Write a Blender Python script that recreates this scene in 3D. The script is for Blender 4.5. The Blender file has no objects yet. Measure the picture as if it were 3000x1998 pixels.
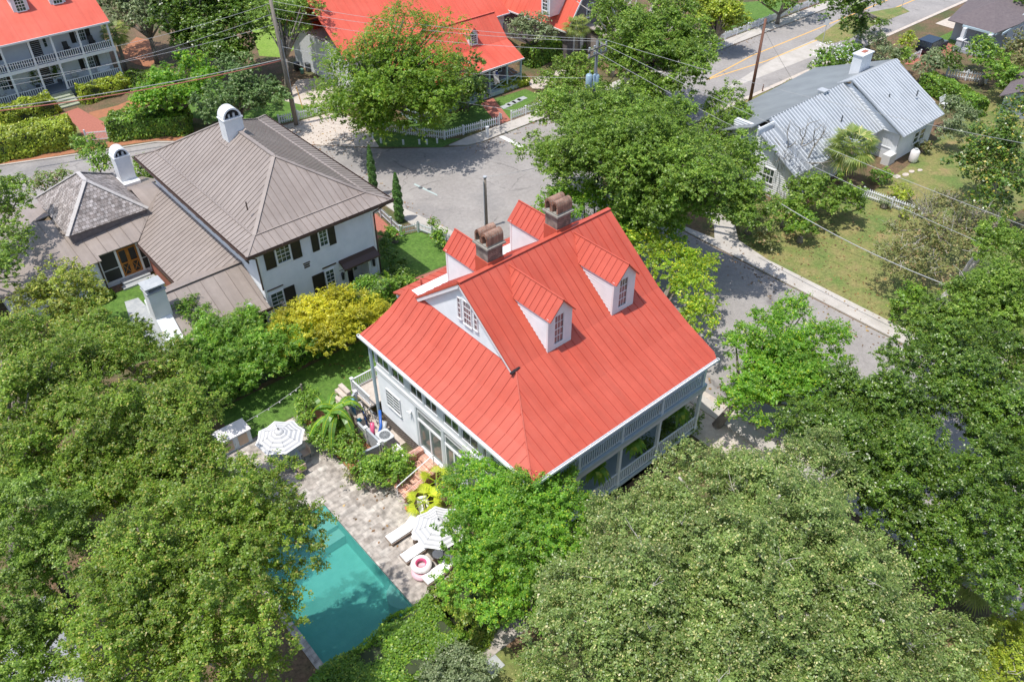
import bpy, math, random
import numpy as np
from mathutils import Matrix, Vector
R_ = math.radians

# ------------------------------------------------------------------ camera (drone, 38 m up), axes: +x along the main ridge, z up
F, PITCH, ROLL, H, YAW = 2430., R_(39.48), R_(-0.5), 38., R_(40.5)
def _w(v):
    c, s = math.cos(YAW), math.sin(YAW)
    return np.array([v[0]*c+v[1]*s, -v[0]*s+v[1]*c, v[2]])
_r0 = np.array([1, 0, 0.]); _f0 = np.array([0, math.cos(PITCH), -math.sin(PITCH)]); _u0 = np.array([0, math.sin(PITCH), math.cos(PITCH)])
CR = _w(math.cos(ROLL)*_r0+math.sin(ROLL)*_u0); CU = _w(-math.sin(ROLL)*_r0+math.cos(ROLL)*_u0); CF = _w(_f0)
CAM = np.array([0, 0, H])
def g(px, py, z=0.):
    """world point at height z seen at photo pixel (3000x1998)"""
    d = CF+CR*(px-1500)/F-CU*(py-999)/F
    return CAM+d*((z-H)/d[2])
def depth(p): return float((np.asarray(p, float)-CAM) @ CF)

sc = bpy.context.scene
cam = bpy.data.cameras.new('camera'); cam.sensor_width = 36; cam.lens = 36*F/3000; cam.clip_end = 2000; cam.clip_start = .5
co = bpy.data.objects.new('camera', cam); sc.collection.objects.link(co); sc.camera = co
co.matrix_world = Matrix(((CR[0], CU[0], -CF[0], 0), (CR[1], CU[1], -CF[1], 0), (CR[2], CU[2], -CF[2], H), (0, 0, 0, 1)))

SUN_EL, SUN_AZ = R_(71), R_(170)     # azimuth from +x towards +y
w = bpy.data.worlds.new('World'); sc.world = w; w.use_nodes = True
nt = w.node_tree; bg = nt.nodes['Background']
sky = nt.nodes.new('ShaderNodeTexSky'); sky.sky_type = 'NISHITA'; sky.sun_disc = False
sky.sun_elevation = SUN_EL; sky.sun_rotation = R_(90)-SUN_AZ
sky.air_density = 1.0; sky.dust_density = 1.5
nt.links.new(sky.outputs[0], bg.inputs[0]); bg.inputs[1].default_value = 0.15
sl = bpy.data.lights.new('sun', 'SUN'); sl.energy = 3.3; sl.angle = R_(.53); sl.color = (1, .965, .91)
so = bpy.data.objects.new('sun', sl); sc.collection.objects.link(so)
sd = Vector((math.cos(SUN_EL)*math.cos(SUN_AZ), math.cos(SUN_EL)*math.sin(SUN_AZ), math.sin(SUN_EL)))
so.rotation_euler = sd.to_track_quat('Z', 'Y').to_euler()
sc.view_settings.view_transform = 'Standard'; sc.view_settings.look = 'None'
sc.view_settings.exposure = 0.38; sc.view_settings.gamma = 1

# ------------------------------------------------------------------ materials
MATS = {}
def mat(name, col, rough=.6, col2=None, scale=2., detail=4, bump=0., bscale=30., metal=0., spec=.5, coat=0., stretch=None, contrast=(.35, .65)):
    if name in MATS: return MATS[name]
    m = bpy.data.materials.new(name); m.use_nodes = True; n = m.node_tree.nodes; L = m.node_tree.links
    b = n['Principled BSDF']; b.inputs['Roughness'].default_value = rough; b.inputs['Metallic'].default_value = metal
    b.inputs['Specular IOR Level'].default_value = spec; b.inputs['Base Color'].default_value = (*col, 1)
    tc = n.new('ShaderNodeNewGeometry'); src = tc.outputs['Position']
    if stretch:
        mp = n.new('ShaderNodeMapping'); mp.inputs['Scale'].default_value = stretch; L.new(src, mp.inputs[0]); src = mp.outputs[0]
    if col2:
        t = n.new('ShaderNodeTexNoise'); t.inputs['Scale'].default_value = scale; t.inputs['Detail'].default_value = detail
        t.inputs['Roughness'].default_value = .65
        r = n.new('ShaderNodeValToRGB'); r.color_ramp.elements[0].color = (*col, 1); r.color_ramp.elements[1].color = (*col2, 1)
        r.color_ramp.elements[0].position, r.color_ramp.elements[1].position = contrast
        L.new(src, t.inputs['Vector']); L.new(t.outputs[0], r.inputs[0]); L.new(r.outputs[0], b.inputs['Base Color'])
    if bump:
        t2 = n.new('ShaderNodeTexNoise'); t2.inputs['Scale'].default_value = bscale; t2.inputs['Detail'].default_value = 3
        bp = n.new('ShaderNodeBump'); bp.inputs['Strength'].default_value = bump; bp.inputs['Distance'].default_value = .05
        L.new(src, t2.inputs['Vector']); L.new(t2.outputs[0], bp.inputs['Height']); L.new(bp.outputs[0], b.inputs['Normal'])
    MATS[name] = m; return m
def blotch(m, col, scale, lo, hi, fac=1., seed=0.):
    """mix a second large-scale patch colour over a material's base colour"""
    n = m.node_tree.nodes; L = m.node_tree.links; b = n['Principled BSDF']
    old = b.inputs['Base Color'].links
    tc = n.new('ShaderNodeNewGeometry'); t = n.new('ShaderNodeTexNoise'); t.inputs['Scale'].default_value = scale; t.inputs['Detail'].default_value = 5
    t.noise_dimensions = '4D'; t.inputs['W'].default_value = seed
    t.inputs['Roughness'].default_value = .6
    mr = n.new('ShaderNodeMapRange'); mr.inputs[1].default_value = lo; mr.inputs[2].default_value = hi; mr.inputs[4].default_value = fac
    mx = n.new('ShaderNodeMix'); mx.data_type = 'RGBA'
    L.new(tc.outputs['Position'], t.inputs['Vector']); L.new(t.outputs[0], mr.inputs[0]); L.new(mr.outputs[0], mx.inputs[0])
    if old: L.new(old[0].from_socket, mx.inputs[6])
    else: mx.inputs[6].default_value = b.inputs['Base Color'].default_value
    mx.inputs[7].default_value = (*col, 1); L.new(mx.outputs[2], b.inputs['Base Color']); return m
LK = 2.05
def leafmat(name, c1, c2, c3=None, rough=.42, trans=.3, spec=.5, clump=.55):
    m = bpy.data.materials.new(name); m.use_nodes = True; n = m.node_tree.nodes; L = m.node_tree.links
    b = n['Principled BSDF']; b.inputs['Roughness'].default_value = rough; b.inputs['Specular IOR Level'].default_value = spec
    ge = n.new('ShaderNodeNewGeometry')
    r = n.new('ShaderNodeValToRGB'); e = r.color_ramp.elements
    K = LK; c1 = tuple(.78*a+.22*b_ for a, b_ in zip(c1, c2)); c1 = tuple(min(.8, a*K) for a in c1); c2 = tuple(min(.8, a*K) for a in c2); c3 = c3 and tuple(min(.85, a*K) for a in c3)
    trans = min(.5, trans*1.25)
    e[0].color = (*c1, 1); e[0].position = .15; e[1].color = (*c2, 1); e[1].position = .85
    if c3: x = e.new(.96); x.color = (*c3, 1)
    L.new(ge.outputs['Random Per Island'], r.inputs[0])
    t = n.new('ShaderNodeTexNoise'); t.inputs['Scale'].default_value = clump; t.inputs['Detail'].default_value = 3
    L.new(ge.outputs['Position'], t.inputs['Vector'])
    mr = n.new('ShaderNodeMapRange'); mr.inputs[1].default_value = .3; mr.inputs[2].default_value = .7; mr.inputs[3].default_value = .7; mr.inputs[4].default_value = 1.3
    L.new(t.outputs[0], mr.inputs[0])
    mu = n.new('ShaderNodeMix'); mu.data_type = 'RGBA'; mu.blend_type = 'MULTIPLY'; mu.inputs[0].default_value = 1
    L.new(r.outputs[0], mu.inputs[6]); L.new(mr.outputs[0], mu.inputs[7])
    L.new(mu.outputs[2], b.inputs['Base Color'])
    tr = n.new('ShaderNodeBsdfTranslucent'); mix = n.new('ShaderNodeMixShader'); mix.inputs[0].default_value = trans
    hs = n.new('ShaderNodeHueSaturation'); hs.inputs['Value'].default_value = 1.5; hs.inputs['Hue'].default_value = .485
    L.new(mu.outputs[2], hs.inputs['Color']); L.new(hs.outputs[0], tr.inputs[0])
    L.new(b.outputs[0], mix.inputs[1]); L.new(tr.outputs[0], mix.inputs[2]); L.new(mix.outputs[0], n['Material Output'].inputs[0])
    MATS[name] = m; return m
def brickmat(name, c1, c2, mortar, bw=.22, bh=.075, rot=(0, 0, 0), msize=.012, offset=.5, bias=0.):
    m = bpy.data.materials.new(name); m.use_nodes = True; n = m.node_tree.nodes; L = m.node_tree.links
    b = n['Principled BSDF']; b.inputs['Roughness'].default_value = .85
    ge = n.new('ShaderNodeNewGeometry'); mp = n.new('ShaderNodeMapping'); mp.inputs['Rotation'].default_value = rot
    t = n.new('ShaderNodeTexBrick'); t.inputs['Scale'].default_value = 1; t.inputs['Brick Width'].default_value = bw; t.inputs['Row Height'].default_value = bh
    t.inputs['Mortar Size'].default_value = msize; t.inputs['Color1'].default_value = (*c1, 1); t.inputs['Color2'].default_value = (*c2, 1); t.inputs['Mortar'].default_value = (*mortar, 1)
    t.offset = offset; t.inputs['Bias'].default_value = bias
    L.new(ge.outputs['Position'], mp.inputs[0]); L.new(mp.outputs[0], t.inputs['Vector'])
    ns = n.new('ShaderNodeTexNoise'); ns.inputs['Scale'].default_value = 3; ns.inputs['Detail'].default_value = 6
    mr = n.new('ShaderNodeMapRange'); mr.inputs[1].default_value = .3; mr.inputs[2].default_value = .7; mr.inputs[3].default_value = .55; mr.inputs[4].default_value = 1.35
    L.new(ge.outputs['Position'], ns.inputs['Vector']); L.new(ns.outputs[0], mr.inputs[0])
    mu = n.new('ShaderNodeMix'); mu.data_type = 'RGBA'; mu.blend_type = 'MULTIPLY'; mu.inputs[0].default_value = 1
    L.new(t.outputs['Color'], mu.inputs[6]); L.new(mr.outputs[0], mu.inputs[7]); L.new(mu.outputs[2], b.inputs['Base Color'])
    MATS[name] = m; return m

WHITE = mat('white_paint', (.78, .79, .80), .5, (.70, .72, .73), 1.2)
TRIM = mat('white_trim', (.80, .81, .82), .45)
GREYW = mat('grey_white_paint', (.62, .66, .68), .5, (.55, .60, .62), 1.)
PALE = mat('pale_blue_grey_paint', (.42, .52, .56), .5)
RED = mat('red_metal_roof', (.49, .082, .046), .45, (.53, .102, .062), .35, 6, bump=.04, bscale=3)
blotch(RED, (.56, .135, .085), .9, .60, .74, .35, 3.)
RED2 = mat('bright_red_metal_roof', (.62, .098, .055), .5, (.68, .13, .08), .3, 6)
BROWN = mat('brown_metal_roof', (.275, .228, .198), .45, (.32, .27, .238), .35, 5)
BROWND = mat('dark_brown_metal', (.075, .045, .035), .45)
SILVER = mat('corrugated_metal_roof', (.30, .325, .345), .42, (.40, .425, .445), .6, 5, metal=.2)
GREYMET = mat('flat_grey_roof', (.20, .215, .225), .5, (.25, .27, .28), .4)
SHUT = mat('dark_shutter', (.028, .022, .018), .5)
GLASS = mat('window_glass', (.030, .045, .045), .06, (.07, .10, .07), 1.2, 4, spec=.9)
GLASSR = mat('curtained_glass', (.16, .12, .13), .12, (.24, .19, .19), 3., spec=.8)
GLASST = mat('door_glass', (.10, .15, .14), .06, (.20, .22, .20), .9, 3, spec=.9)
SCREEN = mat('dark_screen', (.030, .030, .032), .6)
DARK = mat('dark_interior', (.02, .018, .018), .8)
ORWOOD = mat('orange_wood', (.50, .20, .035), .45, (.38, .13, .02), 6)
WOOD = mat('pole_wood', (.17, .14, .11), .8, (.27, .24, .20), 2, stretch=(6, 6, .8))
REDWOOD = mat('red_brown_pole_wood', (.17, .075, .05), .8, (.23, .11, .07), 2, stretch=(6, 6, .8))
BARK = mat('bark', (.16, .13, .105), .9, (.27, .24, .20), 3, bump=.4, bscale=8)
PALEB = mat('pale_bark', (.42, .38, .33), .9, (.55, .51, .46), 3)
MOSS = mat('spanish_moss', (.26, .24, .20), .95, (.36, .33, .28), 6)
ASPH = mat('asphalt', (.285, .262, .245), .9, (.345, .32, .30), .22, 8, bump=.15, bscale=25)
blotch(ASPH, (.215, .205, .20), .12, .52, .64, .6, 1.); blotch(ASPH, (.42, .39, .36), .35, .60, .75, .6, 7.)
def cracks(m, scale, wd, col, fac=.7):
    n = m.node_tree.nodes; L = m.node_tree.links; b = n['Principled BSDF']; src = b.inputs['Base Color'].links[0].from_socket
    ge = n.new('ShaderNodeNewGeometry'); nz = n.new('ShaderNodeTexNoise'); nz.inputs['Scale'].default_value = 1.1; nz.inputs['Detail'].default_value = 5
    ad = n.new('ShaderNodeVectorMath'); ad.operation = 'MULTIPLY_ADD'; ad.inputs[1].default_value = (1.3, 1.3, 0); v = n.new('ShaderNodeTexVoronoi'); v.feature = 'DISTANCE_TO_EDGE'; v.inputs['Scale'].default_value = scale
    mr = n.new('ShaderNodeMapRange'); mr.inputs[1].default_value = 0; mr.inputs[2].default_value = wd; mr.inputs[3].default_value = fac; mr.inputs[4].default_value = 0
    nm = n.new('ShaderNodeTexNoise'); nm.inputs['Scale'].default_value = .25; mm = n.new('ShaderNodeMapRange'); mm.inputs[1].default_value = .45; mm.inputs[2].default_value = .6; mu = n.new('ShaderNodeMath'); mu.operation = 'MULTIPLY'
    mx = n.new('ShaderNodeMix'); mx.data_type = 'RGBA'; mx.inputs[7].default_value = (*col, 1)
    for a, c in ((ge.outputs['Position'], nz.inputs['Vector']), (nz.outputs['Color'], ad.inputs[0]), (ge.outputs['Position'], ad.inputs[2]), (ad.outputs[0], v.inputs['Vector']), (v.outputs['Distance'], mr.inputs[0]), (ge.outputs['Position'], nm.inputs['Vector']), (nm.outputs[0], mm.inputs[0]), (mr.outputs[0], mu.inputs[0]), (mm.outputs[0], mu.inputs[1]), (mu.outputs[0], mx.inputs[0]), (src, mx.inputs[6]), (mx.outputs[2], b.inputs['Base Color'])): L.new(a, c)
def fine(m, scale, lo, hi):
    n = m.node_tree.nodes; L = m.node_tree.links; b = n['Principled BSDF']; src = b.inputs['Base Color'].links[0].from_socket; ge = n.new('ShaderNodeNewGeometry'); t = n.new('ShaderNodeTexNoise'); t.inputs['Scale'].default_value = scale; t.inputs['Detail'].default_value = 6; t.inputs['Roughness'].default_value = .75
    mr = n.new('ShaderNodeMapRange'); mr.inputs[1].default_value = .32; mr.inputs[2].default_value = .68; mr.inputs[3].default_value = lo; mr.inputs[4].default_value = hi; mu = n.new('ShaderNodeMix'); mu.data_type = 'RGBA'; mu.blend_type = 'MULTIPLY'; mu.inputs[0].default_value = 1
    for a, c in ((ge.outputs['Position'], t.inputs['Vector']), (t.outputs[0], mr.inputs[0]), (src, mu.inputs[6]), (mr.outputs[0], mu.inputs[7]), (mu.outputs[2], b.inputs['Base Color'])): L.new(a, c)
cracks(ASPH, .16, .012, (.13, .12, .115), .8); cracks(ASPH, .5, .02, (.19, .18, .17), .5); fine(ASPH, 3., .86, 1.14)
CONC = mat('concrete', (.43, .395, .35), .85, (.53, .49, .445), .8, 6, bump=.1)
blotch(CONC, (.36, .33, .29), .5, .56, .72, .6, 2.)
SAND = mat('pale_gravel', (.48, .41, .35), .95, (.60, .53, .46), 3., 8, bump=.3, bscale=12)
blotch(SAND, (.40, .33, .27), .6, .55, .7, .5, 5.)
DIRT = mat('leaf_litter', (.20, .115, .07), .95, (.115, .095, .045), .5, 8, bump=.3, bscale=8)
blotch(DIRT, (.075, .10, .03), .25, .48, .62, .85, 9.)
STRAW = mat('pine_straw', (.42, .17, .085), .95, (.31, .14, .07), 2., 8, bump=.2)
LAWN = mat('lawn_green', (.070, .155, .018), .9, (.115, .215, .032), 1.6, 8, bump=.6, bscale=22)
blotch(LAWN, (.14, .22, .05), .5, .5, .7, .5, 4.)
LAWND = mat('dry_lawn', (.17, .20, .05), .9, (.27, .225, .09), .9, 9, bump=.6, bscale=18)
blotch(LAWND, (.10, .18, .035), .30, .46, .62, .75, 2.); blotch(LAWND, (.38, .24, .13), .35, .58, .72, .8, 11.)
LAWNY = mat('yellow_green_lawn', (.17, .28, .03), .9, (.22, .32, .05), .7, 8, bump=.4, bscale=20)  # grass of a yellower green
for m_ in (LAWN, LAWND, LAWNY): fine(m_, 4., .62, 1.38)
fine(DIRT, 5., .5, 1.5); 
def streak(m, lo, hi):
    n = m.node_tree.nodes; L = m.node_tree.links; b = n['Principled BSDF']; src = b.inputs['Base Color'].links[0].from_socket; ge = n.new('ShaderNodeNewGeometry'); out = []
    for sc_ in ((2.2, .16, .16), (.16, 2.2, .16)):
        mp = n.new('ShaderNodeMapping'); mp.inputs['Scale'].default_value = sc_; t = n.new('ShaderNodeTexNoise'); t.inputs['Scale'].default_value = 1.; t.inputs['Detail'].default_value = 5; t.inputs['Roughness'].default_value = .7
        L.new(ge.outputs['Position'], mp.inputs[0]); L.new(mp.outputs[0], t.inputs['Vector']); out.append(t.outputs[0])
    sp = n.new('ShaderNodeSeparateXYZ'); ab = n.new('ShaderNodeMath'); ab.operation = 'ABSOLUTE'; gt = n.new('ShaderNodeMath'); gt.operation = 'GREATER_THAN'; gt.inputs[1].default_value = .25
    mf = n.new('ShaderNodeMix'); mr = n.new('ShaderNodeMapRange'); mr.inputs[1].default_value = .33; mr.inputs[2].default_value = .67; mr.inputs[3].default_value = lo; mr.inputs[4].default_value = hi; mu = n.new('ShaderNodeMix'); mu.data_type = 'RGBA'; mu.blend_type = 'MULTIPLY'; mu.inputs[0].default_value = 1
    for a, c in ((ge.outputs['True Normal'], sp.inputs[0]), (sp.outputs[0], ab.inputs[0]), (ab.outputs[0], gt.inputs[0]), (gt.outputs[0], mf.inputs[0]), (out[0], mf.inputs[2]), (out[1], mf.inputs[3]), (mf.outputs[0], mr.inputs[0]), (src, mu.inputs[6]), (mr.outputs[0], mu.inputs[7]), (mu.outputs[2], b.inputs['Base Color'])): L.new(a, c)
streak(RED, .90, 1.08); streak(RED2, .90, 1.08); streak(BROWN, .90, 1.10); streak(SILVER, .8, 1.15); fine(RED, 1.2, .95, 1.05); fine(BROWN, 1.5, .93, 1.07)
RBRICK = mat('red_brick_paving', (.44, .16, .11), .85, (.34, .12, .085), 6, 4)
PATIO = brickmat('travertine_paving', (.36, .315, .275), (.50, .455, .405), (.27, .235, .21), .62, .42, msize=.008)
BRICKW = brickmat('old_chimney_brick', (.15, .062, .045), (.24, .13, .10), (.24, .21, .18), .23, .08, (R_(90), 0, 0), .014)
BRICKX = brickmat('old_chimney_brick_side', (.15, .062, .045), (.24, .13, .10), (.24, .21, .18), .23, .08, (R_(90), 0, R_(90)), .014)
BRICKT = brickmat('stair_brick', (.48, .19, .12), (.60, .32, .22), (.68, .56, .47), .34, .105, (0, 0, 0), .012, 0.)
BRICKC = brickmat('brick_cap', (.42, .15, .10), (.52, .26, .19), (.60, .50, .43), .11, .24, (0, 0, 0), .012, 0.)
ARCHB = brickmat('old_arch_brick', (.24, .10, .06), (.33, .17, .11), (.26, .21, .17), .21, .08, (0, 0, R_(90)), .014)
SHING = brickmat('wood_shingle', (.24, .205, .19), (.44, .40, .385), (.14, .115, .10), .28, .21, (0, 0, 0), .016, .5)
STONE = mat('bluestone', (.34, .36, .37), .7, (.46, .47, .46), 2)
CUSH = mat('white_cushion', (.86, .85, .83), .8)
WICK = mat('brown_wicker', (.30, .22, .17), .8, (.22, .16, .12), 20)
PINK = mat('pink_vinyl', (.70, .12, .25), .3); PINKL = mat('pale_pink_vinyl', (.78, .50, .55), .3); WVIN = mat('white_vinyl', (.85, .80, .79), .3)
BLUEP = mat('blue_plastic', (.03, .13, .50), .35); CYANP = mat('cyan_plastic', (.05, .42, .62), .35); REDP = mat('red_plastic', (.6, .03, .03), .4)
GREYP = mat('grey_metal', (.40, .42, .44), .45, (.48, .50, .51), 3); GREYD = mat('dark_grey_metal', (.10, .11, .12), .5)
BLUEG = mat('transformer_paint', (.30, .42, .50), .4); BLACKM = mat('black_metal', (.02, .02, .022), .4)
CABLE = mat('cable', (.30, .30, .30), .5); CABLEL = mat('pale_cable', (.42, .42, .41), .5); CABLER = mat('red_brown_cable', (.45, .14, .10), .5)
YEL = mat('yellow_paint', (.75, .43, .12), .8); PAINTW = mat('road_white_paint', (.80, .78, .75), .8, (.66, .63, .60), 4)
TAUPE = mat('taupe_boards', (.40, .34, .30), .7, (.32, .27, .24), 4, stretch=(1, 1, 12)); SHGL = mat('asphalt_shingle', (.125, .10, .105), .9, (.165, .135, .135), 3, 6, bump=.3)
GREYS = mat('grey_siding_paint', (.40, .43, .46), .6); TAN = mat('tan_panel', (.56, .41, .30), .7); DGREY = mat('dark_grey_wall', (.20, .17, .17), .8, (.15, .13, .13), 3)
FLR = mat('flag_red', (.55, .05, .06), .7); FLB = mat('flag_blue', (.03, .05, .20), .7); FLW = mat('flag_white', (.8, .78, .78), .7)
GST = mat('grey_stripe_canvas', (.47, .47, .48), .85); WST = mat('white_canvas', (.74, .73, .72), .85)
POOLM = mat('pool_plaster', (.27, .58, .52), .6, (.34, .66, .60), 1.5); POOLS = mat('pool_step_plaster', (.50, .60, .56), .6); CAR = mat('car_paint', (.012, .016, .03), .15, spec=.9)
TERR = mat('terracotta', (.55, .20, .10), .8); LAMPG = mat('lamp_metal', (.03, .03, .03), .4)

L_OAK = leafmat('oak_leaves', (.040, .085, .010), (.115, .180, .022), (.20, .25, .05), trans=.30)
L_DARK = leafmat('dark_oak_leaves', (.024, .056, .006), (.072, .125, .012), (.13, .17, .03), rough=.36, trans=.22, spec=.6)
L_LEFT = leafmat('warm_oak_leaves', (.045, .090, .009), (.128, .190, .020), (.25, .22, .06), trans=.32)
L_BRI = leafmat('bright_leaves', (.055, .135, .014), (.120, .225, .025), (.26, .30, .03), trans=.38)
L_YEL = leafmat('yellow_green_leaves', (.13, .165, .015), (.33, .31, .028), (.48, .40, .05), trans=.42)
L_BAM = leafmat('bamboo_leaves', (.050, .110, .012), (.110, .205, .025), (.22, .26, .04), trans=.35)
L_OLI = leafmat('grey_green_leaves', (.055, .098, .019), (.140, .185, .050), (.32, .30, .13), rough=.38, trans=.28, spec=.6)
L_GRY = leafmat('silvery_leaves', (.07, .10, .04), (.13, .16, .075), (.20, .22, .12), trans=.25)
L_CYP = leafmat('feathery_leaves', (.048, .105, .010), (.120, .190, .020), (.19, .23, .03), trans=.36)
L_HED = leafmat('hedge_leaves', (.045, .100, .010), (.105, .185, .020), (.20, .25, .03), trans=.25)
L_HEDY = leafmat('golden_hedge_leaves', (.09, .135, .012), (.19, .235, .022), (.30, .31, .04), trans=.25)
L_MAG = leafmat('magnolia_leaves', (.025, .060, .008), (.075, .125, .014), (.26, .21, .04), rough=.32, trans=.15, spec=.7)
L_ITA = leafmat('cypress_leaves', (.035, .085, .018), (.065, .125, .025), None, trans=.15)
L_PALM = leafmat('palm_fronds', (.075, .120, .020), (.170, .210, .050), (.34, .30, .10), trans=.3)
L_FANP = leafmat('yellow_green_palm', (.17, .24, .02), (.33, .36, .03), None, trans=.4)
L_BAN = leafmat('banana_leaf', (.045, .115, .014), (.085, .165, .022), None, rough=.35, trans=.3)
L_BRN = leafmat('brown_tinged_leaves', (.06, .085, .02), (.14, .14, .05), (.22, .15, .08), trans=.25)

HCORE = mat('hedge_core_shade', (.035, .05, .018), .9, (.05, .065, .025), 3)  # dark filler colour stands for the shade inside hedges
# ------------------------------------------------------------------ mesh helpers
COL = sc.collection
class MB:
    def __init__(s): s.v = []; s.f = []; s.m = []; s.cur = 0
    def add(s, vs, fs):
        o = len(s.v); s.v += [tuple(map(float, v)) for v in vs]; s.f += [tuple(i+o for i in f) for f in fs]; s.m += [s.cur]*len(fs); return s
    def box(s, x0, y0, z0, x1, y1, z1):
        x0, x1 = sorted((x0, x1)); y0, y1 = sorted((y0, y1)); z0, z1 = sorted((z0, z1))
        return s.add([(x0, y0, z0), (x1, y0, z0), (x1, y1, z0), (x0, y1, z0), (x0, y0, z1), (x1, y0, z1), (x1, y1, z1), (x0, y1, z1)],
                     [(3, 2, 1, 0), (4, 5, 6, 7), (0, 1, 5, 4), (1, 2, 6, 5), (2, 3, 7, 6), (3, 0, 4, 7)])
    def bar(s, p0, p1, wd, ht, up=(0, 0, 1)):
        p0 = np.array(p0, float); p1 = np.array(p1, float); d = p1-p0; d /= np.linalg.norm(d)+1e-9
        up = np.array(up, float); r = np.cross(d, up)
        if np.linalg.norm(r) < 1e-4: r = np.cross(d, (1, 0, 0))
        r /= np.linalg.norm(r); u = np.cross(r, d); r = r*wd/2; u = u*ht/2
        return s.add([p0-r-u, p0+r-u, p0+r+u, p0-r+u, p1-r-u, p1+r-u, p1+r+u, p1-r+u],
                     [(3, 2, 1, 0), (4, 5, 6, 7), (0, 1, 5, 4), (1, 2, 6, 5), (2, 3, 7, 6), (3, 0, 4, 7)])
    def tube(s, pts, rad, n=8, cap=True):
        pts = [np.array(p, float) for p in pts]
        if not hasattr(rad, '__len__'): rad = [rad]*len(pts)
        vs = []; fs = []; prev = None
        for i, p in enumerate(pts):
            d = pts[min(i+1, len(pts)-1)]-pts[max(i-1, 0)]; d /= np.linalg.norm(d)+1e-9
            a = prev if prev is not None else (np.array((1, 0, 0.)) if abs(d[0]) < .8 else np.array((0, 1, 0.)))
            a = a-d*(a@d); a /= np.linalg.norm(a); prev = a; b = np.cross(d, a)
            for k in range(n):
                t = 2*math.pi*k/n; vs.append(p+rad[i]*(a*math.cos(t)+b*math.sin(t)))
        for i in range(len(pts)-1):
            for k in range(n): k2 = (k+1) % n; fs.append((i*n+k, i*n+k2, (i+1)*n+k2, (i+1)*n+k))
        if cap: fs.append(tuple(range(n-1, -1, -1))); fs.append(tuple((len(pts)-1)*n+k for k in range(n)))
        return s.add(vs, fs)
    def prism(s, poly, vec):
        n = len(poly); vec = np.array(vec, float)
        vs = [np.array(p, float) for p in poly]; vs += [p+vec for p in vs]
        return s.add(vs, [tuple(range(n-1, -1, -1)), tuple(range(n, 2*n))]+[(i, (i+1) % n, n+(i+1) % n, n+i) for i in range(n)])
    def disc(s, c, rx, ry, z0, z1, n=20):
        return s.prism([(c[0]+rx*math.cos(2*math.pi*k/n), c[1]+ry*math.sin(2*math.pi*k/n), z0) for k in range(n)], (0, 0, z1-z0))
    def ball(s, c, r, n=10, m=6, sz=1.):
        vs = [(c[0], c[1], c[2]+r*sz)]; fs = []
        for i in range(1, m):
            t = math.pi*i/m
            for k in range(n): a = 2*math.pi*k/n; vs.append((c[0]+r*math.sin(t)*math.cos(a), c[1]+r*math.sin(t)*math.sin(a), c[2]+r*sz*math.cos(t)))
        vs.append((c[0], c[1], c[2]-r*sz)); e = len(vs)-1
        for k in range(n): fs.append((0, 1+k, 1+(k+1) % n)); fs.append((e, 1+(m-2)*n+(k+1) % n, 1+(m-2)*n+k))
        for i in range(m-2):
            for k in range(n): fs.append((1+i*n+k, 1+(i+1)*n+k, 1+(i+1)*n+(k+1) % n, 1+i*n+(k+1) % n))
        return s.add(vs, fs)
    def build(s, name, m, parent=None, smooth=False, label=None):
        org = ORG.get(parent.name if parent else None, (0, 0, 0))
        me = bpy.data.meshes.new(name)
        me.from_pydata([(a-org[0], b-org[1], c-org[2]) for a, b, c in s.v], [], s.f)
        ms = m if isinstance(m, (list, tuple)) else [m]
        for q in ms: me.materials.append(q)
        if len(ms) > 1: me.polygons.foreach_set('material_index', s.m)
        if smooth: me.polygons.foreach_set('use_smooth', [True]*len(s.f))
        me.update()
        o = bpy.data.objects.new(name, me); COL.objects.link(o)
        if parent: o.parent = parent; ORG[o.name] = org
        if label: o['label'] = label
        return o
ORG = {}
def tag(o, label, cat, group=None):
    o['label'] = label; o['category'] = cat
    if group: o['group'] = group
    return o
def thing(name, label, cat, loc=(0, 0, 0), group=None):
    o = bpy.data.objects.new(name, None); COL.objects.link(o); o.location = tuple(float(a) for a in loc); o.empty_display_size = .3
    ORG[o.name] = tuple(float(a) for a in loc); return tag(o, label, cat, group)
def copy_thing(o, loc, rz=0, label=None):
    c = o.copy(); COL.objects.link(c); c.location = loc; c.rotation_euler = (0, 0, rz)
    if label: c['label'] = label
    for ch in list(o.children):
        d = ch.copy(); COL.objects.link(d); d.parent = c
        for gch in list(ch.children):
            e = gch.copy(); COL.objects.link(e); e.parent = d
    return c
def struct(name, mb, m):
    o = mb.build(name, m); o['kind'] = 'structure'; return o
def sheet(name, pts, z, m):
    mb = MB(); mb.add([(p[0], p[1], z) for p in pts], [tuple(range(len(pts)))]); return struct(name, mb, m)
def slab(name, pts, z0, z1, m):
    mb = MB(); mb.prism([(p[0], p[1], z0) for p in pts], (0, 0, z1-z0)); return struct(name, mb, m)
def gp(*px, z=0): return [g(a, b, z)[:2] for a, b in px]

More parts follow.
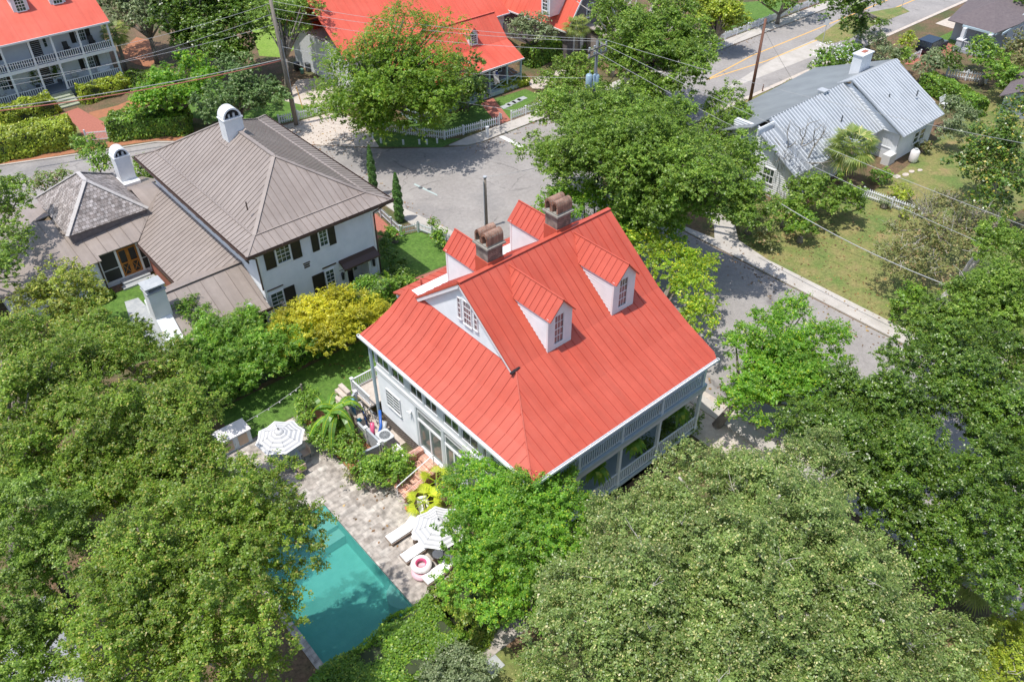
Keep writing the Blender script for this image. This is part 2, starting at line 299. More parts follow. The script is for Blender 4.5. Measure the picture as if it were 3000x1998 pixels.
class Wall:
    """axis-aligned wall face: u along the wall, z up, d outwards"""
    def __init__(s, face, plane): s.face = face; s.p = plane
    def P(s, u, z, d):
        return {'-y': (u, s.p-d, z), '+y': (u, s.p+d, z), '-x': (s.p-d, u, z), '+x': (s.p+d, u, z)}[s.face]
    def box(s, mb, u0, u1, z0, z1, d0, d1):
        a = s.P(u0, z0, d0); b = s.P(u1, z1, d1); mb.box(*a, *b)
def siding(mb, W, span, z0, z1, e=.17, d=.058, back=.12):
    """real lapped boards; span(z)->(u0,u1)"""
    z = z0
    while z < z1-.01:
        zt = min(z+e, z1); a0, a1 = span(z); b0, b1 = span(zt)
        if a1 > a0:
            if b1 < b0: b0 = b1 = (b0+b1)/2
            mb.add([W.P(a0, z, d), W.P(a1, z, d), W.P(b1, zt, .0), W.P(b0, zt, .0), W.P(a0, z, 0), W.P(a1, z, 0)], [(0, 1, 2, 3), (4, 5, 1, 0)])
        z = zt
    a0, a1 = span(z0); b0, b1 = span(z1); mid = .5*(z0+z1)
    pts = [(a0, z0), (a1, z0)]
    n = 6
    for i in range(1, n+1): zz = z0+(z1-z0)*i/n; pts.append((span(zz)[1], zz))
    for i in range(n, 0, -1): zz = z0+(z1-z0)*i/n; pts.append((span(zz)[0], zz))
    A = W.P(0, 0, -.004); B = W.P(0, 0, -back)
    mb.prism([W.P(u, z_, -.004) for u, z_ in pts], np.array(B)-np.array(A))
def window(par, W, u0, u1, z0, z1, nx=2, nz=2, fr=.07, glass=None, frame=None, sash=True, d=.085, mt=.022, name='window', label=None):
    frame = frame or TRIM; glass = glass or GLASS
    f = MB(); t = fr
    W.box(f, u0, u0+t, z0, z1, 0, d+.04); W.box(f, u1-t, u1, z0, z1, 0, d+.04)
    W.box(f, u0+t, u1-t, z1-t, z1, 0, d+.038); W.box(f, u0-.03, u1+.03, z0-.05, z0+t*.7, 0, d+.07)
    for i in range(1, nx): u = u0+t+(u1-u0-2*t)*i/nx; W.box(f, u-mt/2, u+mt/2, z0+t*.7, z1-t, d, d+.02)
    for i in range(1, nz): z = z0+t+(z1-z0-2*t)*i/nz; hh = mt*(1.7 if sash and i*2 == nz else 1); W.box(f, u0+t, u1-t, z-hh/2, z+hh/2, d, d+.024)
    o = f.build(name, frame, par)
    if label: o['label'] = label
    p = MB(); W.box(p, u0+t, u1-t, z0+t*.7, z1-t, d-.015, d); p.build('pane', glass, o)
    return o
def shutter(par, W, u0, u1, z0, z1, m=None):
    s = MB(); t = .05
    W.box(s, u0, u0+t, z0, z1, .05, .11); W.box(s, u1-t, u1, z0, z1, .05, .11); W.box(s, u0+t, u1-t, z0, z0+t, .05, .107); W.box(s, u0+t, u1-t, z1-t, z1, .05, .107)
    W.box(s, u0+t, u1-t, z0+t, z1-t, .05, .085); W.box(s, u0+t, u1-t, (z0+z1)/2-.03, (z0+z1)/2+.03, .085, .1)
    return s.build('shutter', m or SHUT, par)

def roofpoly(mb, pts, sd_, spacing=.5, th=.1, sh=.03, sw=.024, seams=True, off=0.):
    """roof plane of real thickness with standing seams running along sd_; ribs get material slot 1"""
    P = [np.array(p, float) for p in pts]; n = np.zeros(3)
    for i in range(len(P)): n += np.cross(P[i], P[(i+1) % len(P)])
    n /= np.linalg.norm(n)
    if n[2] < 0: n = -n; P = P[::-1]
    c0 = mb.cur; mb.cur = 0
    mb.prism([p-n*th for p in P], n*th)
    if seams:
        mb.cur = 1
        s = np.array(sd_, float); s -= n*(s@n); s /= np.linalg.norm(s); e = np.cross(n, s); O = P[0]
        q = [((p-O)@s, (p-O)@e) for p in P]; tmin = min(b for a, b in q); tmax = max(b for a, b in q)
        # world-aligned phase so neighbouring planes agree
        ph = (O@e) % spacing
        k = math.ceil((tmin+ph)/spacing)
        while True:
            t = k*spacing-ph+off
            if t > tmax-.03: break
            if t > tmin+.03:
                xs = []
                for i in range(len(q)):
                    (a0, b0), (a1, b1) = q[i], q[(i+1) % len(q)]
                    if (b0-t)*(b1-t) < 0: xs.append(a0+(a1-a0)*(t-b0)/(b1-b0))
                xs.sort()
                for j in range(0, len(xs)-1, 2):
                    if xs[j+1]-xs[j] > .15: mb.bar(O+s*(xs[j]+.02)+e*t+n*sh/2, O+s*(xs[j+1]-.02)+e*t+n*sh/2, sw, sh, n)
            k += 1
    mb.cur = c0
def ridgecap(mb, pts, wd=.22, ht=.05):
    c0 = mb.cur; mb.cur = 0
    for a, b in zip(pts[:-1], pts[1:]): mb.bar(np.array(a)+(0, 0, .02), np.array(b)+(0, 0, .02), wd, ht)
    mb.cur = c0
def rail(par, p0, p1, h=.92, sp=.15, m=None, bw=.04, names='railing', wd=.08, zb=.1):
    """balustrade as one part"""
    mb = MB(); p0 = np.array(p0, float); p1 = np.array(p1, float); L = np.linalg.norm(p1-p0)
    mb.bar(p0+(0, 0, h), p1+(0, 0, h), wd, .06); mb.bar(p0+(0, 0, zb), p1+(0, 0, zb), wd*.6, .06)
    n = max(2, int(L/sp))
    for i in range(1, n): q = p0+(p1-p0)*i/n; mb.bar(q+(0, 0, zb+.03), q+(0, 0, h-.03), bw, bw)
    return mb.build(names, m or TRIM, par)
def post(par, x, y, z0, z1, s=.16, m=None, name='post', cap=False):
    mb = MB(); mb.box(x-s/2, y-s/2, z0, x+s/2, y+s/2, z1); mb.box(x-s*.62, y-s*.62, z0, x+s*.62, y+s*.62, z0+.18); mb.box(x-s*.6, y-s*.6, z1-.12, x+s*.6, y+s*.6, z1)
    if cap: mb.prism([(x-s*.8, y-s*.8, z1), (x+s*.8, y-s*.8, z1), (x+s*.8, y+s*.8, z1), (x-s*.8, y+s*.8, z1)], (0, 0, .05))
    return mb.build(name, m or TRIM, par)
def fence(name, label, pts, h=.95, sp=.16, pw=.085, m=None, group=None, post_sp=2.4, z0=0.03, cap=True):
    m = m or TRIM; P = [np.array((p[0], p[1], z0), float) for p in pts]; t = thing(name, label, 'fence', P[0], group)
    mb = MB(); rb = MB()
    for a, b in zip(P[:-1], P[1:]):
        L = np.linalg.norm(b-a); d = (b-a)/L; side = np.array((-d[1], d[0], 0))
        rb.bar(a+(0, 0, h*.28)-side*.035, b+(0, 0, h*.28)-side*.035, .04, .09); rb.bar(a+(0, 0, h*.78)-side*.035, b+(0, 0, h*.78)-side*.035, .04, .09)
        n = int(L/sp)
        for i in range(n):
            q = a+d*(i+.5)*L/n
            u0 = q-d*pw/2; u1 = q+d*pw/2
            mb.prism([u0+(0, 0, .05), u1+(0, 0, .05), u1+(0, 0, h-.07), q+(0, 0, h), u0+(0, 0, h-.07)], side*.022)
        k = max(1, round(L/post_sp))
        for i in range(k+(1 if b is P[-1] else 0)):
            q = a+d*L*i/k-side*.09; pb = MB(); pb.box(q[0]-.055, q[1]-.055, z0, q[0]+.055, q[1]+.055, z0+h*1.04)
            if cap: pb.box(q[0]-.08, q[1]-.08, z0+h*1.04, q[0]+.08, q[1]+.08, z0+h*1.04+.05)
            pb.build('post', m, t)
    mb.build('pickets', m, t); rb.build('rails', m, t); return t

# ------------------------------------------------------------------ foliage
rng = np.random.default_rng(7)
def unit(n):
    v = rng.normal(size=(n, 3)); return v/np.linalg.norm(v, axis=1)[:, None]
def leaf_mesh(name, pos, nrm, size, m, parent, aspect=1.7):
    N = len(pos); nrm = nrm/np.linalg.norm(nrm, axis=1)[:, None]
    t = np.cross(nrm, unit(N)); t /= np.linalg.norm(t, axis=1)[:, None]+1e-9; b = np.cross(nrm, t)
    s = size*rng.uniform(.6, 1.3, (N, 1))
    a = t*s*.5*aspect**.5; c = b*s*.5/aspect**.5; bend = nrm*s*.12
    v = np.stack([pos-a, pos-c+bend, pos+a, pos+c+bend], 1).reshape(-1, 3)
    org = np.array(ORG.get(parent.name, (0, 0, 0)) if parent else (0, 0, 0)); v = v-org
    me = bpy.data.meshes.new(name); me.vertices.add(4*N); me.loops.add(4*N); me.polygons.add(N)
    me.vertices.foreach_set('co', v.astype(np.float32).ravel())
    me.loops.foreach_set('vertex_index', np.arange(4*N, dtype=np.int32)); me.polygons.foreach_set('loop_start', np.arange(0, 4*N, 4, dtype=np.int32))
    me.polygons.foreach_set('loop_total', np.full(N, 4, np.int32)); me.materials.append(m); me.update(calc_edges=True)
    o = bpy.data.objects.new(name, me); COL.objects.link(o)
    if parent: o.parent = parent; ORG[o.name] = tuple(org)
    return o
LEAFN = [0]
def lobe_leaves(lobes, leaf, cov=1.5, thin=99., low=-.3, rcf=.34, flat=.55, jit=.18, fill=.12):
    """leaves on sprigs, sprigs on boughs, boughs spread unevenly over each lobe of the crown"""
    pos = []; nr = []
    for (cx, cy, cz, R, Rz) in lobes:
        c = np.array((cx, cy, cz)); S = np.array((R, R, Rz)); area = 2*math.pi*R*(R+Rz)*.7; N = int(area*cov*(.42 if cz > thin else 1.)/(leaf*leaf*.5))
        rb = min(1.5, max(.35, R*rcf)); nb = max(6, int(area/(rb*rb*2.3)))
        d = unit(nb*3); d = d[d[:, 2] > low][:nb]; nb = len(d)
        cb = c+d*S*rng.uniform(.55, 1.0+jit*.4, (nb, 1)); rbs = rb*rng.uniform(.5, 1.25, (nb, 1))
        m = max(8, int(3.6*(rb/.36)**1.4)); e = unit(nb*m).reshape(nb, m, 3)+d[:, None, :]*.5+np.array((0, 0, .5)); e /= np.linalg.norm(e, axis=2)[:, :, None]
        cl = (cb[:, None, :]+e*rbs[:, None, :]*np.array((1, 1, .7))*rng.uniform(.5, 1.15+jit, (nb, m, 1))).reshape(-1, 3); e = e.reshape(-1, 3)
        rs = rng.uniform(.14, .34, (len(cl), 1))*min(1.3, max(.75, rb)); wgt = rng.uniform(.3, 1.6, len(cl)); wgt *= N/wgt.sum()
        idx = np.repeat(np.arange(len(cl)), np.maximum(1, wgt.astype(int))); k = len(idx)
        o = unit(k)*rng.uniform(.1, 1.1, (k, 1))*rs[idx]; o = o*np.array((1, 1, flat))+e[idx]*rng.uniform(-.5, 1.1, (k, 1))*rs[idx]
        pos.append(cl[idx]+o); nr.append(e[idx]*.5+np.array((0, 0, .85))+unit(k)*.62)
        ni = int(k*fill)
        if ni: di = unit(ni); di[:, 2] = np.where(di[:, 2] < low, -di[:, 2], di[:, 2]); pos.append(c+di*S*rng.uniform(.4, .75, (ni, 1))); nr.append(unit(ni)+np.array((0, 0, .6)))
    p = np.concatenate(pos); q = np.concatenate(nr); keep = p[:, 2] > .05
    return p[keep], q[keep]
def px_lobe(l):
    px, py, r, z, rz = l; c = g(px, py, z); return (c[0], c[1], z, r*depth(c)/F*.92, rz*.95)
def tree(name, label, lobes, m, base=None, leafk=1., cov=1.5, trunk=.25, bark=None, limbs=True, group=None, cat='tree', twigs=0, aspect=1.7, world=False, split=1., **kw):
    Ls = lobes if world else [px_lobe(l) for l in lobes]
    if base is None: base = (Ls[0][0], Ls[0][1])
    Lt = Ls; Ls = []
    for (cx, cy, cz, R, Rz) in Lt:
        if R < 2.3 or split <= 0: Ls.append((cx, cy, cz, R, Rz)); continue
        Ls.append((cx, cy, cz-Rz*.34*split, R*.70, Rz*.72)); n_ = 7 if R < 4 else 11; a0 = rng.uniform(0, 6)
        for k in range(n_): a = a0+6.283*k/n_+rng.uniform(-.3, .3); f = rng.uniform(.50, .72); rr = R*rng.uniform(.26, .40); Ls.append((cx+R*f*math.cos(a), cy+R*f*math.sin(a), cz+Rz*(.22-.45*f+.46*split*rng.uniform(-1, 1)), rr, max(.7, rr*.72)))
        Ls.append((cx+rng.uniform(-.25, .25)*R, cy+rng.uniform(-.25, .25)*R, cz+Rz*.42, R*.42, Rz*.5))
    t = thing(name, label, cat, (base[0], base[1], 0), group)
    dd = depth(Ls[0][:3]); leaf = max(.085, min(.22, dd*.00225))*leafk
    p, q = lobe_leaves(Ls, leaf, cov, **kw); LEAFN[0] += len(p)
    leaf_mesh('crown' if cat == 'tree' else 'foliage', p, q, leaf, m, t, aspect)
    tb = MB(); z1 = Ls[0][2]-Ls[0][4]*.45; b0 = np.array((base[0], base[1], 0.))
    fork = np.array((base[0]*.7+Ls[0][0]*.3, base[1]*.7+Ls[0][1]*.3, max(.4, z1*.6)))
    tb.tube([b0, b0*.5+fork*.5+(0, 0, 0), fork], [trunk*1.35, trunk, trunk*.85], 9)
    if limbs:
        for (cx, cy, cz, R, Rz) in Ls:
            for k in range(2 if len(Ls) > 1 else 5):
                a = rng.uniform(0, 6.28); e = np.array((cx+R*.6*math.cos(a), cy+R*.6*math.sin(a), cz+Rz*rng.uniform(0, .5)))
                mid = (fork+e)/2+rng.normal(size=3)*R*.07+(0, 0, R*.05)
                tb.tube([fork, mid, e], [trunk*.6, trunk*.38, trunk*.12], 6)
    tb.build('trunk' if cat == 'tree' else 'stem', bark or BARK, t, True)
    if twigs:
        tw = MB()
        for k in range(twigs):
            cx, cy, cz, R, Rz = Ls[rng.integers(len(Ls))]; d = unit(1)[0]; d[2] = abs(d[2])*.9+.15
            s0 = np.array((cx, cy, cz))+d*np.array((R, R, Rz))*.8; dr = unit(1)[0]*.8+d; L = rng.uniform(.5, 1.3)
            e = s0+dr*L*.8; tw.tube([s0, (s0+e)/2+rng.normal(size=3)*.08, e], [.02, .014, .006], 4)
            for j in range(2): tw.tube([(s0+e)/2, (s0+e)/2+unit(1)[0]*.45+(0, 0, .2)], [.012, .005], 4)
        tw.build('twigs', PALEB, t)
    return t
def hedge(name, label, path, wd, h, m, group=None, leafk=1., cov=2.2, z0=0., cat='hedge', bumpy=.12):
    P = [np.array((p[0], p[1], 0.)) for p in path]; t = thing(name, label, cat, P[0], group); pos = []; nr = []; core = MB()
    for a, b in zip(P[:-1], P[1:]):
        L = np.linalg.norm(b-a); d = (b-a)/L; s = np.array((-d[1], d[0], 0)); leaf = max(.10, min(.2, depth(a)*.0027))*leafk
        def put(A, B, o, nrm, un, vn):
            n = int(A*B*cov/(leaf*leaf*.5)); u = rng.uniform(0, 1, (n, 1))*A; v = rng.uniform(0, 1, (n, 1))*B
            ff = bumpy*(np.sin(u*2.1+v*1.3)+np.sin(u*.9-v*2.7+1.)*.8)+rng.normal(size=(n, 1))*.06
            pos.append(o+un*u+vn*v+nrm*ff); nr.append(nrm+unit(n)*.8+np.array((0, 0, .3)))
        Z = np.array((0, 0, 1.)); o = a+Z*z0
        put(L, wd, o+Z*h-s*wd/2, Z, d, s); put(L, h, o-s*wd/2, -s, d, Z); put(L, h, o+s*wd/2, s, d, Z)
        put(wd, h, o-s*wd/2, -d, s, Z); put(wd, h, o+d*L-s*wd/2, d, s, Z)
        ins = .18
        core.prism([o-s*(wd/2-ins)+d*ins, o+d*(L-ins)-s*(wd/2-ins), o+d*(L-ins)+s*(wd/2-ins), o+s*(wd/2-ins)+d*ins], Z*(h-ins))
    p = np.concatenate(pos); q = np.concatenate(nr); LEAFN[0] += len(p)
    leaf_mesh('foliage', p, q, leaf, m, t); core.build('branches', HCORE, t); return t  # solid core block, inner shade put into its dark colour
def palm(name, label, x, y, h, R, m, n=30, group=None, trunk=.18, up=.5, skirt=True, leafl=12, cat='palm'):
    t = thing(name, label, cat, (x, y, 0), group); tb = MB(); tb.tube([(x, y, 0), (x+.05, y, h*.5), (x, y, h)], [trunk*1.2, trunk, trunk*1.1], 10); tb.build('trunk', BARK, t, True)
    fb = MB()
    for i in range(n):
        a = i*2.399; e = 1-i/n*(1.55 if skirt else 1.1); el = e*up*2.2-.25+rng.uniform(-.15, .15)
        d = np.array((math.cos(a)*math.cos(el), math.sin(a)*math.cos(el), math.sin(el))); s = np.array((-math.sin(a), math.cos(a), 0.)); r = R*rng.uniform(.85, 1.1)
        p0 = np.array((x, y, h)); p1 = p0+d*r*.5+(0, 0, -.04*r); fb.bar(p0, p1, .04, .03)
        nn = np.cross(s, d)
        for k in range(leafl):
            th = (k/(leafl-1)-.5)*2.5; l = r*.55*(1-.28*abs(th)/1.3); dd = d*math.cos(th)+s*math.sin(th)
            w_ = np.cross(nn, dd)*.055*r*.45; m1 = p1+dd*l*.55+nn*.02; tip = p1+dd*l+np.array((0, 0, -.32*l))*rng.uniform(.5, 1.2)
            fb.add([p1, m1-w_, tip, m1+w_], [(0, 1, 2, 3)])
    fb.build('fronds', m, t); return t

# ================================================================== THE SETTING
sheet('ground', [(-500, -400), (700, -400), (700, 700), (-500, 700)], 0, DIRT)
sheet('road', [(35.6, -60), (50.6, -60), (50.6, 46), (53.5, 49.2), (58, 50.3), (330, 50.3), (330, 61), (48.5, 61), (46.8, 61.4), (45, 62.6), (40.2, 66.4), (35.8, 71.3), (23.5, 83.0), (17, 85.4), (9.9, 88.3), (-40, 108), (-44, 99), (8, 79), (22, 73), (31, 66), (33.6, 58), (35.6, 49.9)], .006, ASPH)
slab('sidewalk', [(33.9, 57.6), (33.7, 51.7), (34.6, 48.9), (34.6, -20), (35.7, -20), (35.7, 49.9), (34.5, 57.4)], 0, .10, CONC)
slab('sidewalk', [(50.7, -40), (52.3, -40), (52.3, 29.2), (52.9, 32.5), (54.6, 34.2), (55.6, 37.5), (54.4, 38), (53.4, 35.5), (51.6, 34), (50.8, 40), (50.7, 46)], 0, .10, CONC)
slab('sidewalk', [(46.8, 61.5), (48.2, 61.1), (240, 61.1), (240, 62.8), (54, 62.8), (48, 62.9), (45.4, 62.7)], 0, .10, CONC)
slab('kerb', [(54, 50.2), (300, 50.2), (300, 49.7), (98, 49.7), (53.3, 49.6)], 0, .07, SAND)
slab('kerb', [(9.9, 88.35), (17, 85.45), (23.5, 83.05), (34.5, 73.0), (34.7, 73.2), (23.6, 83.25), (17.1, 85.65), (10, 88.55), (-40, 108.2), (-40, 108)], 0, .09, CONC)
sheet('gravel_drive', [(34.3, 78.2), (41.2, 77.4), (42.3, 71.9), (40.6, 67.6), (39.9, 67.2), (37.9, 69.1), (35.4, 71.9), (33.6, 74.2)], .012, SAND)
sheet('gravel_drive', [(41, 77.5), (45, 77.5), (46, 86), (42.5, 88), (38.2, 84)], .016, SAND)
sheet('grass_verge', [(41.4, 71.7), (40, 67.2), (44.6, 62.9), (47.4, 63.1), (45.8, 64.3)], .022, LAWN)
sheet('stop_line', [(51.0, 60.9), (51.0, 56.3), (50.45, 56.3), (50.45, 60.9)], .012, PAINTW)
for nm, a, b in (('road_marking', (78, 56.2), (88, 55.1)), ('road_marking', (78, 56.2), (88, 57.3)), ('road_marking', (88, 55.1), (240, 54.6)), ('road_marking', (88, 57.3), (240, 58.2))):
    d = np.array((b[0]-a[0], b[1]-a[1])); d = d/np.linalg.norm(d)*.09; s = (-d[1], d[0])
    sheet(nm, [(a[0]-s[0], a[1]-s[1]), (b[0]-s[0], b[1]-s[1]), (b[0]+s[0], b[1]+s[1]), (a[0]+s[0], a[1]+s[1])], .013, YEL)
sheet('road_shoulder', [(76, 52.9), (98, 52.0), (98.5, 55.4), (92, 55.3), (84, 54.2)], .010, CONC)
sheet('grass_island', gp((2385, 115), (2480, 50), (2640, 20), (2665, 35), (2560, 75), (2490, 115), (2425, 132)), .02, LAWND)
sheet('road_shoulder', gp((2740, 70), (2900, 0), (3000, 0), (3000, 30), (2850, 80), (2790, 85)), .02, SAND)
sheet('lawn', gp((2735, 118), (2830, 72), (2900, 90), (2850, 130), (2800, 130)), .02, LAWN)
sheet('driveway', gp((2650, 190), (2735, 115), (2800, 130), (2760, 190)), .018, RBRICK)
# yards
sheet('lawn', [(52.35, -20), (70, -20), (69, 22), (67.6, 29.3), (63, 32), (58, 37), (55.8, 37.5), (54.9, 34), (53.0, 32.2), (52.35, 29)], .01, LAWND)
sheet('lawn', [(69, 20), (100, 16), (104, 34), (84, 31), (76, 30), (68, 29.5)], .01, LAWND)
sheet('planting_bed', gp((2195, 330), (2320, 260), (2335, 275), (2240, 335), (2200, 355)), .014, LAWND)
sheet('lawn', [(52.6, 50), (78, 49.6), (98, 49.6), (98, 47.8), (70, 47), (56, 46)], .008, LAWND)
sheet('lawn', [(35.4, 78.6), (41, 77.6), (42, 84), (37.5, 90), (33, 96), (26, 92), (30, 84)], .01, LAWN)
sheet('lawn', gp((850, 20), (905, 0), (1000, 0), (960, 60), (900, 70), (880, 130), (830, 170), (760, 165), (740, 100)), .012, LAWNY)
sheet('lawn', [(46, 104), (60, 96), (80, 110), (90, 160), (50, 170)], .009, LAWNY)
sheet('lawn', [(43, 71.8), (46.8, 64.8), (52, 63.3), (56, 63.3), (56, 68.6), (50, 68.6)], .01, LAWN)
sheet('lawn', gp((1450, 290), (1540, 262), (1580, 280), (1560, 300), (1505, 328), (1480, 318)), .014, LAWN)
sheet('lawn', gp((2150, 60), (2170, 10), (2260, 0), (2340, 10), (2300, 40), (2165, 75), (2130, 90)), .02, LAWN)
sheet('lawn', [(17, 88.6), (22, 86.9), (24, 92.6), (20.9, 94.8), (18.9, 93.2)], .01, LAWND)
sheet('garden_path', [(18.1, 88.0), (20.3, 87.0), (21.2, 91.6), (20.4, 97.2), (18.4, 96.9), (18.7, 92.3)], .018, RBRICK)
sheet('planting_bed', gp((370, 135), (400, 110), (440, 120), (465, 165), (440, 200), (400, 190), (345, 165)), .02, STRAW)
sheet('planting_bed', gp((345, 310), (395, 288), (470, 300), (300, 345), (255, 360), (262, 330)), .016, STRAW)
sheet('planting_bed', [(6, 89.6), (17, 86.2), (23.5, 83.7), (27, 80.6), (28, 82.5), (24, 85), (6, 92)], .009, STRAW)
sheet('garden_path', [(52.2, 63.1), (54.0, 63.1), (56.3, 68.9), (54.4, 68.9)], .018, RBRICK)
sheet('front_walk', gp((1540, 240), (1640, 205), (1680, 210), (1590, 262), (1560, 260)), .02, SAND)
sheet('lawn', [(27.6, 46.3), (29.6, 46.2), (32.3, 45.9), (34.4, 48.9), (33.6, 51.6), (32.2, 52.0), (29.9, 52.2), (27.6, 52.9)], .012, LAWN)
sheet('brick_edging', [(27.4, 45.4), (32.6, 45.1), (32.5, 45.8), (27.4, 46.2)], .03, RBRICK)
sheet('walkway', [(27.4, 43.6), (34.5, 43.2), (34.5, 45.1), (27.4, 45.4)], .014, CONC)
sheet('garden_path', [(28.6, 52.6), (32.0, 52.2), (32.6, 57.6), (32.4, 62), (28.8, 62)], .014, RBRICK)
sheet('lawn', [(10.5, 38.6), (15.2, 38.6), (18.3, 37.5), (33.5, 37.2), (33.5, 42.2), (10.5, 42.4)], .012, LAWN)
sheet('lawn', [(6.5, 50.5), (13.2, 50.5), (13.4, 59.9), (9.5, 59.9), (6.5, 60.5)], .012, LAWN)
sheet('courtyard_paving', gp((365, 885), (405, 873), (450, 920), (480, 1000), (440, 1020), (380, 935)), .03, STONE)
sheet('driveway', [(34.5, 14), (34.5, 26.5), (36.2, 26.5), (36.2, 14)], .012, SAND)
sheet('walkway', [(32.4, 16), (35.6, 16), (35.6, 24.4), (32.4, 24.4)], .016, SAND)
sheet('lawn', gp((1400, 1960), (1440, 1880), (1500, 1900), (1540, 1998), (1530, 2080), (1360, 2080)), .012, LAWND)
sheet('driveway', gp((-80, 2150), (60, 1800), (150, 1720), (230, 1900), (260, 2060), (200, 2200)), .03, mat('grey_drive', (.27, .275, .29), .8, (.34, .345, .36), 1.))
sheet('driveway', gp((2600, 1400), (2700, 1300), (2830, 1230), (2900, 1330), (2800, 1500), (2680, 1520)), .02, mat('brown_grey_drive', (.30, .27, .25), .9, (.38, .34, .31), 1.))  # brownish grey drive surface
sheet('road_shoulder', gp((2800, 1090), (2880, 1030), (2960, 1050), (2900, 1110)), .02, SAND)

# pool and patio
px0, px1, py0, py1 = 6.75, 11.95, 17.6, 31.0
def ring(name, o, i, z0, z1, m):
    mb = MB(); (a0, b0, a1, b1), (c0, d0, c1, d1) = o, i
    mb.box(a0, b0, z0, a1, d0, z1); mb.box(a0, d1, z0, a1, b1, z1); mb.box(a0, d0, z0, c0, d1, z1); mb.box(c1, d0, z0, a1, d1, z1); return struct(name, mb, m)
ring('pool_coping', (6.35, 17.2, 12.35, 31.4), (px0, py0, px1, py1), -.05, .075, PATIO)
# hole for the pool: the terrace and the ground are raised 2 cm above the water line by the coping; the basin is a real box below
bs = MB(); bs.box(px0-.1, py0-.1, -1.55, px1+.1, py1+.1, -1.5); bs.box(px0-.12, py0-.1, -1.5, px0, py1+.1, .0); bs.box(px1, py0-.1, -1.5, px1+.12, py1+.1, .0); bs.box(px0, py0-.12, -1.5, px1, py0, .0); bs.box(px0, py1, -1.5, px1, py1+.12, .0)
struct('pool_basin', bs, POOLM)
st = MB()
for k in range(3): st.box(px0, py1-.7*(k+1), -1.5, px1, py1-.7*k, -.22-.32*k)
st.prism([(px1, 22.3, -1.5)]+[(px1-.75*math.sin(math.pi*k/8)**.6, 22.3+1.9*k/8, -1.5) for k in range(1, 8)]+[(px1, 24.2, -1.5)], (0, 0, 1.15)); struct('pool_steps', st, POOLS)
bpy.data.objects.remove(bpy.data.objects['ground'])
gm = MB()
for a, b, c, d in ((-500, -400, px0-.05, 700), (px1+.05, -400, 700, 700), (px0-.05, -400, px1+.05, py0-.05), (px0-.05, py1+.05, px1+.05, 700)):
    gm.add([(a, b, 0), (c, b, 0), (c, d, 0), (a, d, 0)], [(0, 1, 2, 3)])
struct('ground', gm, DIRT)
WAT = bpy.data.materials.new('pool_water'); WAT.use_nodes = True; n = WAT.node_tree.nodes; L = WAT.node_tree.links; n.remove(n['Principled BSDF'])
tp = n.new('ShaderNodeBsdfTransparent'); tp.inputs[0].default_value = (.60, .88, .84, 1); gl = n.new('ShaderNodeBsdfGlossy'); gl.inputs['Roughness'].default_value = .04
df = n.new('ShaderNodeBsdfDiffuse'); df.inputs[0].default_value = (.075, .33, .31, 1); mx0 = n.new('ShaderNodeMixShader'); mx0.inputs[0].default_value = .34
ns = n.new('ShaderNodeTexNoise'); ns.inputs['Scale'].default_value = 3.2; ns.inputs['Detail'].default_value = 3; ns.inputs['Distortion'].default_value = .8
ge = n.new('ShaderNodeNewGeometry'); mp = n.new('ShaderNodeMapping'); mp.inputs['Scale'].default_value = (1, 2.2, 1); bp = n.new('ShaderNodeBump'); bp.inputs['Strength'].default_value = .5; bp.inputs['Distance'].default_value = .08
fr = n.new('ShaderNodeFresnel'); fr.inputs[0].default_value = 1.33; mx = n.new('ShaderNodeMixShader')
for a, b in ((ge.outputs['Position'], mp.inputs[0]), (mp.outputs[0], ns.inputs['Vector']), (ns.outputs[0], bp.inputs['Height']), (bp.outputs[0], gl.inputs['Normal']), (bp.outputs[0], fr.inputs['Normal']), (fr.outputs[0], mx.inputs[0]),
             (tp.outputs[0], mx0.inputs[1]), (df.outputs[0], mx0.inputs[2]), (mx0.outputs[0], mx.inputs[1]), (gl.outputs[0], mx.inputs[2]), (mx.outputs[0], n['Material Output'].inputs[0])): L.new(a, b)
# ripples as real waves
NX, NY = 60, 150; vs = []; fs = []
for j in range(NY+1):
    for i in range(NX+1):
        x = px0+(px1-px0)*i/NX; y = py0+(py1-py0)*j/NY
        vs.append((x, y, -.12+.006*math.sin(x*5+y*9+math.sin(y*3))+.005*math.sin(x*9-y*6+math.sin(x*4))))
for j in range(NY):
    for i in range(NX): a = j*(NX+1)+i; fs.append((a, a+1, a+NX+2, a+NX+1))
wm = MB(); wm.add(vs, fs); wo = wm.build('pool_water', WAT, None, True); wo['kind'] = 'structure'
slab('patio', [(12.35, 17.2), (15.7, 17.2), (15.7, 27.9), (15.9, 29.6), (14.45, 29.9), (14.45, 38.5), (8.3, 38.5), (8.3, 31.4), (12.35, 31.4)], 0, .06, PATIO)
sheet('planting_bed', [(14.5, 29.9), (17.6, 29.9), (17.6, 31.9), (16.5, 31.9), (16.5, 38.2), (14.5, 38.4)], .02, STRAW)
sheet('utility_yard', [(16.6, 31.9), (18.4, 31.9), (18.4, 37), (16.6, 37)], .025, SAND)
for i in range(4):
    c = g(1330+i*38, 1838+i*36); s = MB(); s.box(c[0]-.42, c[1]-.42, 0, c[0]+.42, c[1]+.42, .04); o = s.build('stepping_stone', STONE)
    tag(o, ['grey stepping stone by the pool hedge, furthest from the dry lawn', 'second grey stepping stone out from the pool hedge', 'third grey stepping stone out from the pool hedge', 'pale stepping stone nearest the dry lawn at the bottom'][i], 'paving stone', 'stepping stones behind the pool hedge')

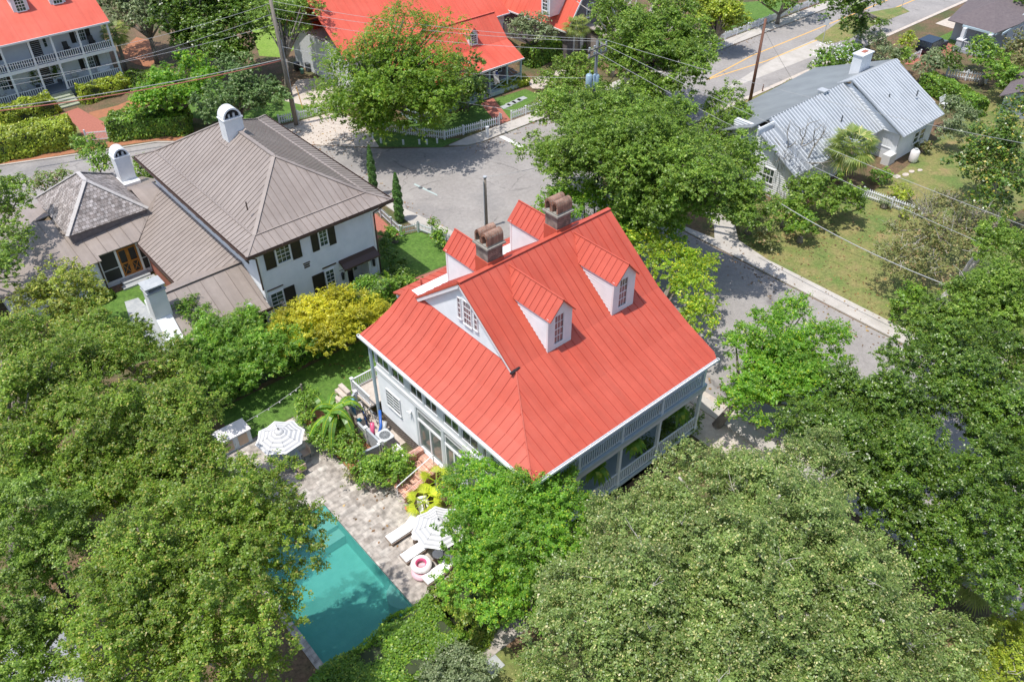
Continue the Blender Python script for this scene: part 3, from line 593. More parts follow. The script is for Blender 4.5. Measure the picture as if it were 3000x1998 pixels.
# ================================================================== MAIN RED-ROOFED HOUSE
RS = [RED, mat('red_seam', (.42, .062, .042), .5)]
hs_ = thing('red_roof_house', 'large white house with coral red metal roof, dormers and brick chimneys beside the pool', 'house', (18.4, 24.6, 0))
W_ = Wall('-x', 18.45)
b = MB(); siding(b, W_, lambda z: (30.35, 34.35), .95, 4.35); b.build('left_wall', WHITE, hs_)
b = MB(); b.box(18.62, 23.5, .9, 21.3, 34.2, 6.9); b.box(21.3, 24.75, .9, 32.0, 34.2, 8.9); b.build('house_body', WHITE, hs_)
b = MB(); W_.box(b, 20.15, 34.4, 4.38, 4.70, -.1, .09); W_.box(b, 20.15, 34.4, 4.30, 4.38, -.1, .05); W_.box(b, 23.4, 34.3, 4.70, 5.08, -.1, .02); W_.box(b, 20.2, 34.4, 6.52, 6.98, -.1, .06); b.build('trim_band', TRIM, hs_)
ups = [(32.86, 34.16), (31.29, 32.56), (29.49, 30.68), (28.08, 29.25), (26.1, 27.45), (24.42, 25.83), (23.71, 23.98)]
prev = 34.36
for u0, u1 in ups+[(23.2, 23.33)]: b = MB(); W_.box(b, u1+.02, prev, 5.08, 6.52, -.1, .05); prev = u0-.02; b.build('pilaster', GREYW, hs_)
for u0, u1 in ups: window(hs_, W_, u0, u1, 5.10, 6.53, 2 if u1-u0 > .5 else 1, 1, fr=.055, mt=.06, d=-.02)
window(hs_, W_, 31.95, 33.45, 2.22, 3.62, 2, 5, fr=.07, mt=.05, label='lower window with white louvre bars')
b = MB()
for z in np.arange(.12, .9, .16): b.bar((18.40, 30.4, z), (18.40, 34.3, z), .02, .04)
for y in np.arange(30.4, 34.35, .16): b.bar((18.38, y, .05), (18.38, y, .92), .02, .04)
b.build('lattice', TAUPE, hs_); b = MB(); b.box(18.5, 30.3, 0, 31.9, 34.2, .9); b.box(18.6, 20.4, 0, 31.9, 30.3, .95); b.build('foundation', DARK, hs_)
# glass doors
for u0, u1, nn in ((27.82, 30.2, 2), (25.88, 27.55, 2), (23.6, 25.62, 2)):
    window(hs_, W_, u0, u1, 3.42, 4.08, 1, 1, fr=.08, glass=GLASST, name='transom_window', d=-.02)
    f = MB(); W_.box(f, u0, u0+.10, .98, 3.40, -.1, .06); W_.box(f, u1-.10, u1, .98, 3.40, -.1, .06); W_.box(f, u0+.1, u1-.1, 3.30, 3.40, -.1, .06); W_.box(f, u0+.1, u1-.1, .98, 1.10, -.1, .07)
    W_.box(f, (u0+u1)/2-.06, (u0+u1)/2+.06, 1.1, 3.3, -.1, .05); o = f.build('sliding_door', TRIM, hs_); p = MB(); W_.box(p, u0+.1, u1-.1, 1.1, 3.3, -.06, -.03); p.build('pane', GLASST, o)
b = MB()
for u0, u1 in ((30.2, 30.36), (27.55, 27.82), (25.62, 25.88), (23.3, 23.6)): W_.box(b, u0, u1, .95, 4.32, -.1, .08)
W_.box(b, 20.2, 30.3, .7, .97, -.1, .14); b.build('door_surround', GREYW, hs_)
# lamp by doors
b = MB(); W_.box(b, 30.75, 30.87, 3.35, 3.6, .03, .12); b.tube([W_.P(30.81, 3.5, .1), W_.P(30.95, 3.55, .3)], .05, 8); b.tube([W_.P(30.81, 3.5, .1), W_.P(30.66, 3.55, .3)], .05, 8); b.build('floodlight', TRIM, hs_)
# porch floors, beams, posts
b = MB(); b.box(18.42, 20.0, 4.56, 32.25, 24.7, 4.80); b.build('upper_porch_floor', PALE, hs_)
b = MB(); b.box(18.45, 20.02, 4.28, 32.2, 20.25, 4.555); b.box(31.98, 20.26, 4.28, 32.2, 24.7, 4.555); b.box(18.5, 20.0, 6.5, 32.2, 20.28, 6.92); b.box(31.98, 20.3, 6.5, 32.2, 24.7, 6.92); b.build('porch_beam', GREYW, hs_)
b = MB(); b.box(18.5, 20.05, 1.0, 32.2, 24.7, 1.2); b.build('lower_porch_floor', PALE, hs_)
b = MB(); b.box(18.5, 20.3, 6.93, 32.1, 24.7, 6.97); b.build('porch_ceiling', PALE, hs_)
Wf = Wall('-y', 24.7); b = MB(); siding(b, Wf, lambda z: (21.35, 32.0), 4.8, 6.9); b.build('porch_wall', GREYS, hs_); b = MB(); siding(b, Wf, lambda z: (21.35, 32.0), 1.2, 4.5); b.build('porch_wall', DGREY, hs_)  # white siding toned grey; the porch's inner shade is put into the colour
for x in (22.6, 26.0, 29.4):
    window(hs_, Wf, x, x+1.0, 5.0, 6.7, 2, 4); window(hs_, Wf, x, x+1.0, 1.6, 3.6, 2, 4); shutter(hs_, Wf, x-.5, x-.05, 5.0, 6.7); shutter(hs_, Wf, x+1.05, x+1.5, 5.0, 6.7)
PORCHP = mat('porch_paint', (.68, .76, .80), .5)
PXS = [18.58, 21.75, 25.05, 28.3, 31.95]
for x in PXS: post(hs_, x, 20.16, 1.2, 4.3, .18, PORCHP, 'porch_post'); post(hs_, x, 20.16, 4.8, 6.52, .18, PORCHP, 'porch_post')
for a, c in zip(PXS[:-1], PXS[1:]): rail(hs_, (a+.1, 20.14, 4.8), (c-.1, 20.14, 4.8), 1.02, .17, PORCHP, .05, zb=.14); rail(hs_, (a+.1, 20.14, 1.2), (c-.1, 20.14, 1.2), 1.02, .17, PORCHP, .05, zb=.14)
rail(hs_, (18.5, 20.3, 4.8), (18.5, 23.3, 4.8), .75, .17, PALE, .045); rail(hs_, (32.05, 20.3, 4.8), (32.05, 24.5, 4.8), 1.02, .17, GREYW, .05)
post(hs_, 32.05, 24.45, 1.2, 6.5, .2, GREYW, 'porch_post')
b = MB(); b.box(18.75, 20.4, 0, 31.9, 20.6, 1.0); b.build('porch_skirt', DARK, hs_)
# gable walls
yr, zr, yk, zk, yb = 28.95, 12.64, 24.6, 9.25, 33.3
hw = lambda z: max(0., (zr-.12-z)/(zr-zk)*(yr-yk)-.0)
Wg = Wall('-x', 21.3); b = MB(); siding(b, Wg, lambda z: (yr-hw(z), yr+hw(z)), 9.0, 12.45, .16); b.build('gable_wall', WHITE, hs_)
Wg2 = Wall('+x', 32.1); b = MB(); siding(b, Wg2, lambda z: (yr-hw(z), yr+hw(z)), 8.9, 12.45); siding(b, Wg2, lambda z: (24.8, 34.1), 1.0, 8.9); b.build('gable_wall', WHITE, hs_)
b = MB()
for s in (-1, 1):
    b.bar((21.16, yr, zr-.27), (21.16, yr+s*4.2, zr-.27-4.2*.779), .22, .20, (0, -s*.6, .8))
b.build('rake_trim', TRIM, hs_)
window(hs_, Wg, 29.07, 29.37, 10.0, 11.42, 1, 4, fr=.045, glass=GLASSR); window(hs_, Wg, 28.16, 28.86, 9.9, 11.5, 3, 4, fr=.06, glass=GLASSR, label='middle sash of the three part gable window'); window(hs_, Wg, 27.64, 27.95, 10.0, 11.42, 1, 4, fr=.045, glass=GLASSR)
# roofs
b = MB(); X0, X1 = 21.02, 32.45
roofpoly(b, [(X0, yk, zk), (X1, yk, zk), (X1, yr, zr), (X0, yr, zr)], (0, 1, 0), .56)
roofpoly(b, [(X1, yb, zk), (X0, yb, zk), (X0, yr, zr), (X1, yr, zr)], (0, 1, 0), .56)
ym, zm = 22.2, 8.0; xm = 18.05+(21.25-18.05)*(ym-19.72)/(yk-19.72)
roofpoly(b, [(18.05, 19.72, 7.0), (X1-.25, 19.72, 7.0), (X1, 20.1, 7.12), (X1, ym, zm), (xm, ym, zm)], (0, 1, 0), .56)
roofpoly(b, [(xm, ym, zm), (X1, ym, zm), (X1, yk, zk), (21.25, yk, zk)], (0, 1, 0), .56)
zl = [(18.05, 7.0), (19.0, 7.46), (19.95, 8.10), (21.27, zk)]
def hy(x): return 19.72+(yk-19.72)*(x-18.05)/(21.25-18.05)
def fy(x): return 35.1-(35.1-34.4)*(x-18.05)/3.2
for (xa, za), (xb, zb) in zip(zl[:-1], zl[1:]): roofpoly(b, [(xa, fy(xa), za), (xa, hy(xa), za), (xb, hy(xb), zb), (xb, fy(xb), zb)], (1, 0, 0), .60)
ridgecap(b, [(X0, yr, zr), (X1, yr, zr)], .26); ridgecap(b, [(18.05, 19.72, 7.0), (xm, ym, zm), (21.25, yk, zk)], .05, .06)
roofpoly(b, [(X1, 36.2, 7.9), (21.3, 36.2, 7.9), (21.3, yb-.1, 9.0), (X1, yb-.1, 9.0)], (0, 1, 0), .56)
b.build('roof', RS, hs_)
b = MB(); b.box(21.27, 33.2, 8.9, 32.0, 34.3, 9.0); b.box(18.5, 34.2, 6.9, 21.3, 34.9, 7.0); b.build('soffit', TRIM, hs_)
b = MB(); b.box(21.4, 35.8, 7.6, 32.2, 36.0, 7.85); b.build('rear_fascia', TRIM, hs_)
# gutters
def gutter(par, p0, p1, m, r=.075):
    mb = MB(); p0 = np.array(p0, float); p1 = np.array(p1, float); d = (p1-p0)/np.linalg.norm(p1-p0); s = np.array((-d[1], d[0], 0.))
    mb.bar(p0-(0, 0, r), p1-(0, 0, r), r*1.6, .02); mb.bar(p0+s*r, p1+s*r, .02, r*1.9); mb.bar(p0-s*r, p1-s*r, .02, r*1.9)
    n = int(np.linalg.norm(p1-p0)/1.2)
    for i in range(n+1): q = p0+(p1-p0)*i/max(n, 1); mb.bar(q-s*r+(0, 0, r*.9), q+s*r+(0, 0, r*.9), .03, .02)
    return mb.build('gutter', m, par)
gutter(hs_, (17.95, 19.8, 6.93), (17.95, 35.15, 6.93), TRIM); gutter(hs_, (18.1, 19.63, 6.93), (32.3, 19.63, 6.93), TRIM)
b = MB(); b.tube([(18.0, 34.6, 6.85), (18.32, 34.62, 6.5), (18.30, 34.62, .1)], .11, 8); b.build('downspout', PALE, hs_)
# dormers
def dormer(x0, s):
    yf = yr-s*4.38; xc = x0+.82; x1 = x0+1.64; zb_ = 9.2; ze = 11.45; zp = 12.42
    W = Wall('-y' if s > 0 else '+y', yf); d_ = MB()
    def yroof(z): return yr-s*(zr-z)/.779
    for side in (x0, x1):
        Wd = Wall('-x' if side == x0 else '+x', side)
        def sp(z): a, c = sorted((yf, yroof(z)+s*.15)); return (a, c)
        siding(d_, Wd, sp, zb_+.05, ze, .165, .052, .08)
    W.box(d_, x0-.065, x0+.42, zb_, ze, -.1, .03); W.box(d_, x1-.55, x1+.03, zb_, ze, -.1, .03); W.box(d_, x0+.42, x1-.55, 11.4, ze, -.1, .03); W.box(d_, x0+.42, x1-.55, zb_, 9.5, -.1, .03)
    d_.prism([W.P(x0-.03, ze, .03), W.P(x1+.03, ze, .03), W.P(xc, zp-.12, .03)], np.array(W.P(0, 0, -.1))-np.array(W.P(0, 0, .03)))
    W.box(d_, x0+.1, x1-.1, 9.2, 11.3, -.5, -.4)
    o = d_.build('dormer', WHITE, hs_)
    window(o, W, x0+.40, x1-.53, 9.5, 11.42, 3, 4, fr=.055, glass=GLASSR, d=-.03)
    r = MB(); yo = yf-s*.22; ztip = zp; ow = .12; zeo = ze-.08
    for side, xe in ((-1, x0-ow), (1, x1+ow)):
        ye = yroof(zeo); yp = yroof(ztip)
        pts = [(xe, yo, zeo), (xe, ye, zeo), (xc, yp, ztip), (xc, yo, ztip)]
        roofpoly(r, pts, (xc-xe, 0, ztip-zeo), .42, th=.06)
    ridgecap(r, [(xc, yo, zp), (xc, yroof(zp), zp)], .1, .03); r.build('dormer_roof', RS, o)
for x0 in (23.52, 28.46): dormer(x0, 1)
for x0 in (23.52, 28.46): dormer(x0, -1)
# chimneys
for cx, cy in ((23.72, 29.6), (28.78, 29.55)):
    c = MB(); c.box(cx-.52, cy-.5, 11.6, cx+.52, cy+.5, 13.66); o = c.build('chimney', [BRICKW], hs_)
    
    for sx in (-1, 1): c2 = MB(); c2.box(cx+sx*.522, cy-.5, 11.9, cx+sx*.527, cy+.5, 13.66); c2.build('side_brickwork', BRICKX, o)
    c = MB(); c.box(cx-.66, cy-.64, 13.66, cx+.66, cy+.64, 13.76); c.box(cx-.58, cy-.56, 13.76, cx+.58, cy+.56, 13.84); c.build('corbel', mat('weathered_mortar', (.26, .24, .20), .9, (.36, .34, .30), 6), o)
    a = MB()
    for dy in (-.27, .27):
        outer = []; inner = []
        for k in range(13):
            t = math.pi*k/12; outer.append((cy+dy+.27*math.cos(t), 14.22+.34*math.sin(t))); inner.append((cy+dy+.16*math.cos(t), 14.18+.22*math.sin(t)))
        prof = [(cy+dy+.27, 13.84)]+outer+[(cy+dy-.27, 13.84), (cy+dy-.16, 13.84)]+inner[::-1]+[(cy+dy+.16, 13.84)]
        for i in range(12):
            q = [outer[i], outer[i+1], inner[i+1], inner[i]]; a.prism([(cx-.56, y, z) for y, z in q], (1.12, 0, 0))
        for sg in (1, -1): a.box(cx-.56, cy+dy+sg*.16, 13.84, cx+.56, cy+dy+sg*.27, 14.23)
    a.box(cx-.1, cy-.5, 13.84, cx+.1, cy+.5, 14.3); a.build('arched_cap', ARCHB, o)
    f = MB(); f.box(cx-.60, cy-.56, 11.5, cx+.60, cy+.56, 12.75-.0) if False else f.box(cx-.575, cy-.555, 11.5, cx+.575, cy+.555, 12.82); f.build('flashing', RED, o)
# small rear porch landing with rail
b = MB(); b.box(17.9, 35.0, 1.02, 21, 37.2, 1.15); b.build('landing_floor', SAND, hs_)
rail(hs_, (18.0, 35.0, 1.15), (18.0, 37.1, 1.15), .85, .15); rail(hs_, (18.0, 37.1, 1.15), (20.4, 37.1, 1.15), .85, .15); post(hs_, 18.0, 37.1, 0, 2.1, .14, TRIM, 'newel', True)
b = MB()
for k in range(4): b.box(17.9-.3*(k+1), 37.3, .02, 17.9-.3*k, 38.4, .9-.24*k)
b.build('side_steps', SAND, hs_)
b = MB(); b.tube([(22.34, 34.5, 8.6), (22.34, 34.5, 9.3)], .06, 8); b.build('vent_pipe', RED, hs_)
# brick stair to the glass doors
b = MB()
for k in range(6): b.box(15.75+.4*k, 28.15, .02, 18.3, 29.55, .16*(k+1))
b.box(17.9, 27.0, .06, 18.3, 30.1, .93); b.build('brick_stair', BRICKT, hs_)
b = MB(); b.bar((15.55, 27.95, .35), (18.2, 27.95, 1.0), .34, .55); b.build('stair_cheek', BRICKC, hs_)
b = MB(); b.bar((17.0, 29.85, 1.02), (18.25, 29.85, 1.02), .42, .50); b.box(15.45, 29.6, 0, 17.05, 30.0, .45); b.box(17.0, 29.66, 0, 18.25, 30.04, .80); b.build('stair_cheek', BRICKC, hs_)
b = MB(); b.tube([(15.5, 28.55, .02), (15.5, 28.55, .95)], .03, 6); b.tube([(15.5, 28.55, .95), (18.05, 28.35, 2.0)], .032, 6); b.tube([(18.05, 28.35, .95), (18.05, 28.35, 2.0)], .03, 6); b.build('handrail', TRIM, hs_)

# telescopic cleaning brush lying on the roof
t = thing('roof_brush', 'black brush with orange collar lying on the red roof below the gable', 'brush', (21.2, 25.2, 9.3))
p0 = g(1493, 1056, 9.45); p1 = g(1507, 1075, 9.22); p2 = g(1513, 1086, 9.2)
b = MB(); b.tube([p0, p1], .025, 6); b.build('pole', BLACKM, t); b = MB(); b.tube([p1, p2], .06, 8); b.build('collar', ORWOOD, t)
b = MB(); e0 = g(1497, 1096, 9.25); e1 = g(1521, 1076, 9.25); b.bar(e0, e1, .16, .10); b.build('head', BLACKM, t)

# ferns hanging under the lower porch
def fern(x, y, z, R, label):
    t = thing('hanging_fern', label, 'potted plant', (x, y, z-.3), 'ferns hanging in the lower porch'); f = MB()
    f.tube([(x, y, z-.25), (x, y, z)], [.16, .22], 10); f.tube([(x, y, z), (x, y, 4.28)], .01, 4); f.build('hanging_pot', GREYD, t); q = MB()
    for i in range(46):
        a = i*2.4; r = R*rng.uniform(.6, 1.05); el = rng.uniform(.2, 1.2); pts = []
        for k in range(6):
            s_ = k/5; pts.append(np.array((x+math.cos(a)*r*s_, y+math.sin(a)*r*s_, z+r*(math.sin(el)*s_*1.1-1.25*s_*s_))))
        sd2 = np.array((-math.sin(a), math.cos(a), 0))
        for k in range(5):
            w0 = .13*math.sin(math.pi*(k/5*.85+.1)); w1 = .13*math.sin(math.pi*((k+1)/5*.85+.1)); q.add([pts[k]-sd2*w0, pts[k]+sd2*w0, pts[k+1]+sd2*w1, pts[k+1]-sd2*w1], [(0, 1, 2, 3)])
    q.build('fronds', L_BRI, t)
fern(23.6, 20.5, 3.45, .95, 'big green fern hanging in the lower porch bay nearest the pool'); fern(26.6, 20.5, 3.4, .8, 'green fern hanging in the middle bay of the lower porch'); fern(30.6, 20.5, 3.4, .8, 'green fern hanging in the lower porch bay nearest the street')

# ================================================================== BROWN-ROOFED HOUSE
BS = [BROWN, mat('brown_seam', (.15, .12, .10), .5)]
bh = thing('brown_roof_house', 'two storey white house with taupe metal hip roof and dark shutters beside the street', 'house', (17.5, 47.3, 0))
bx0, bx1, by0, by1 = 17.55, 26.85, 47.3, 65.4
Wb = Wall('-y', by0); Wl = Wall('-x', bx0)
b = MB(); siding(b, Wb, lambda z: (bx0, 24.0), .4, 7.0, .17); siding(b, Wb, lambda z: (24.0, 26.05), 3.05, 7.0, .17); siding(b, Wb, lambda z: (26.05, bx1), .4, 7.0, .17)
b.build('front_wall', WHITE, bh)
b = MB(); siding(b, Wl, lambda z: (by0, by1), .4, 7.0, .17); b.build('side_wall', WHITE, bh)
b = MB(); b.box(bx0+.05, by0+1.2, 0, bx1-.05, by1-.05, 6.95); b.box(bx1-.3, by0+.05, 0, bx1-.02, by0+1.2, 6.95); b.box(bx0+.05, by0+.05, 3.1, bx1-.1, by0+1.2, 6.95); b.box(bx0+.05, by0+.05, 0, 24.0, by0+1.2, 3.1); b.build('house_body', WHITE, bh)
b = MB(); Wb.box(b, bx0-.03, bx0+.12, .1, 6.95, 0, .08); b.build('corner_board', TRIM, bh); b = MB(); Wb.box(b, bx1-.12, bx1+.03, .1, 6.95, 0, .08); b.build('corner_board', TRIM, bh)
window(bh, Wb, 18.86, 20.02, 5.38, 6.78, 3, 4, fr=.09); window(bh, Wb, 22.27, 23.0, 5.36, 6.76, 2, 4, fr=.08, label='upper window reflecting bright blue')
window(bh, Wb, 17.78, 18.85, 1.2, 3.35, 2, 6, fr=.09); window(bh, Wb, 22.25, 23.06, 1.2, 3.3, 2, 6, fr=.09)
for a, c, z0, z1 in ((18.03, 18.8, 5.28, 6.8), (20.1, 20.82, 5.25, 6.8), (21.68, 22.22, 5.2, 6.78), (23.06, 23.62, 5.18, 6.78), (18.9, 19.75, 1.1, 3.3), (21.22, 22.18, 1.1, 3.3)): shutter(bh, Wb, a, c, z0, z1)
b = MB(); Wb.box(b, 17.7, 18.95, 3.62, 3.68, 0, .12); Wb.box(b, 22.15, 23.3, 3.52, 3.58, 0, .12); Wb.box(b, 20.75, 21.3, 4.55, 4.6, 0, .1); b.box(20.8, by0-.05, 4.15, 21.25, by0, 4.5) ; b.build('head_flashing', BROWND, bh)
# entry
b = MB(); b.box(24.0, by0+1.12, .4, 26.05, by0+1.2, 3.05); b.box(24.0, by0, .35, 24.1, by0+1.2, 3.05); b.box(25.95, by0, .35, 26.05, by0+1.2, 3.05); Wb.box(b, 23.9, 24.1, .3, 3.1, 0, .08); Wb.box(b, 25.95, 26.15, .3, 3.1, 0, .08); Wb.box(b, 24.1, 25.95, 2.9, 3.1, 0, .075); b.build('entry_recess', TRIM, bh)
b = MB(); b.box(24.2, by0+1.05, .45, 25.15, by0+1.12, 2.65); o = b.build('front_door', SHUT, bh); b = MB(); b.box(24.32, by0+1.03, 1.55, 25.03, by0+1.048, 2.5); b.build('pane', GLASSR, o)
b = MB()
for z in (1.5, 2.0, 2.5): b.box(24.3, by0+1.01, z-.02, 25.05, by0+1.028, z+.02)
b.box(24.66, by0+1.008, 1.55, 24.70, by0+1.03, 2.5); b.build('muntins', SHUT, o)
b = MB(); b.box(25.3, by0+1.06, 1.4, 25.55, by0+1.12, 2.55); b.build('sidelight', GLASS, bh)
b = MB(); b.box(24.05, by0-.75, .05, 26.0, by0+1.1, .40); b.build('entry_step', brickmat('dark_stair_brick', (.25, .13, .10), (.35, .22, .18), (.5, .46, .42), .2, .08), bh)
b = MB(); pf = [(23.55, by0-.04, 3.62), (26.6, by0-.04, 3.62), (26.6, by0-.45, 3.5), (26.6, by0-.85, 3.22), (23.55, by0-.85, 3.22), (23.55, by0-.45, 3.5)]
b.add(pf, [(0, 1, 2, 5), (5, 2, 3, 4)]); b.add([(p[0], p[1], p[2]-.07) for p in pf], [(5, 2, 1, 0), (4, 3, 2, 5)]); b.bar((23.5, by0-.87, 3.17), (26.65, by0-.87, 3.17), .05, .12); b.bar((23.55, by0, 3.5), (23.55, by0-.85, 3.2), .04, .14); b.bar((26.6, by0, 3.5), (26.6, by0-.85, 3.2), .04, .14); b.build('door_canopy', BROWND, bh)
for x in (23.66, 26.42):
    b = MB(); b.tube([(x, by0-.14, 1.95), (x, by0-.14, 2.45)], [.10, .13], 6); b.tube([(x, by0-.14, 2.45), (x, by0-.14, 2.62)], [.15, .02], 6); b.box(x-.2, by0-.05, 2.72, x+.2, by0, 2.76); b.build('wall_lantern', LAMPG, bh)
# side windows just under the eave
for y in (49.3, 51.6, 54.6, 57.4, 60.2, 62.6):
    window(bh, Wl, y, y+.95, 5.35, 6.75, 2, 4, fr=.08); shutter(bh, Wl, y-.5, y-.04, 5.3, 6.75); shutter(bh, Wl, y+.99, y+1.45, 5.3, 6.75)
def hip(b, x0, y0, x1, y1, ze, zr_, kin, zk_, sp=.46, spe=.50, cap=True):
    """hip roof with bell-cast eaves: outer shallow band, inner steep planes, ridge along the longer side"""
    i0, j0, i1, j1 = x0+kin, y0+kin, x1-kin, y1-kin; xc = (x0+x1)/2; hw_ = (x1-x0)/2; ra, rb_ = (xc, y0+hw_, zr_), (xc, y1-hw_, zr_)
    O = [(x0, y0, ze), (x1, y0, ze), (x1, y1, ze), (x0, y1, ze)]; I = [(i0, j0, zk_), (i1, j0, zk_), (i1, j1, zk_), (i0, j1, zk_)]
    for k, sdv in enumerate(((0, 1, 0), (-1, 0, 0), (0, -1, 0), (1, 0, 0))): roofpoly(b, [O[k], O[(k+1) % 4], I[(k+1) % 4], I[k]], sdv, spe if k % 2 == 0 else sp)
    roofpoly(b, [I[0], I[1], ra], (0, 1, 0), spe); roofpoly(b, [I[1], I[2], rb_, ra], (-1, 0, 0), sp); roofpoly(b, [I[2], I[3], rb_], (0, -1, 0), spe); roofpoly(b, [I[3], I[0], ra, rb_], (1, 0, 0), sp)
    if cap:
        for k in range(4): ridgecap(b, [O[k], I[k]], .2, .05); ridgecap(b, [I[k], (ra, ra, rb_, rb_)[k]], .26, .06); ridgecap(b, [I[k], I[(k+1) % 4]], .2, .03)
        ridgecap(b, [ra, rb_], .28, .07)
b = MB(); hip(b, 16.7, 46.75, 28.35, 66.25, 7.2, 10.45, 1.35, 7.72); b.build('roof', BS, bh)
b = MB(); b.box(16.75, 46.8, 7.0, 28.3, 66.2, 7.08); b.build('soffit', TRIM, bh)
gutter(bh, (16.7, 46.66, 7.1), (28.45, 46.66, 7.1), BROWND, .08); gutter(bh, (16.62, 46.7, 7.1), (16.62, 66.4, 7.1), BROWND, .07); gutter(bh, (28.44, 46.7, 7.1), (28.44, 66.4, 7.1), BROWND, .07)
b = MB(); b.tube([(16.9, 46.8, 7.0), (17.45, 47.2, 6.5), (17.45, 47.2, 3.9)], .06, 8); b.build('downspout', BROWND, bh); b = MB(); b.tube([(28.2, 46.8, 7.0), (26.97, 47.22, 6.4), (26.97, 47.22, .1)], .06, 8); b.build('downspout', BROWND, bh)
for px_, py_, z in ((604, 425, 8.9), (723, 605, 9.0)):
    q = g(px_, py_, z); b = MB(); b.tube([q-(0, 0, .3), q+(0, 0, .35)], .05, 8); b.build('vent_pipe', BROWND, bh)
# white arched chimney
def arch_chimney(par, x0, y0, x1, y1, zb_, zt, arch=.7, shoulder=None):
    c = MB(); c.box(x0, y0, zb_, x1, y1, zt)
    if shoulder: c.box(shoulder[0], shoulder[1], 0, shoulder[2], shoulder[3], shoulder[4]); c.prism([(shoulder[0], shoulder[1], shoulder[4]), (shoulder[2], shoulder[1], shoulder[4]), (shoulder[2], shoulder[3], shoulder[4]), (shoulder[0], shoulder[3], shoulder[4])], (0, 0, .12))
    o = c.build('chimney', WHITE, par); c = MB(); c.box(x0-.06, y0-.06, zt, x1+.06, y1+.06, zt+.08); c.build('chimney_ledge', TRIM, o)
    xc = (x0+x1)/2; r = (x1-x0)/2; a = MB(); n_ = 14
    for k in range(n_):
        t0, t1 = math.pi*k/n_, math.pi*(k+1)/n_
        P = [(xc+r*math.cos(t), zt+.08+arch*math.sin(t)) for t in (t0, t1)]; Q = [(xc+(r-.12)*math.cos(t), zt+.08+(arch-.12)*math.sin(t)) for t in (t1, t0)]
        a.prism([(x, y0, z) for x, z in P+Q], (0, y1-y0, 0))
    a.build('arched_cap', WHITE, o, False)
    d_ = MB(); d_.prism([(xc+(r-.13)*math.cos(math.pi*k/n_), y0+.25, zt+.085+(arch-.13)*math.sin(math.pi*k/n_)) for k in range(n_+1)], (0, y1-y0-.5, 0)); d_.build('flue_opening', DARK, o)
    f_ = MB(); f_.tube([(xc-.2, y0+.15, zt+.09), (xc-.2, y0+.15, zt+.4)], .08, 8); f_.tube([(xc+.18, y0+.15, zt+.09), (xc+.18, y0+.15, zt+.45)], .1, 8); f_.build('flue', GREYP, o); return o
arch_chimney(bh, 21.5, 57.9, 22.95, 58.95, 9.2, 11.5, .78)
b = MB(); b.bar((21.2, 57.7, 9.63), (23.0, 57.75, 10.62), .3, .04); b.bar((21.3, 57.7, 9.68), (21.3, 59.2, 9.68), .25, .04); b.build('flashing', BROWN, bh)
# connector, near wing, screened wing
Wc = Wall('-x', 13.95)
b = MB(); roofpoly(b, [(13.5, 50.6, 3.0), (13.5, 60.6, 3.0), (17.5, 64.6, 4.75), (17.5, 50.4, 4.75)], (1, 0, 0), .47)
roofpoly(b, [(10.6, 46.3, 2.95), (17.35, 46.3, 2.95), (17.35, 47.35, 3.3), (10.75, 47.35, 3.3)], (0, 1, 0), .95); roofpoly(b, [(10.75, 47.35, 3.3), (17.4, 47.35, 3.3), (17.5, 50.25, 4.72), (11.35, 50.25, 4.72)], (0, 1, 0), .95)
roofpoly(b, [(11.35, 50.25, 4.72), (17.5, 50.25, 4.72), (17.5, 50.45, 4.74), (14.5, 53.2, 3.45), (13.4, 53.3, 2.95), (11.2, 53.3, 2.95)], (0, -1, 0), .95, seams=False); ridgecap(b, [(11.3, 50.25, 4.76), (17.5, 50.25, 4.78)], .3)
b.build('wing_roof', BS, bh)
b = MB(); siding(b, Wall('-y', 46.9), lambda z: (11.1, 17.2), .2, 2.9, .17); siding(b, Wall('-x', 11.0), lambda z: (47.0, 53.0), .2, 3.0); b.box(11.15, 47.05, 0, 17.5, 53.1, 2.9); b.box(14.0, 53.1, 0, 17.5, 64.5, 2.9); b.build('wing_wall', WHITE, bh)
window(bh, Wall('-y', 46.9), 16.1, 17.1, 1.0, 2.4, 1, 1, glass=DARK); window(bh, Wall('-y', 46.9), 15.0, 16.0, 1.0, 2.4, 1, 1, glass=DARK)
b = MB(); b.box(13.97, 53.4, 0, 14.0, 60.9, 2.9); b.build('connector_wall', RBRICK, bh); gutter(bh, (13.42, 53.3, 2.92), (13.42, 60.5, 2.92), BROWND, .07)
gutter(bh, (14.5, 46.22, 2.9), (17.45, 46.22, 2.9), BROWND, .07)
b = MB(); b.box(15.9, 46.75, 3.14, 16.3, 47.15, 3.42); b.build('roof_vent', GREYP, bh)
c = MB(); c.box(10.35, 48.6, 3.2, 11.5, 49.6, 6.1); c.box(10.2, 46.6, 0, 11.25, 50.9, 3.05); c.prism([(10.2, 46.6, 3.05), (11.25, 46.6, 3.05), (11.25, 50.9, 3.05), (10.2, 50.9, 3.05)], (.02, .02, .03)); c.prism([(10.2, 46.6, 3.05), (10.2, 50.9, 3.05), (10.35, 49.6, 4.1), (10.35, 48.6, 4.1)], (1.05, 0, 0)); o = c.build('chimney', WHITE, bh)
c = MB(); c.box(10.27, 48.52, 6.1, 11.58, 49.68, 6.18); c.box(10.4, 48.65, 6.18, 10.5, 49.55, 6.5); c.box(11.35, 48.65, 6.18, 11.45, 49.55, 6.5); c.prism([(10.25, 48.5, 6.5), (11.6, 48.5, 6.5), (11.6, 49.7, 6.5), (10.25, 49.7, 6.5)], (0, 0, .08)); c.build('chimney_cap', STONE, o)
b = MB()
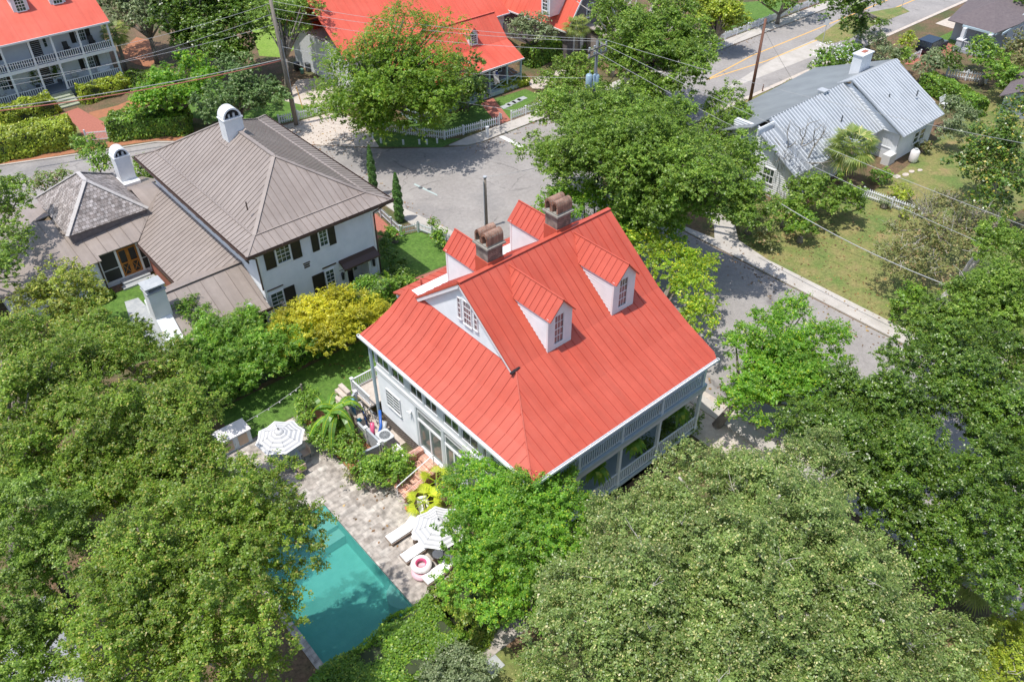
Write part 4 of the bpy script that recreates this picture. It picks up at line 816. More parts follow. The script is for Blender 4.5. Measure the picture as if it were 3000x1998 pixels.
roofpoly(b, [(9.4, 60.0, 3.0), (10.5, 60.0, 3.0), (10.5, 60.6, 3.15), (13.6, 60.6, 3.15), (15.8, 63.2, 4.2), (7.9, 66.6, 4.4), (5.8, 64.6, 3.4), (5.6, 60.0, 3.0)], (0, 1, 0), .95)
roofpoly(b, [(13.6, 60.6, 3.15), (17.5, 64.6, 4.7), (17.5, 66.0, 4.7), (15.6, 66.0, 4.7), (15.6, 63.1, 4.15)], (0, 1, 0), .95, seams=False)
roofpoly(b, [(5.8, 64.6, 3.4), (7.9, 66.6, 4.4), (10.4, 66.8, 4.5), (11.8, 70.9, 3.6), (-2, 72.5, 3.2), (-2, 60, 3.0), (5.6, 60, 3.0)], (0, 1, 0), 1.0, seams=False); roofpoly(b, [(15.6, 66.0, 4.7), (18, 66.0, 4.7), (18, 71.0, 3.0), (13, 71.0, 3.4)], (0, 1, 0), .95)
b.build('screened_wing_roof', BS, bh)
b = MB()
for q, sdv in (([(9.3, 62.5, 4.45), (15.55, 62.5, 4.45), (12.4, 65.2, 7.0)], 0), ([(9.3, 62.5, 4.45), (12.4, 65.2, 7.0), (12.4, 66.9, 7.0), (9.3, 70.2, 4.45)], 0), ([(15.55, 62.5, 4.45), (15.55, 70.2, 4.45), (12.4, 66.9, 7.0), (12.4, 65.2, 7.0)], 0), ([(9.3, 70.2, 4.45), (12.4, 66.9, 7.0), (15.55, 70.2, 4.45)], 0)): roofpoly(b, q, (0, 1, 0), seams=False)
o = b.build('shingle_roof', SHING, bh)
b = MB()
for p, q in (((9.3, 62.5, 4.45), (12.4, 65.2, 7.0)), ((15.55, 62.5, 4.45), (12.4, 65.2, 7.0)), ((12.4, 65.2, 7.0), (12.4, 66.9, 7.0)), ((12.4, 66.9, 7.0), (9.3, 70.2, 4.45)), ((12.4, 66.9, 7.0), (15.55, 70.2, 4.45))): b.bar(np.array(p)+(0, 0, .03), np.array(q)+(0, 0, .03), .3, .06)
b.build('ridge_cap', mat('pale_ridge_shingle', (.42, .39, .37), .9, (.52, .49, .47), 5), o)
b = MB(); b.box(9.5, 62.7, 3.2, 15.35, 70, 4.42); b.build('cupola_wall', DGREY, bh)
arch_chimney(bh, 15.62, 68.15, 16.85, 69.3, 3.0, 6.5, .68); c = MB(); c.box(15.55, 67.5, 2.0, 16.92, 69.35, 4.45); c.build('chimney_base', WHITE, bh)
b = MB(); siding(b, Wall('-y', 60.9), lambda z: (10.3, 14.2), .05, .42, .17); siding(b, Wall('-y', 60.35), lambda z: (3.5, 10.2), .1, 2.95, .17); b.box(3.6, 60.45, 0, 10.2, 66, 2.9); b.build('screened_wing_wall', WHITE, bh)
b = MB(); b.box(10.3, 61.3, 0, 14.0, 61.4, 3.0); b.build('porch_back', DARK, bh)
Ws = Wall('-y', 60.9); b = MB()
for x in (10.35, 11.68, 13.35, 13.92): Ws.box(b, x, x+.16, .4, 2.95, -.1, .05)
Ws.box(b, 10.3, 14.1, .38, .46, -.1, .06); Ws.box(b, 10.5, 11.7, 1.45, 1.5, -.05, .04); Ws.box(b, 13.5, 13.95, 1.45, 1.5, -.05, .04); b.build('screen_posts', TRIM, bh)
for u0, u1 in ((10.5, 11.68), (13.5, 13.95)): b = MB(); Ws.box(b, u0, u1, .46, 2.95, -.03, 0); b.build('insect_screen', SCREEN, bh)
for u0 in (11.85, 12.6):
    b = MB(); u1 = u0+.74
    Ws.box(b, u0, u0+.12, .46, 2.85, -.05, .03); Ws.box(b, u1-.12, u1, .46, 2.85, -.05, .03)
    for z in (.46, 1.5, 2.72): Ws.box(b, u0+.12, u1-.12, z, z+.13, -.05, .03)
    b.bar(Ws.P(u0+.12, .6, 0), Ws.P(u1-.12, 1.5, 0), .05, .04); b.bar(Ws.P(u0+.12, 1.5, .01), Ws.P(u1-.12, .6, .01), .05, .04); o = b.build('screen_door', ORWOOD, bh)
    b = MB(); Ws.box(b, u0+.12, u1-.12, .59, 2.72, -.06, -.04); b.build('screen', SCREEN, o)
b = MB(); b.box(11.4, 60.2, .02, 13.6, 60.85, .30); b.box(11.2, 59.7, .02, 13.8, 60.2, .16); b.build('porch_steps', STONE, bh)
b = MB(); b.tube([(10.25, 60.0, 3.0), (10.25, 60.2, 2.7), (10.25, 60.2, .1)], .06, 8); b.build('downspout', BROWND, bh)

# ================================================================== GALLERY HOUSE (top left)
R2S = [RED2, mat('bright_red_seam', (.62, .10, .07), .5)]
mh = thing('double_gallery_house', 'long two storey white house with red roof and two porch galleries at the top left', 'house', (14, 101, 0))
mx0, mx1, my = -6., 27.2, 100.9
b = MB(); b.box(mx0, my+2.6, 0, mx1-.2, my+9, 7.2); siding(b, Wall('-y', my+2.6), lambda z: (mx0, mx1-.2), .9, 7.0, .2); b.build('house_body', WHITE, mh)
b = MB(); b.box(mx0, my-.1, .05, mx1, my+2.6, .9); b.build('lower_floor', mat('grey_porch_floor', (.17, .20, .24), .6), mh); b = MB(); b.box(mx0, my-.05, 3.75, mx1, my+2.6, 4.1); b.build('upper_floor', TRIM, mh); b = MB(); b.box(mx0, my, 4.1, mx1-.1, my+2.55, 4.12); b.build('upper_deck', mat('grey_porch_floor', (.2, .2, .2)), mh)
b = MB(); b.box(mx0, my-.05, 6.7, mx1, my+.15, 7.0); b.build('porch_beam', TRIM, mh)
mps = [5.3, 7.9, 10.7, 13.4, 15.8, 18.6, 20.9, 23.7, 27.0]
for x in mps: post(mh, x, my+.05, .9, 3.75, .2, TRIM, 'gallery_post'); post(mh, x, my+.05, 4.1, 6.7, .2, TRIM, 'gallery_post')
for i, (a, c) in enumerate(zip(mps[:-1], mps[1:])):
    rail(mh, (a+.1, my+.05, 4.1), (c-.1, my+.05, 4.1), .85, .22, TRIM, .07)
    if i != 5: rail(mh, (a+.1, my+.05, .9), (c-.1, my+.05, .9), .85, .22, TRIM, .07)
Wm = Wall('-y', my+2.6)
for x in (7.6, 11.6, 14.6, 24.0):
    for z in (1.5, 4.7): window(mh, Wm, x, x+1.1, z, z+1.7, 4, 4, fr=.08, mt=.04); shutter(mh, Wm, x-.55, x-.05, z, z+1.7); shutter(mh, Wm, x+1.15, x+1.65, z, z+1.7)
for z in (.95, 4.15):
    b = MB(); Wm.box(b, 18.9, 20.2, z, z+2.3, 0, .05); b.build('door', SHUT, mh); window(mh, Wm, 20.5, 20.95, z+.8, z+2.2, 1, 3)
b = MB(); my2 = my-.35
roofpoly(b, [(mx0, my2, 7.0), (mx1+.1, my2, 7.0), (mx1+.1, my2+6.6, 11.1), (mx0, my2+6.6, 11.1)], (0, 1, 0), 1.2, sw=.03, sh=.02); roofpoly(b, [(mx1+.1, my2+13.2, 7.0), (mx0, my2+13.2, 7.0), (mx0, my2+6.6, 11.1), (mx1+.1, my2+6.6, 11.1)], (0, 1, 0), 1.2, sw=.03, sh=.02)
b.build('roof', R2S, mh); b = MB(); b.box(mx0, my2-.08, 6.85, mx1+.1, my2, 7.02); b.build('gutter', TRIM, mh)
Wr = Wall('+x', mx1-.2); b = MB(); siding(b, Wr, lambda z: (my+2.7, my+9) if z < 7 else (my+.6+(z-7)*1.61, my+11.8-(z-7)*1.61), .9, 10.8, .25); b.build('side_wall', WHITE, mh)
for x in (7.8, 19.7, 23.5):
    d_ = MB(); yd = my2+3.2; d_.box(x-.8, yd, 8.4, x+.8, yd+2.6, 10.5); d_.prism([(x-.8, yd, 10.5), (x+.8, yd, 10.5), (x, yd, 11.3)], (0, 3, 0)); o = d_.build('dormer', WHITE, mh); window(o, Wall('-y', yd), x-.5, x+.5, 9.0, 10.4, 3, 4, mt=.04)
    r_ = MB(); roofpoly(r_, [(x-.95, yd-.15, 10.4), (x-.95, yd+2.6, 10.4), (x, yd+3.6, 11.35), (x, yd-.15, 11.35)], (1, 0, 1), seams=False, th=.06); roofpoly(r_, [(x+.95, yd-.15, 10.4), (x+.95, yd+2.6, 10.4), (x, yd+3.6, 11.35), (x, yd-.15, 11.35)], (1, 0, 1), seams=False, th=.06); r_.build('dormer_roof', RED2, o)
b = MB()
for k in range(5): b.box(18.7+.06*k, my-.2-.55*(k+1), .02, 21.0-.02*k, my-.2-.55*k, .82-.16*k)
b.build('entry_steps', mat('mossy_steps', (.40, .42, .34), .9, (.30, .34, .22), 2), mh)
def rocking_chair(x, y, z, rz, label, m):
    t = thing('rocking_chair', label, 'chair', (x, y, z), 'rocking chairs on the galleries'); b = MB(); b.box(x-.28, y-.25, z+.4, x+.28, y+.25, z+.45); b.build('seat', m, t)
    b = MB(); b.prism([(x-.28, y+.2, z+.45), (x+.28, y+.2, z+.45), (x+.28, y+.27, z+.45), (x-.28, y+.27, z+.45)], (0, .2, .75)); b.build('backrest', m, t)
    for s in (-1, 1):
        b = MB(); b.bar((x+s*.3, y-.4, z+.1), (x+s*.3, y+.05, z+.04), .04, .04); b.bar((x+s*.3, y+.05, z+.04), (x+s*.3, y+.5, z+.12), .04, .04); b.bar((x+s*.3, y-.22, z+.06), (x+s*.3, y-.22, z+.62), .04, .04); b.bar((x+s*.3, y+.22, z+.06), (x+s*.3, y+.22, z+.62), .04, .04); b.bar((x+s*.3, y-.3, z+.64), (x+s*.3, y+.3, z+.64), .06, .03); b.build('rocker', m, t)
    return t
rocking_chair(22.5, my+1.4, 4.12, 0, 'black rocking chair on the upper gallery left of the second post from the palm', SHUT)
rocking_chair(25.3, my+1.4, 4.12, 0, 'black rocking chair at the palm end of the upper gallery', SHUT)
rocking_chair(14.6, my+1.4, .9, 0, 'pale rocking chair on the lower gallery left of the steps', mat('pale_cushion', (.5, .5, .46)))
rocking_chair(16.9, my+1.4, .9, 0, 'pale rocking chair on the lower gallery just left of the front door', MATS['pale_cushion'])
rocking_chair(22.4, my+1.5, .9, 0, 'pale rocking chair on the lower gallery just right of the front door', MATS['pale_cushion'])
t = thing('porch_swing', 'white bench swing hanging at the palm end of the lower gallery', 'bench', (25.5, my+1.2, 1.3)); b = MB(); b.box(24.9, my+.9, 1.35, 26.3, my+1.5, 1.42); b.build('seat', TRIM, t); b = MB(); b.box(24.9, my+1.5, 1.4, 26.3, my+1.58, 1.9); b.build('backrest', TRIM, t)
for x in (24.95, 26.25):
    b = MB(); b.bar((x, my+.95, 1.4), (x, my+1.2, 3.75), .02, .02); b.build('chain', GREYP, t)
for i, x in enumerate((18.4, 20.75)):
    t = thing('potted_topiary', ['dark potted topiary left of the gallery house front door', 'dark potted topiary right of the gallery house front door'][i], 'potted plant', (x, my+2.1, .9), 'topiaries by the front door'); b = MB(); b.tube([(x, my+2.1, .9), (x, my+2.1, 1.35)], [.18, .25], 10); b.build('pot', GREYD, t)
    p, q = lobe_leaves([(x, my+2.1, 1.75, .35, .4), (x, my+2.1, 2.35, .28, .3), (x, my+2.1, 2.8, .2, .25)], .12, 2.); leaf_mesh('foliage', p, q, .12, L_DARK, t)
def flag(label, base, top, Lw, droop, yaw):
    t = thing('flag', label, 'flag', base, 'flags on the porches'); b = MB(); base = np.array(base, float); top = np.array(top, float); b.tube([base, top], .025, 6); b.build('flagpole', TRIM, t)
    d = (top-base)/np.linalg.norm(top-base); dn = np.array((math.cos(yaw)*.18, math.sin(yaw)*.18, -.98)); c = MB(); Hh = Lw*.62; NS = 13; NC = 8
    for i in range(NS):
        for j in range(NC):
            def P(a, bb): return top-d*(Hh*(a/NS))*.8+dn*(Lw*bb/NC)+np.array((math.cos(yaw+1.57), math.sin(yaw+1.57), 0))*.05*math.sin(bb*1.4+a*.5)
            c.cur = 2 if (i < 7 and j < 3) else (i % 2 == 0 and 0 or 1)
            c.add([P(i, j), P(i+1, j), P(i+1, j+1), P(i, j+1)], [(0, 1, 2, 3)])
    c.build('cloth', [FLR, FLW, FLB], t); return t
flag('striped flag hanging from the upper gallery above the front steps', (19.6, my, 4.9), (19.3, my-1.0, 5.4), 1.7, 1, 0)
flag('striped flag hanging beside the brown roofed house corner', (27.2, 49.9, 5.6), (28.9, 49.9, 6.1), 1.8, 1, 1.)
flag('striped flag hanging from the cross-braced red roofed porch', (56.3, 69.2, 2.7), (56.6, 68.3, 3.2), 1.5, 1, 0)

# ================================================================== RED-ROOFED COTTAGE (top centre)
ch = thing('red_roof_cottage', 'white cottage with bright red roofs and cross-braced front porch at the top centre', 'house', (56, 72, 0))
Wp = Wall('-y', 71.9)
b = MB(); b.box(47, 72.0, 0, 60.8, 76.6, 4.4); siding(b, Wp, lambda z: (47, 60.8), .5, 4.4, .2); siding(b, Wall('+x', 60.85), lambda z: (72.0+max(0, (z-4.4)*.9), 76.6-max(0, (z-4.4)*.9)), .5, 6.8, .2); b.build('house_body', DGREY, ch)
b = MB(); roofpoly(b, [(46, 68.95, 3.3), (61.05, 68.95, 3.3), (61.25, 72.0, 4.55), (46, 72.0, 4.55)], (0, 1, 0), 1.2, sw=.03, sh=.02); roofpoly(b, [(46, 72.0, 4.55), (61.25, 72.0, 4.55), (61.25, 74.3, 7.0), (46, 74.3, 7.0)], (0, 1, 0), 1.2, sw=.03, sh=.02); roofpoly(b, [(61.25, 76.8, 4.55), (46, 76.8, 4.55), (46, 74.3, 7.0), (61.25, 74.3, 7.0)], (0, 1, 0), 1.2, sw=.03, sh=.02); ridgecap(b, [(46, 74.3, 7.02), (61.25, 74.3, 7.02)])
b.build('porch_roof', R2S, ch)
b = MB(); b.box(46, 68.87, 3.15, 61.05, 68.95, 3.3); b.box(50, 69.15, 2.95, 60.9, 69.3, 3.15); b.build('fascia', TRIM, ch); b = MB(); b.box(46, 69.0, .05, 61.0, 71.95, .5); b.build('porch_floor', PALE, ch)
cps = [48.5, 50.9, 53.5, 56.15, 58.7, 60.75]
for x in cps: post(ch, x, 69.2, .5, 2.97, .18, PALE, 'porch_post')
for a, c in zip(cps[:-1], cps[1:]):
    if abs(a-53.5) < .1: continue
    b = MB(); b.bar((a, 69.2, .62), (c, 69.2, 1.45), .06, .07); b.bar((a, 69.21, 1.45), (c, 69.21, .62), .06, .07); b.bar((a, 69.2, 1.5), (c, 69.2, 1.5), .09, .06); b.bar((a, 69.2, .58), (c, 69.2, .58), .06, .06); b.build('cross_railing', PALE, ch)
b = MB(); b.bar((60.75, 69.3, .62), (60.75, 71.9, 1.45), .06, .07); b.bar((60.74, 69.3, 1.45), (60.74, 71.9, .62), .06, .07); b.bar((60.75, 69.3, 1.5), (60.75, 71.9, 1.5), .09, .06); b.build('cross_railing', PALE, ch)
for x in (49, 52.2, 57.2, 59.2): window(ch, Wp, x, x+.9, 1.2, 2.8, 2, 3)
d_ = MB(); dx, dy, dz = 56.6, 72.35, 4.75; d_.box(dx-.6, dy, dz, dx+.6, dy+1.8, 6.15); d_.prism([(dx-.6, dy, 6.15), (dx+.6, dy, 6.15), (dx, dy, 6.75)], (0, 2, 0)); o = d_.build('dormer', WHITE, ch); window(o, Wall('-y', dy), dx-.4, dx+.4, 4.95, 6.1, 3, 4, mt=.04)
r_ = MB()
for s in (-1, 1): roofpoly(r_, [(dx+s*.75, dy-.15, 6.05), (dx+s*.75, dy+1.4, 6.05), (dx, dy+2.0, 6.8), (dx, dy-.15, 6.8)], (1, 0, 1), seams=False, th=.06)
r_.build('dormer_roof', RED2, o)
b = MB(); roofpoly(b, [(44, 78.8, 4.5), (67.4, 78.8, 4.5), (67.4, 86, 9.6), (44, 86, 9.6)], (0, 1, 0), 1.2, sw=.03, sh=.02); roofpoly(b, [(67.4, 93.2, 4.5), (44, 93.2, 4.5), (44, 86, 9.6), (67.4, 86, 9.6)], (0, 1, 0), 1.2, sw=.03, sh=.02); b.build('main_roof', R2S, ch)
b = MB(); b.box(45, 79.3, 0, 66.9, 92.7, 4.6); siding(b, Wall('+x', 66.9), lambda z: (79.3+max(0, z-4.5)*1.41, 92.7-max(0, z-4.5)*1.41), .3, 9.2, .2); b.box(50, 76.5, 0, 60, 79.4, 4.4); b.build('rear_body', WHITE, ch); b = MB(); b.box(44, 78.72, 4.36, 67.4, 78.8, 4.5); b.build('rear_fascia', TRIM, ch)
# brown gabled neighbour with matching red roof
nh = thing('red_gable_house', 'dark walled house with steep red roof and white dormer behind the bare branched tree', 'house', (73.9, 71.2, 0))
b = MB(); b.box(70.2, 71.6, 0, 77.6, 90, 3.9); siding(b, Wall('-y', 71.5), lambda z: (70.2, 77.7) if z < 3.9 else (70.2+(z-3.9)/1.486, 77.7-(z-3.9)/1.486), .3, 9.3, .2); b.build('house_body', DGREY, nh)
b = MB(); roofpoly(b, [(69.7, 71.1, 3.6), (69.7, 90, 3.6), (73.95, 90, 9.75), (73.95, 71.1, 9.75)], (1, 0, 1.4), 1.2, sw=.03, sh=.02); roofpoly(b, [(78.2, 71.1, 3.6), (78.2, 90, 3.6), (73.95, 90, 9.75), (73.95, 71.1, 9.75)], (1, 0, -1.4), 1.2, sw=.03, sh=.02); b.build('roof', R2S, nh)
b = MB(); b.box(69.62, 71.1, 3.45, 69.7, 90, 3.62); b.bar((69.75, 71.05, 3.6), (73.95, 71.05, 9.7), .06, .2, (0, 0, 1)); b.bar((78.15, 71.05, 3.6), (73.95, 71.05, 9.7), .06, .2); b.build('fascia', TRIM, nh)
q = g(1600, 36, 5.3); d_ = MB(); d_.box(q[0]-.1, q[1]-.75, 4.9, q[0]+2.6, q[1]+.75, 7.3); d_.prism([(q[0]-.1, q[1]-.75, 7.3), (q[0]-.1, q[1]+.75, 7.3), (q[0]-.1, q[1], 8.3)], (3.2, 0, 0)); o = d_.build('dormer', WHITE, nh); window(o, Wall('-x', q[0]-.1), q[1]-.45, q[1]+.45, 5.5, 7.2, 2, 4, mt=.05)
r_ = MB()
for s in (-1, 1): roofpoly(r_, [(q[0]-.3, q[1]+s*.95, 7.2), (q[0]+2.4, q[1]+s*.95, 7.2), (q[0]+3.2, q[1], 8.38), (q[0]-.3, q[1], 8.38)], (0, 1, 1), seams=False, th=.06)
r_.build('dormer_roof', RED2, o)
window(nh, Wall('-y', 71.5), 73.2, 74.3, 4.4, 6.0, 2, 4); b = MB()
for x in (71.2, 72.4, 75.2): b.box(x, 71.42, .8, x+.5, 71.5, 3.0)
b.build('pale_shutters', TRIM, nh)
b = MB(); b.box(73.5, 66.5, 0, 77.5, 71.4, 2.6); b.prism([(73.2, 66.2, 2.6), (77.8, 66.2, 2.6), (77.8, 71.4, 3.4), (73.2, 71.4, 3.4)], (0, 0, .12)); b.build('side_porch', TAUPE, nh)
# small shed
sh = thing('garden_shed', 'small white shed with steep red roof half hidden by the feathery tree', 'shed', (46.4, 89.8, 0))
b = MB(); b.box(46.6, 88.0, 0, 54, 91.5, 2.5); siding(b, Wall('-x', 46.6), lambda z: (87.9+max(0, z-2.5)*.71, 91.6-max(0, z-2.5)*.71), .1, 5.0, .2); b.build('wall', WHITE, sh)
b = MB(); roofpoly(b, [(46.3, 87.6, 2.4), (54.3, 87.6, 2.4), (54.3, 89.75, 5.3), (46.3, 89.75, 5.3)], (0, 1, 1), 1.2, sw=.03, sh=.02); roofpoly(b, [(46.3, 91.9, 2.4), (54.3, 91.9, 2.4), (54.3, 89.75, 5.3), (46.3, 89.75, 5.3)], (0, -1, 1), 1.2, sw=.03, sh=.02); b.build('roof', R2S, sh)
t = thing('garden_gate', 'open white gate panel beside the small red roofed shed', 'gate', g(880, 150, 0)); a_ = g(877, 190, 0); c_ = g(915, 195, 0); b = MB(); b.bar(a_+(0, 0, 1.), c_+(0, 0, 1.), .06, .12); b.bar(a_+(0, 0, .1), c_+(0, 0, .1), .06, .12); b.bar(a_+(0, 0, .05), a_+(0, 0, 1.1), .1, .1); b.bar(c_+(0, 0, .05), c_+(0, 0, 1.1), .1, .1); b.bar(a_+(0, 0, .5), c_+(0, 0, .5), .03, .9); b.build('gate_leaf', TRIM, t)
def bin_(px, py, label, m, s=1.):
    q = g(px, py, 0); t = thing('wheelie_bin', label, 'bin', q, 'bins beside the shed'); b = MB(); b.prism([(q[0]-.25*s, q[1]-.25*s, .08), (q[0]+.25*s, q[1]-.25*s, .08), (q[0]+.25*s, q[1]+.25*s, .08), (q[0]-.25*s, q[1]+.25*s, .08)], (0, 0, .85*s)); b.build('body', m, t); b = MB(); b.prism([(q[0]-.3*s, q[1]-.3*s, .93*s), (q[0]+.3*s, q[1]-.3*s, .93*s), (q[0]+.3*s, q[1]+.3*s, .93*s), (q[0]-.3*s, q[1]+.3*s, .93*s)], (0, .03, .07)); b.build('lid', m, t)
bin_(872, 208, 'dark bin beside the shed nearest the utility pole', BLACKM); bin_(905, 210, 'dark bin beside the shed further from the utility pole', GREYD); bin_(886, 218, 'low green utility box on the grass beside the bins', mat('green_box', (.12, .28, .20), .5), .6)

# ================================================================== METAL-ROOFED BUNGALOW (right)
cb = thing('metal_roof_bungalow', 'low white bungalow with silver standing seam roof beyond the side street', 'house', (75.3, 31.3, 0))
SS = [SILVER, mat('silver_rib', (.64, .665, .69), .35)]
b = MB(); kw = dict(sh=.05, sw=.10)
roofpoly(b, [(74.85, 30.75, 3.0), (82.6, 30.75, 3.0), (83.2, 37.3, 6.5), (75.0, 37.3, 6.5)], (0, 1, 0), .44, **kw); roofpoly(b, [(83.2, 43.9, 3.0), (75.0, 43.9, 3.0), (75.0, 37.3, 6.5), (83.2, 37.3, 6.5)], (0, 1, 0), .44, **kw)
b.build('front_roof', SS, cb)
b = MB(); roofpoly(b, [(62.9, 33.0, 2.95), (75.4, 33.0, 2.95), (75.4, 38.1, 6.0), (62.9, 38.1, 6.0)], (0, 1, 0), .44, **kw); roofpoly(b, [(60.8, 33.0, 2.95), (62.9, 33.0, 2.95), (62.9, 37.2, 5.46), (60.8, 37.2, 5.46)], (0, 1, 0), .44, **kw); b.build('main_roof', SS, cb)
b = MB(); roofpoly(b, [(83.0, 45.8, 3.2), (60.2, 44.6, 3.2), (60.3, 38.0, 6.02), (75.2, 38.1, 6.02), (83.2, 37.3, 6.5)], (0, 1, 0), seams=False); b.build('rear_roof', GREYMET, cb)
Wk = Wall('-x', 75.6); Wy = Wall('-y', 31.35)
def s75(z): return (31.35, 43.3) if z < 2.9 else (31.35+(z-2.9)*1.87, 43.3-(z-2.9)*1.87)
b = MB(); siding(b, Wall('-x', 75.25), s75, 2.9, 6.3, .22); b.build('side_gable', WHITE, cb)
b = MB(); b.box(75.5, 31.4, 0, 82.0, 43, 3.1); siding(b, Wy, lambda z: (75.4, 82.1), .1, 3.1, .2); siding(b, Wk, lambda z: (31.4, 33.6), .1, 3.0, .2); b.box(63.5, 33.6, 0, 75.6, 43, 3.0); b.box(61.5, 33.7, 0, 63.6, 42.5, 2.95); siding(b, Wall('-x', 61.4), lambda z: (33.6, 42.8) if z < 3 else (33.2+(z-2.95)/.598, 42.8-(z-3.)*.9), .1, 5.8, .2); siding(b, Wall('-y', 37.4), lambda z: (60.6, 62.95), 5.2, 5.95, .2); b.build('house_body', WHITE, cb)
window(cb, Wk, 31.95, 33.05, 1.2, 2.45, 4, 1, fr=.07, mt=.05); window(cb, Wy, 78.35, 79.35, .95, 2.15, 1, 2, fr=.08, mt=.05); window(cb, Wy, 79.5, 80.5, .95, 2.15, 1, 2, fr=.08, mt=.05); window(cb, Wall('-x', 61.4), 35.35, 36.6, 1.0, 2.5, 3, 2, fr=.09, mt=.05)
b = MB(); b.box(74.3, 31.2, 0, 75.5, 32.0, 1.0); b.build('bulkhead', mat('pale_block', (.62, .62, .60), .8), cb)
c = MB(); c.box(78.4, 38.5, 5, 80.3, 39.5, 7.55); o = c.build('chimney', WHITE, cb); c = MB(); c.box(78.3, 38.4, 7.55, 80.4, 39.6, 7.66); c.build('chimney_ledge', WHITE, o); c = MB(); c.box(79.2, 38.8, 7.66, 79.9, 39.2, 7.74); c.build('chimney_pot', RBRICK, o)
q = g(2250+490/3.136, 900/3.136, 5.4); c = MB(); c.box(q[0]-.3, q[1]-.3, 4.4, q[0]+.3, q[1]+.3, 6.1); o = c.build('chimney', WHITE, cb); c = MB(); c.box(q[0]-.42, q[1]-.42, 6.1, q[0]+.42, q[1]+.42, 6.2); c.build('chimney_ledge', GREYP, o)
for a_, c_, z in ((680, 1090, 4.6), (1112, 895, 5.0), (1372, 860, 4.9)): q = g(2250+a_/3.136, c_/3.136, z); b = MB(); b.tube([q-(0, 0, .3), q+(0, 0, .3)], .07, 8); b.build('vent_pipe', GREYD, cb)
t = thing('propane_tank', 'upright white propane tank at the corner of the metal roofed bungalow', 'tank', (76.9, 30.1, 0)); b = MB(); b.tube([(76.9, 30.1, .1), (76.9, 30.1, .2), (76.9, 30.1, 1.15), (76.9, 30.1, 1.3)], [.36, .42, .42, .28], 16); b.build('body', WVIN, t, True); b = MB(); b.tube([(76.9, 30.1, 1.3), (76.9, 30.1, 1.42)], .18, 10); b.build('valve_collar', GREYP, t); b = MB(); b.tube([(76.9, 30.1, 0), (76.9, 30.1, .1)], .35, 12); b.build('base_ring', GREYD, t)
t = thing('garden_bench', 'white slatted bench by the hedge behind the bungalow', 'bench', (91.5, 34.7, 0)); b = MB()
for k in range(5): b.bar((90.8, 34.1+.11*k, .45), (92.2, 34.1+.11*k, .45), .08, .03)
b.build('seat', TRIM, t); b = MB()
for k in range(9): b.bar((90.85+.16*k, 34.7, .5), (90.85+.16*k, 34.9, 1.0), .09, .03)
b.bar((90.8, 34.9, 1.0), (92.2, 34.9, 1.0), .06, .06); b.build('backrest', TRIM, t)
for x in (90.85, 92.15):
    for y in (34.1, 34.7): b = MB(); b.box(x-.04, y-.04, 0, x+.04, y+.04, .45); b.build('leg', TRIM, t)
# ================================================================== GREY HOUSE (top right)
gh = thing('grey_porch_house', 'grey sided house with dark shingle roof and pillared porch at the top right', 'house', (107, 40.6, 0))
b = MB(); roofpoly(b, [(108.6, 37.9, 3.0), (108.9, 41.9, 3.0), (114.5, 41.3, 4.6)], (1, 0, 0), seams=False); roofpoly(b, [(108.6, 37.9, 3.0), (114.5, 41.3, 4.6), (124, 41.3, 6.2), (124, 36.6, 4.6), (112, 36.8, 3.6)], (1, 0, 0), seams=False); roofpoly(b, [(108.9, 41.9, 3.0), (114.5, 41.3, 4.6), (124, 41.3, 6.2), (124, 47, 3.4), (109, 44, 3.)], (1, 0, 0), seams=False); b.build('roof', SHGL, gh)
b = MB(); b.box(108.7, 37.8, 2.75, 111.2, 37.98, 2.98); b.box(108.6, 37.98, 2.75, 108.8, 41.9, 2.98); b.bar((109.2, 37.3, 2.9), (124, 36.4, 4.8), .12, .28); b.build('fascia', PALE, gh)
siding_ = MB(); siding(siding_, Wall('-y', 37.6), lambda z: (111.5+max(0, z-2.9)*3.2, 126), .2, 4.6, .22); siding_.box(111.6, 37.7, 0, 126, 44, 2.9); siding_.build('house_body', GREYS, gh)
for y in (38.3, 41.4):
    b = MB(); b.prism([(107.9, y-.35, 0), (108.8, y-.35, 0), (108.8, y+.35, 0), (107.9, y+.35, 0)], (.12, 0, 1.35)); b.build('pier', GREYS, gh); b = MB(); b.box(107.95, y-.42, 1.35, 109.0, y+.42, 1.47); b.box(108.2, y-.2, 1.47, 108.75, y+.2, 2.78); b.build('column', TRIM, gh)
rail(gh, (108.3, 38.7, .45), (108.3, 41, .45), .85, .2); b = MB(); b.box(108.1, 37.9, 0, 111.6, 42, .4); b.build('porch_floor', GREYS, gh)
for x in (113.3, 114.9): window(gh, Wall('-y', 37.6), x, x+.9, 1.2, 2.5, 2, 2, fr=.12, mt=.05)
g2 = thing('shingle_roof_outbuilding', 'corner of a dark grey shingle roof at the right edge', 'house', (97, 31, 0)); b = MB(); roofpoly(b, [(91.4, 29.4, 2.8), (100.8, 31.2, 2.8), (108, 28, 4.6), (98, 24, 4.6)], (0, 1, 0), seams=False); b.build('roof', SHGL, g2); b = MB(); b.prism([(92.2, 29.1, 0), (100.6, 30.7, 0), (107, 27.8, 0), (98.2, 24.6, 0)], (0, 0, 2.85)); b.build('wall', GREYS, g2)
t = thing('parked_car', 'dark suv parked on the brick drive behind the shrubs', 'car', g(2735, 150, 0)); q = g(2725, 150, 0); qx, qy = q[0], q[1]
b = MB(); b.prism([(qx-2.2, qy-.9, .35), (qx+2.3, qy-.9, .35), (qx+2.3, qy-.9, .95), (qx+1.3, qy-.85, 1.05), (qx+.7, qy-.75, 1.6), (qx-1.9, qy-.75, 1.62), (qx-2.25, qy-.9, 1.0)], (0, 1.8, 0)); b.build('body', CAR, t)
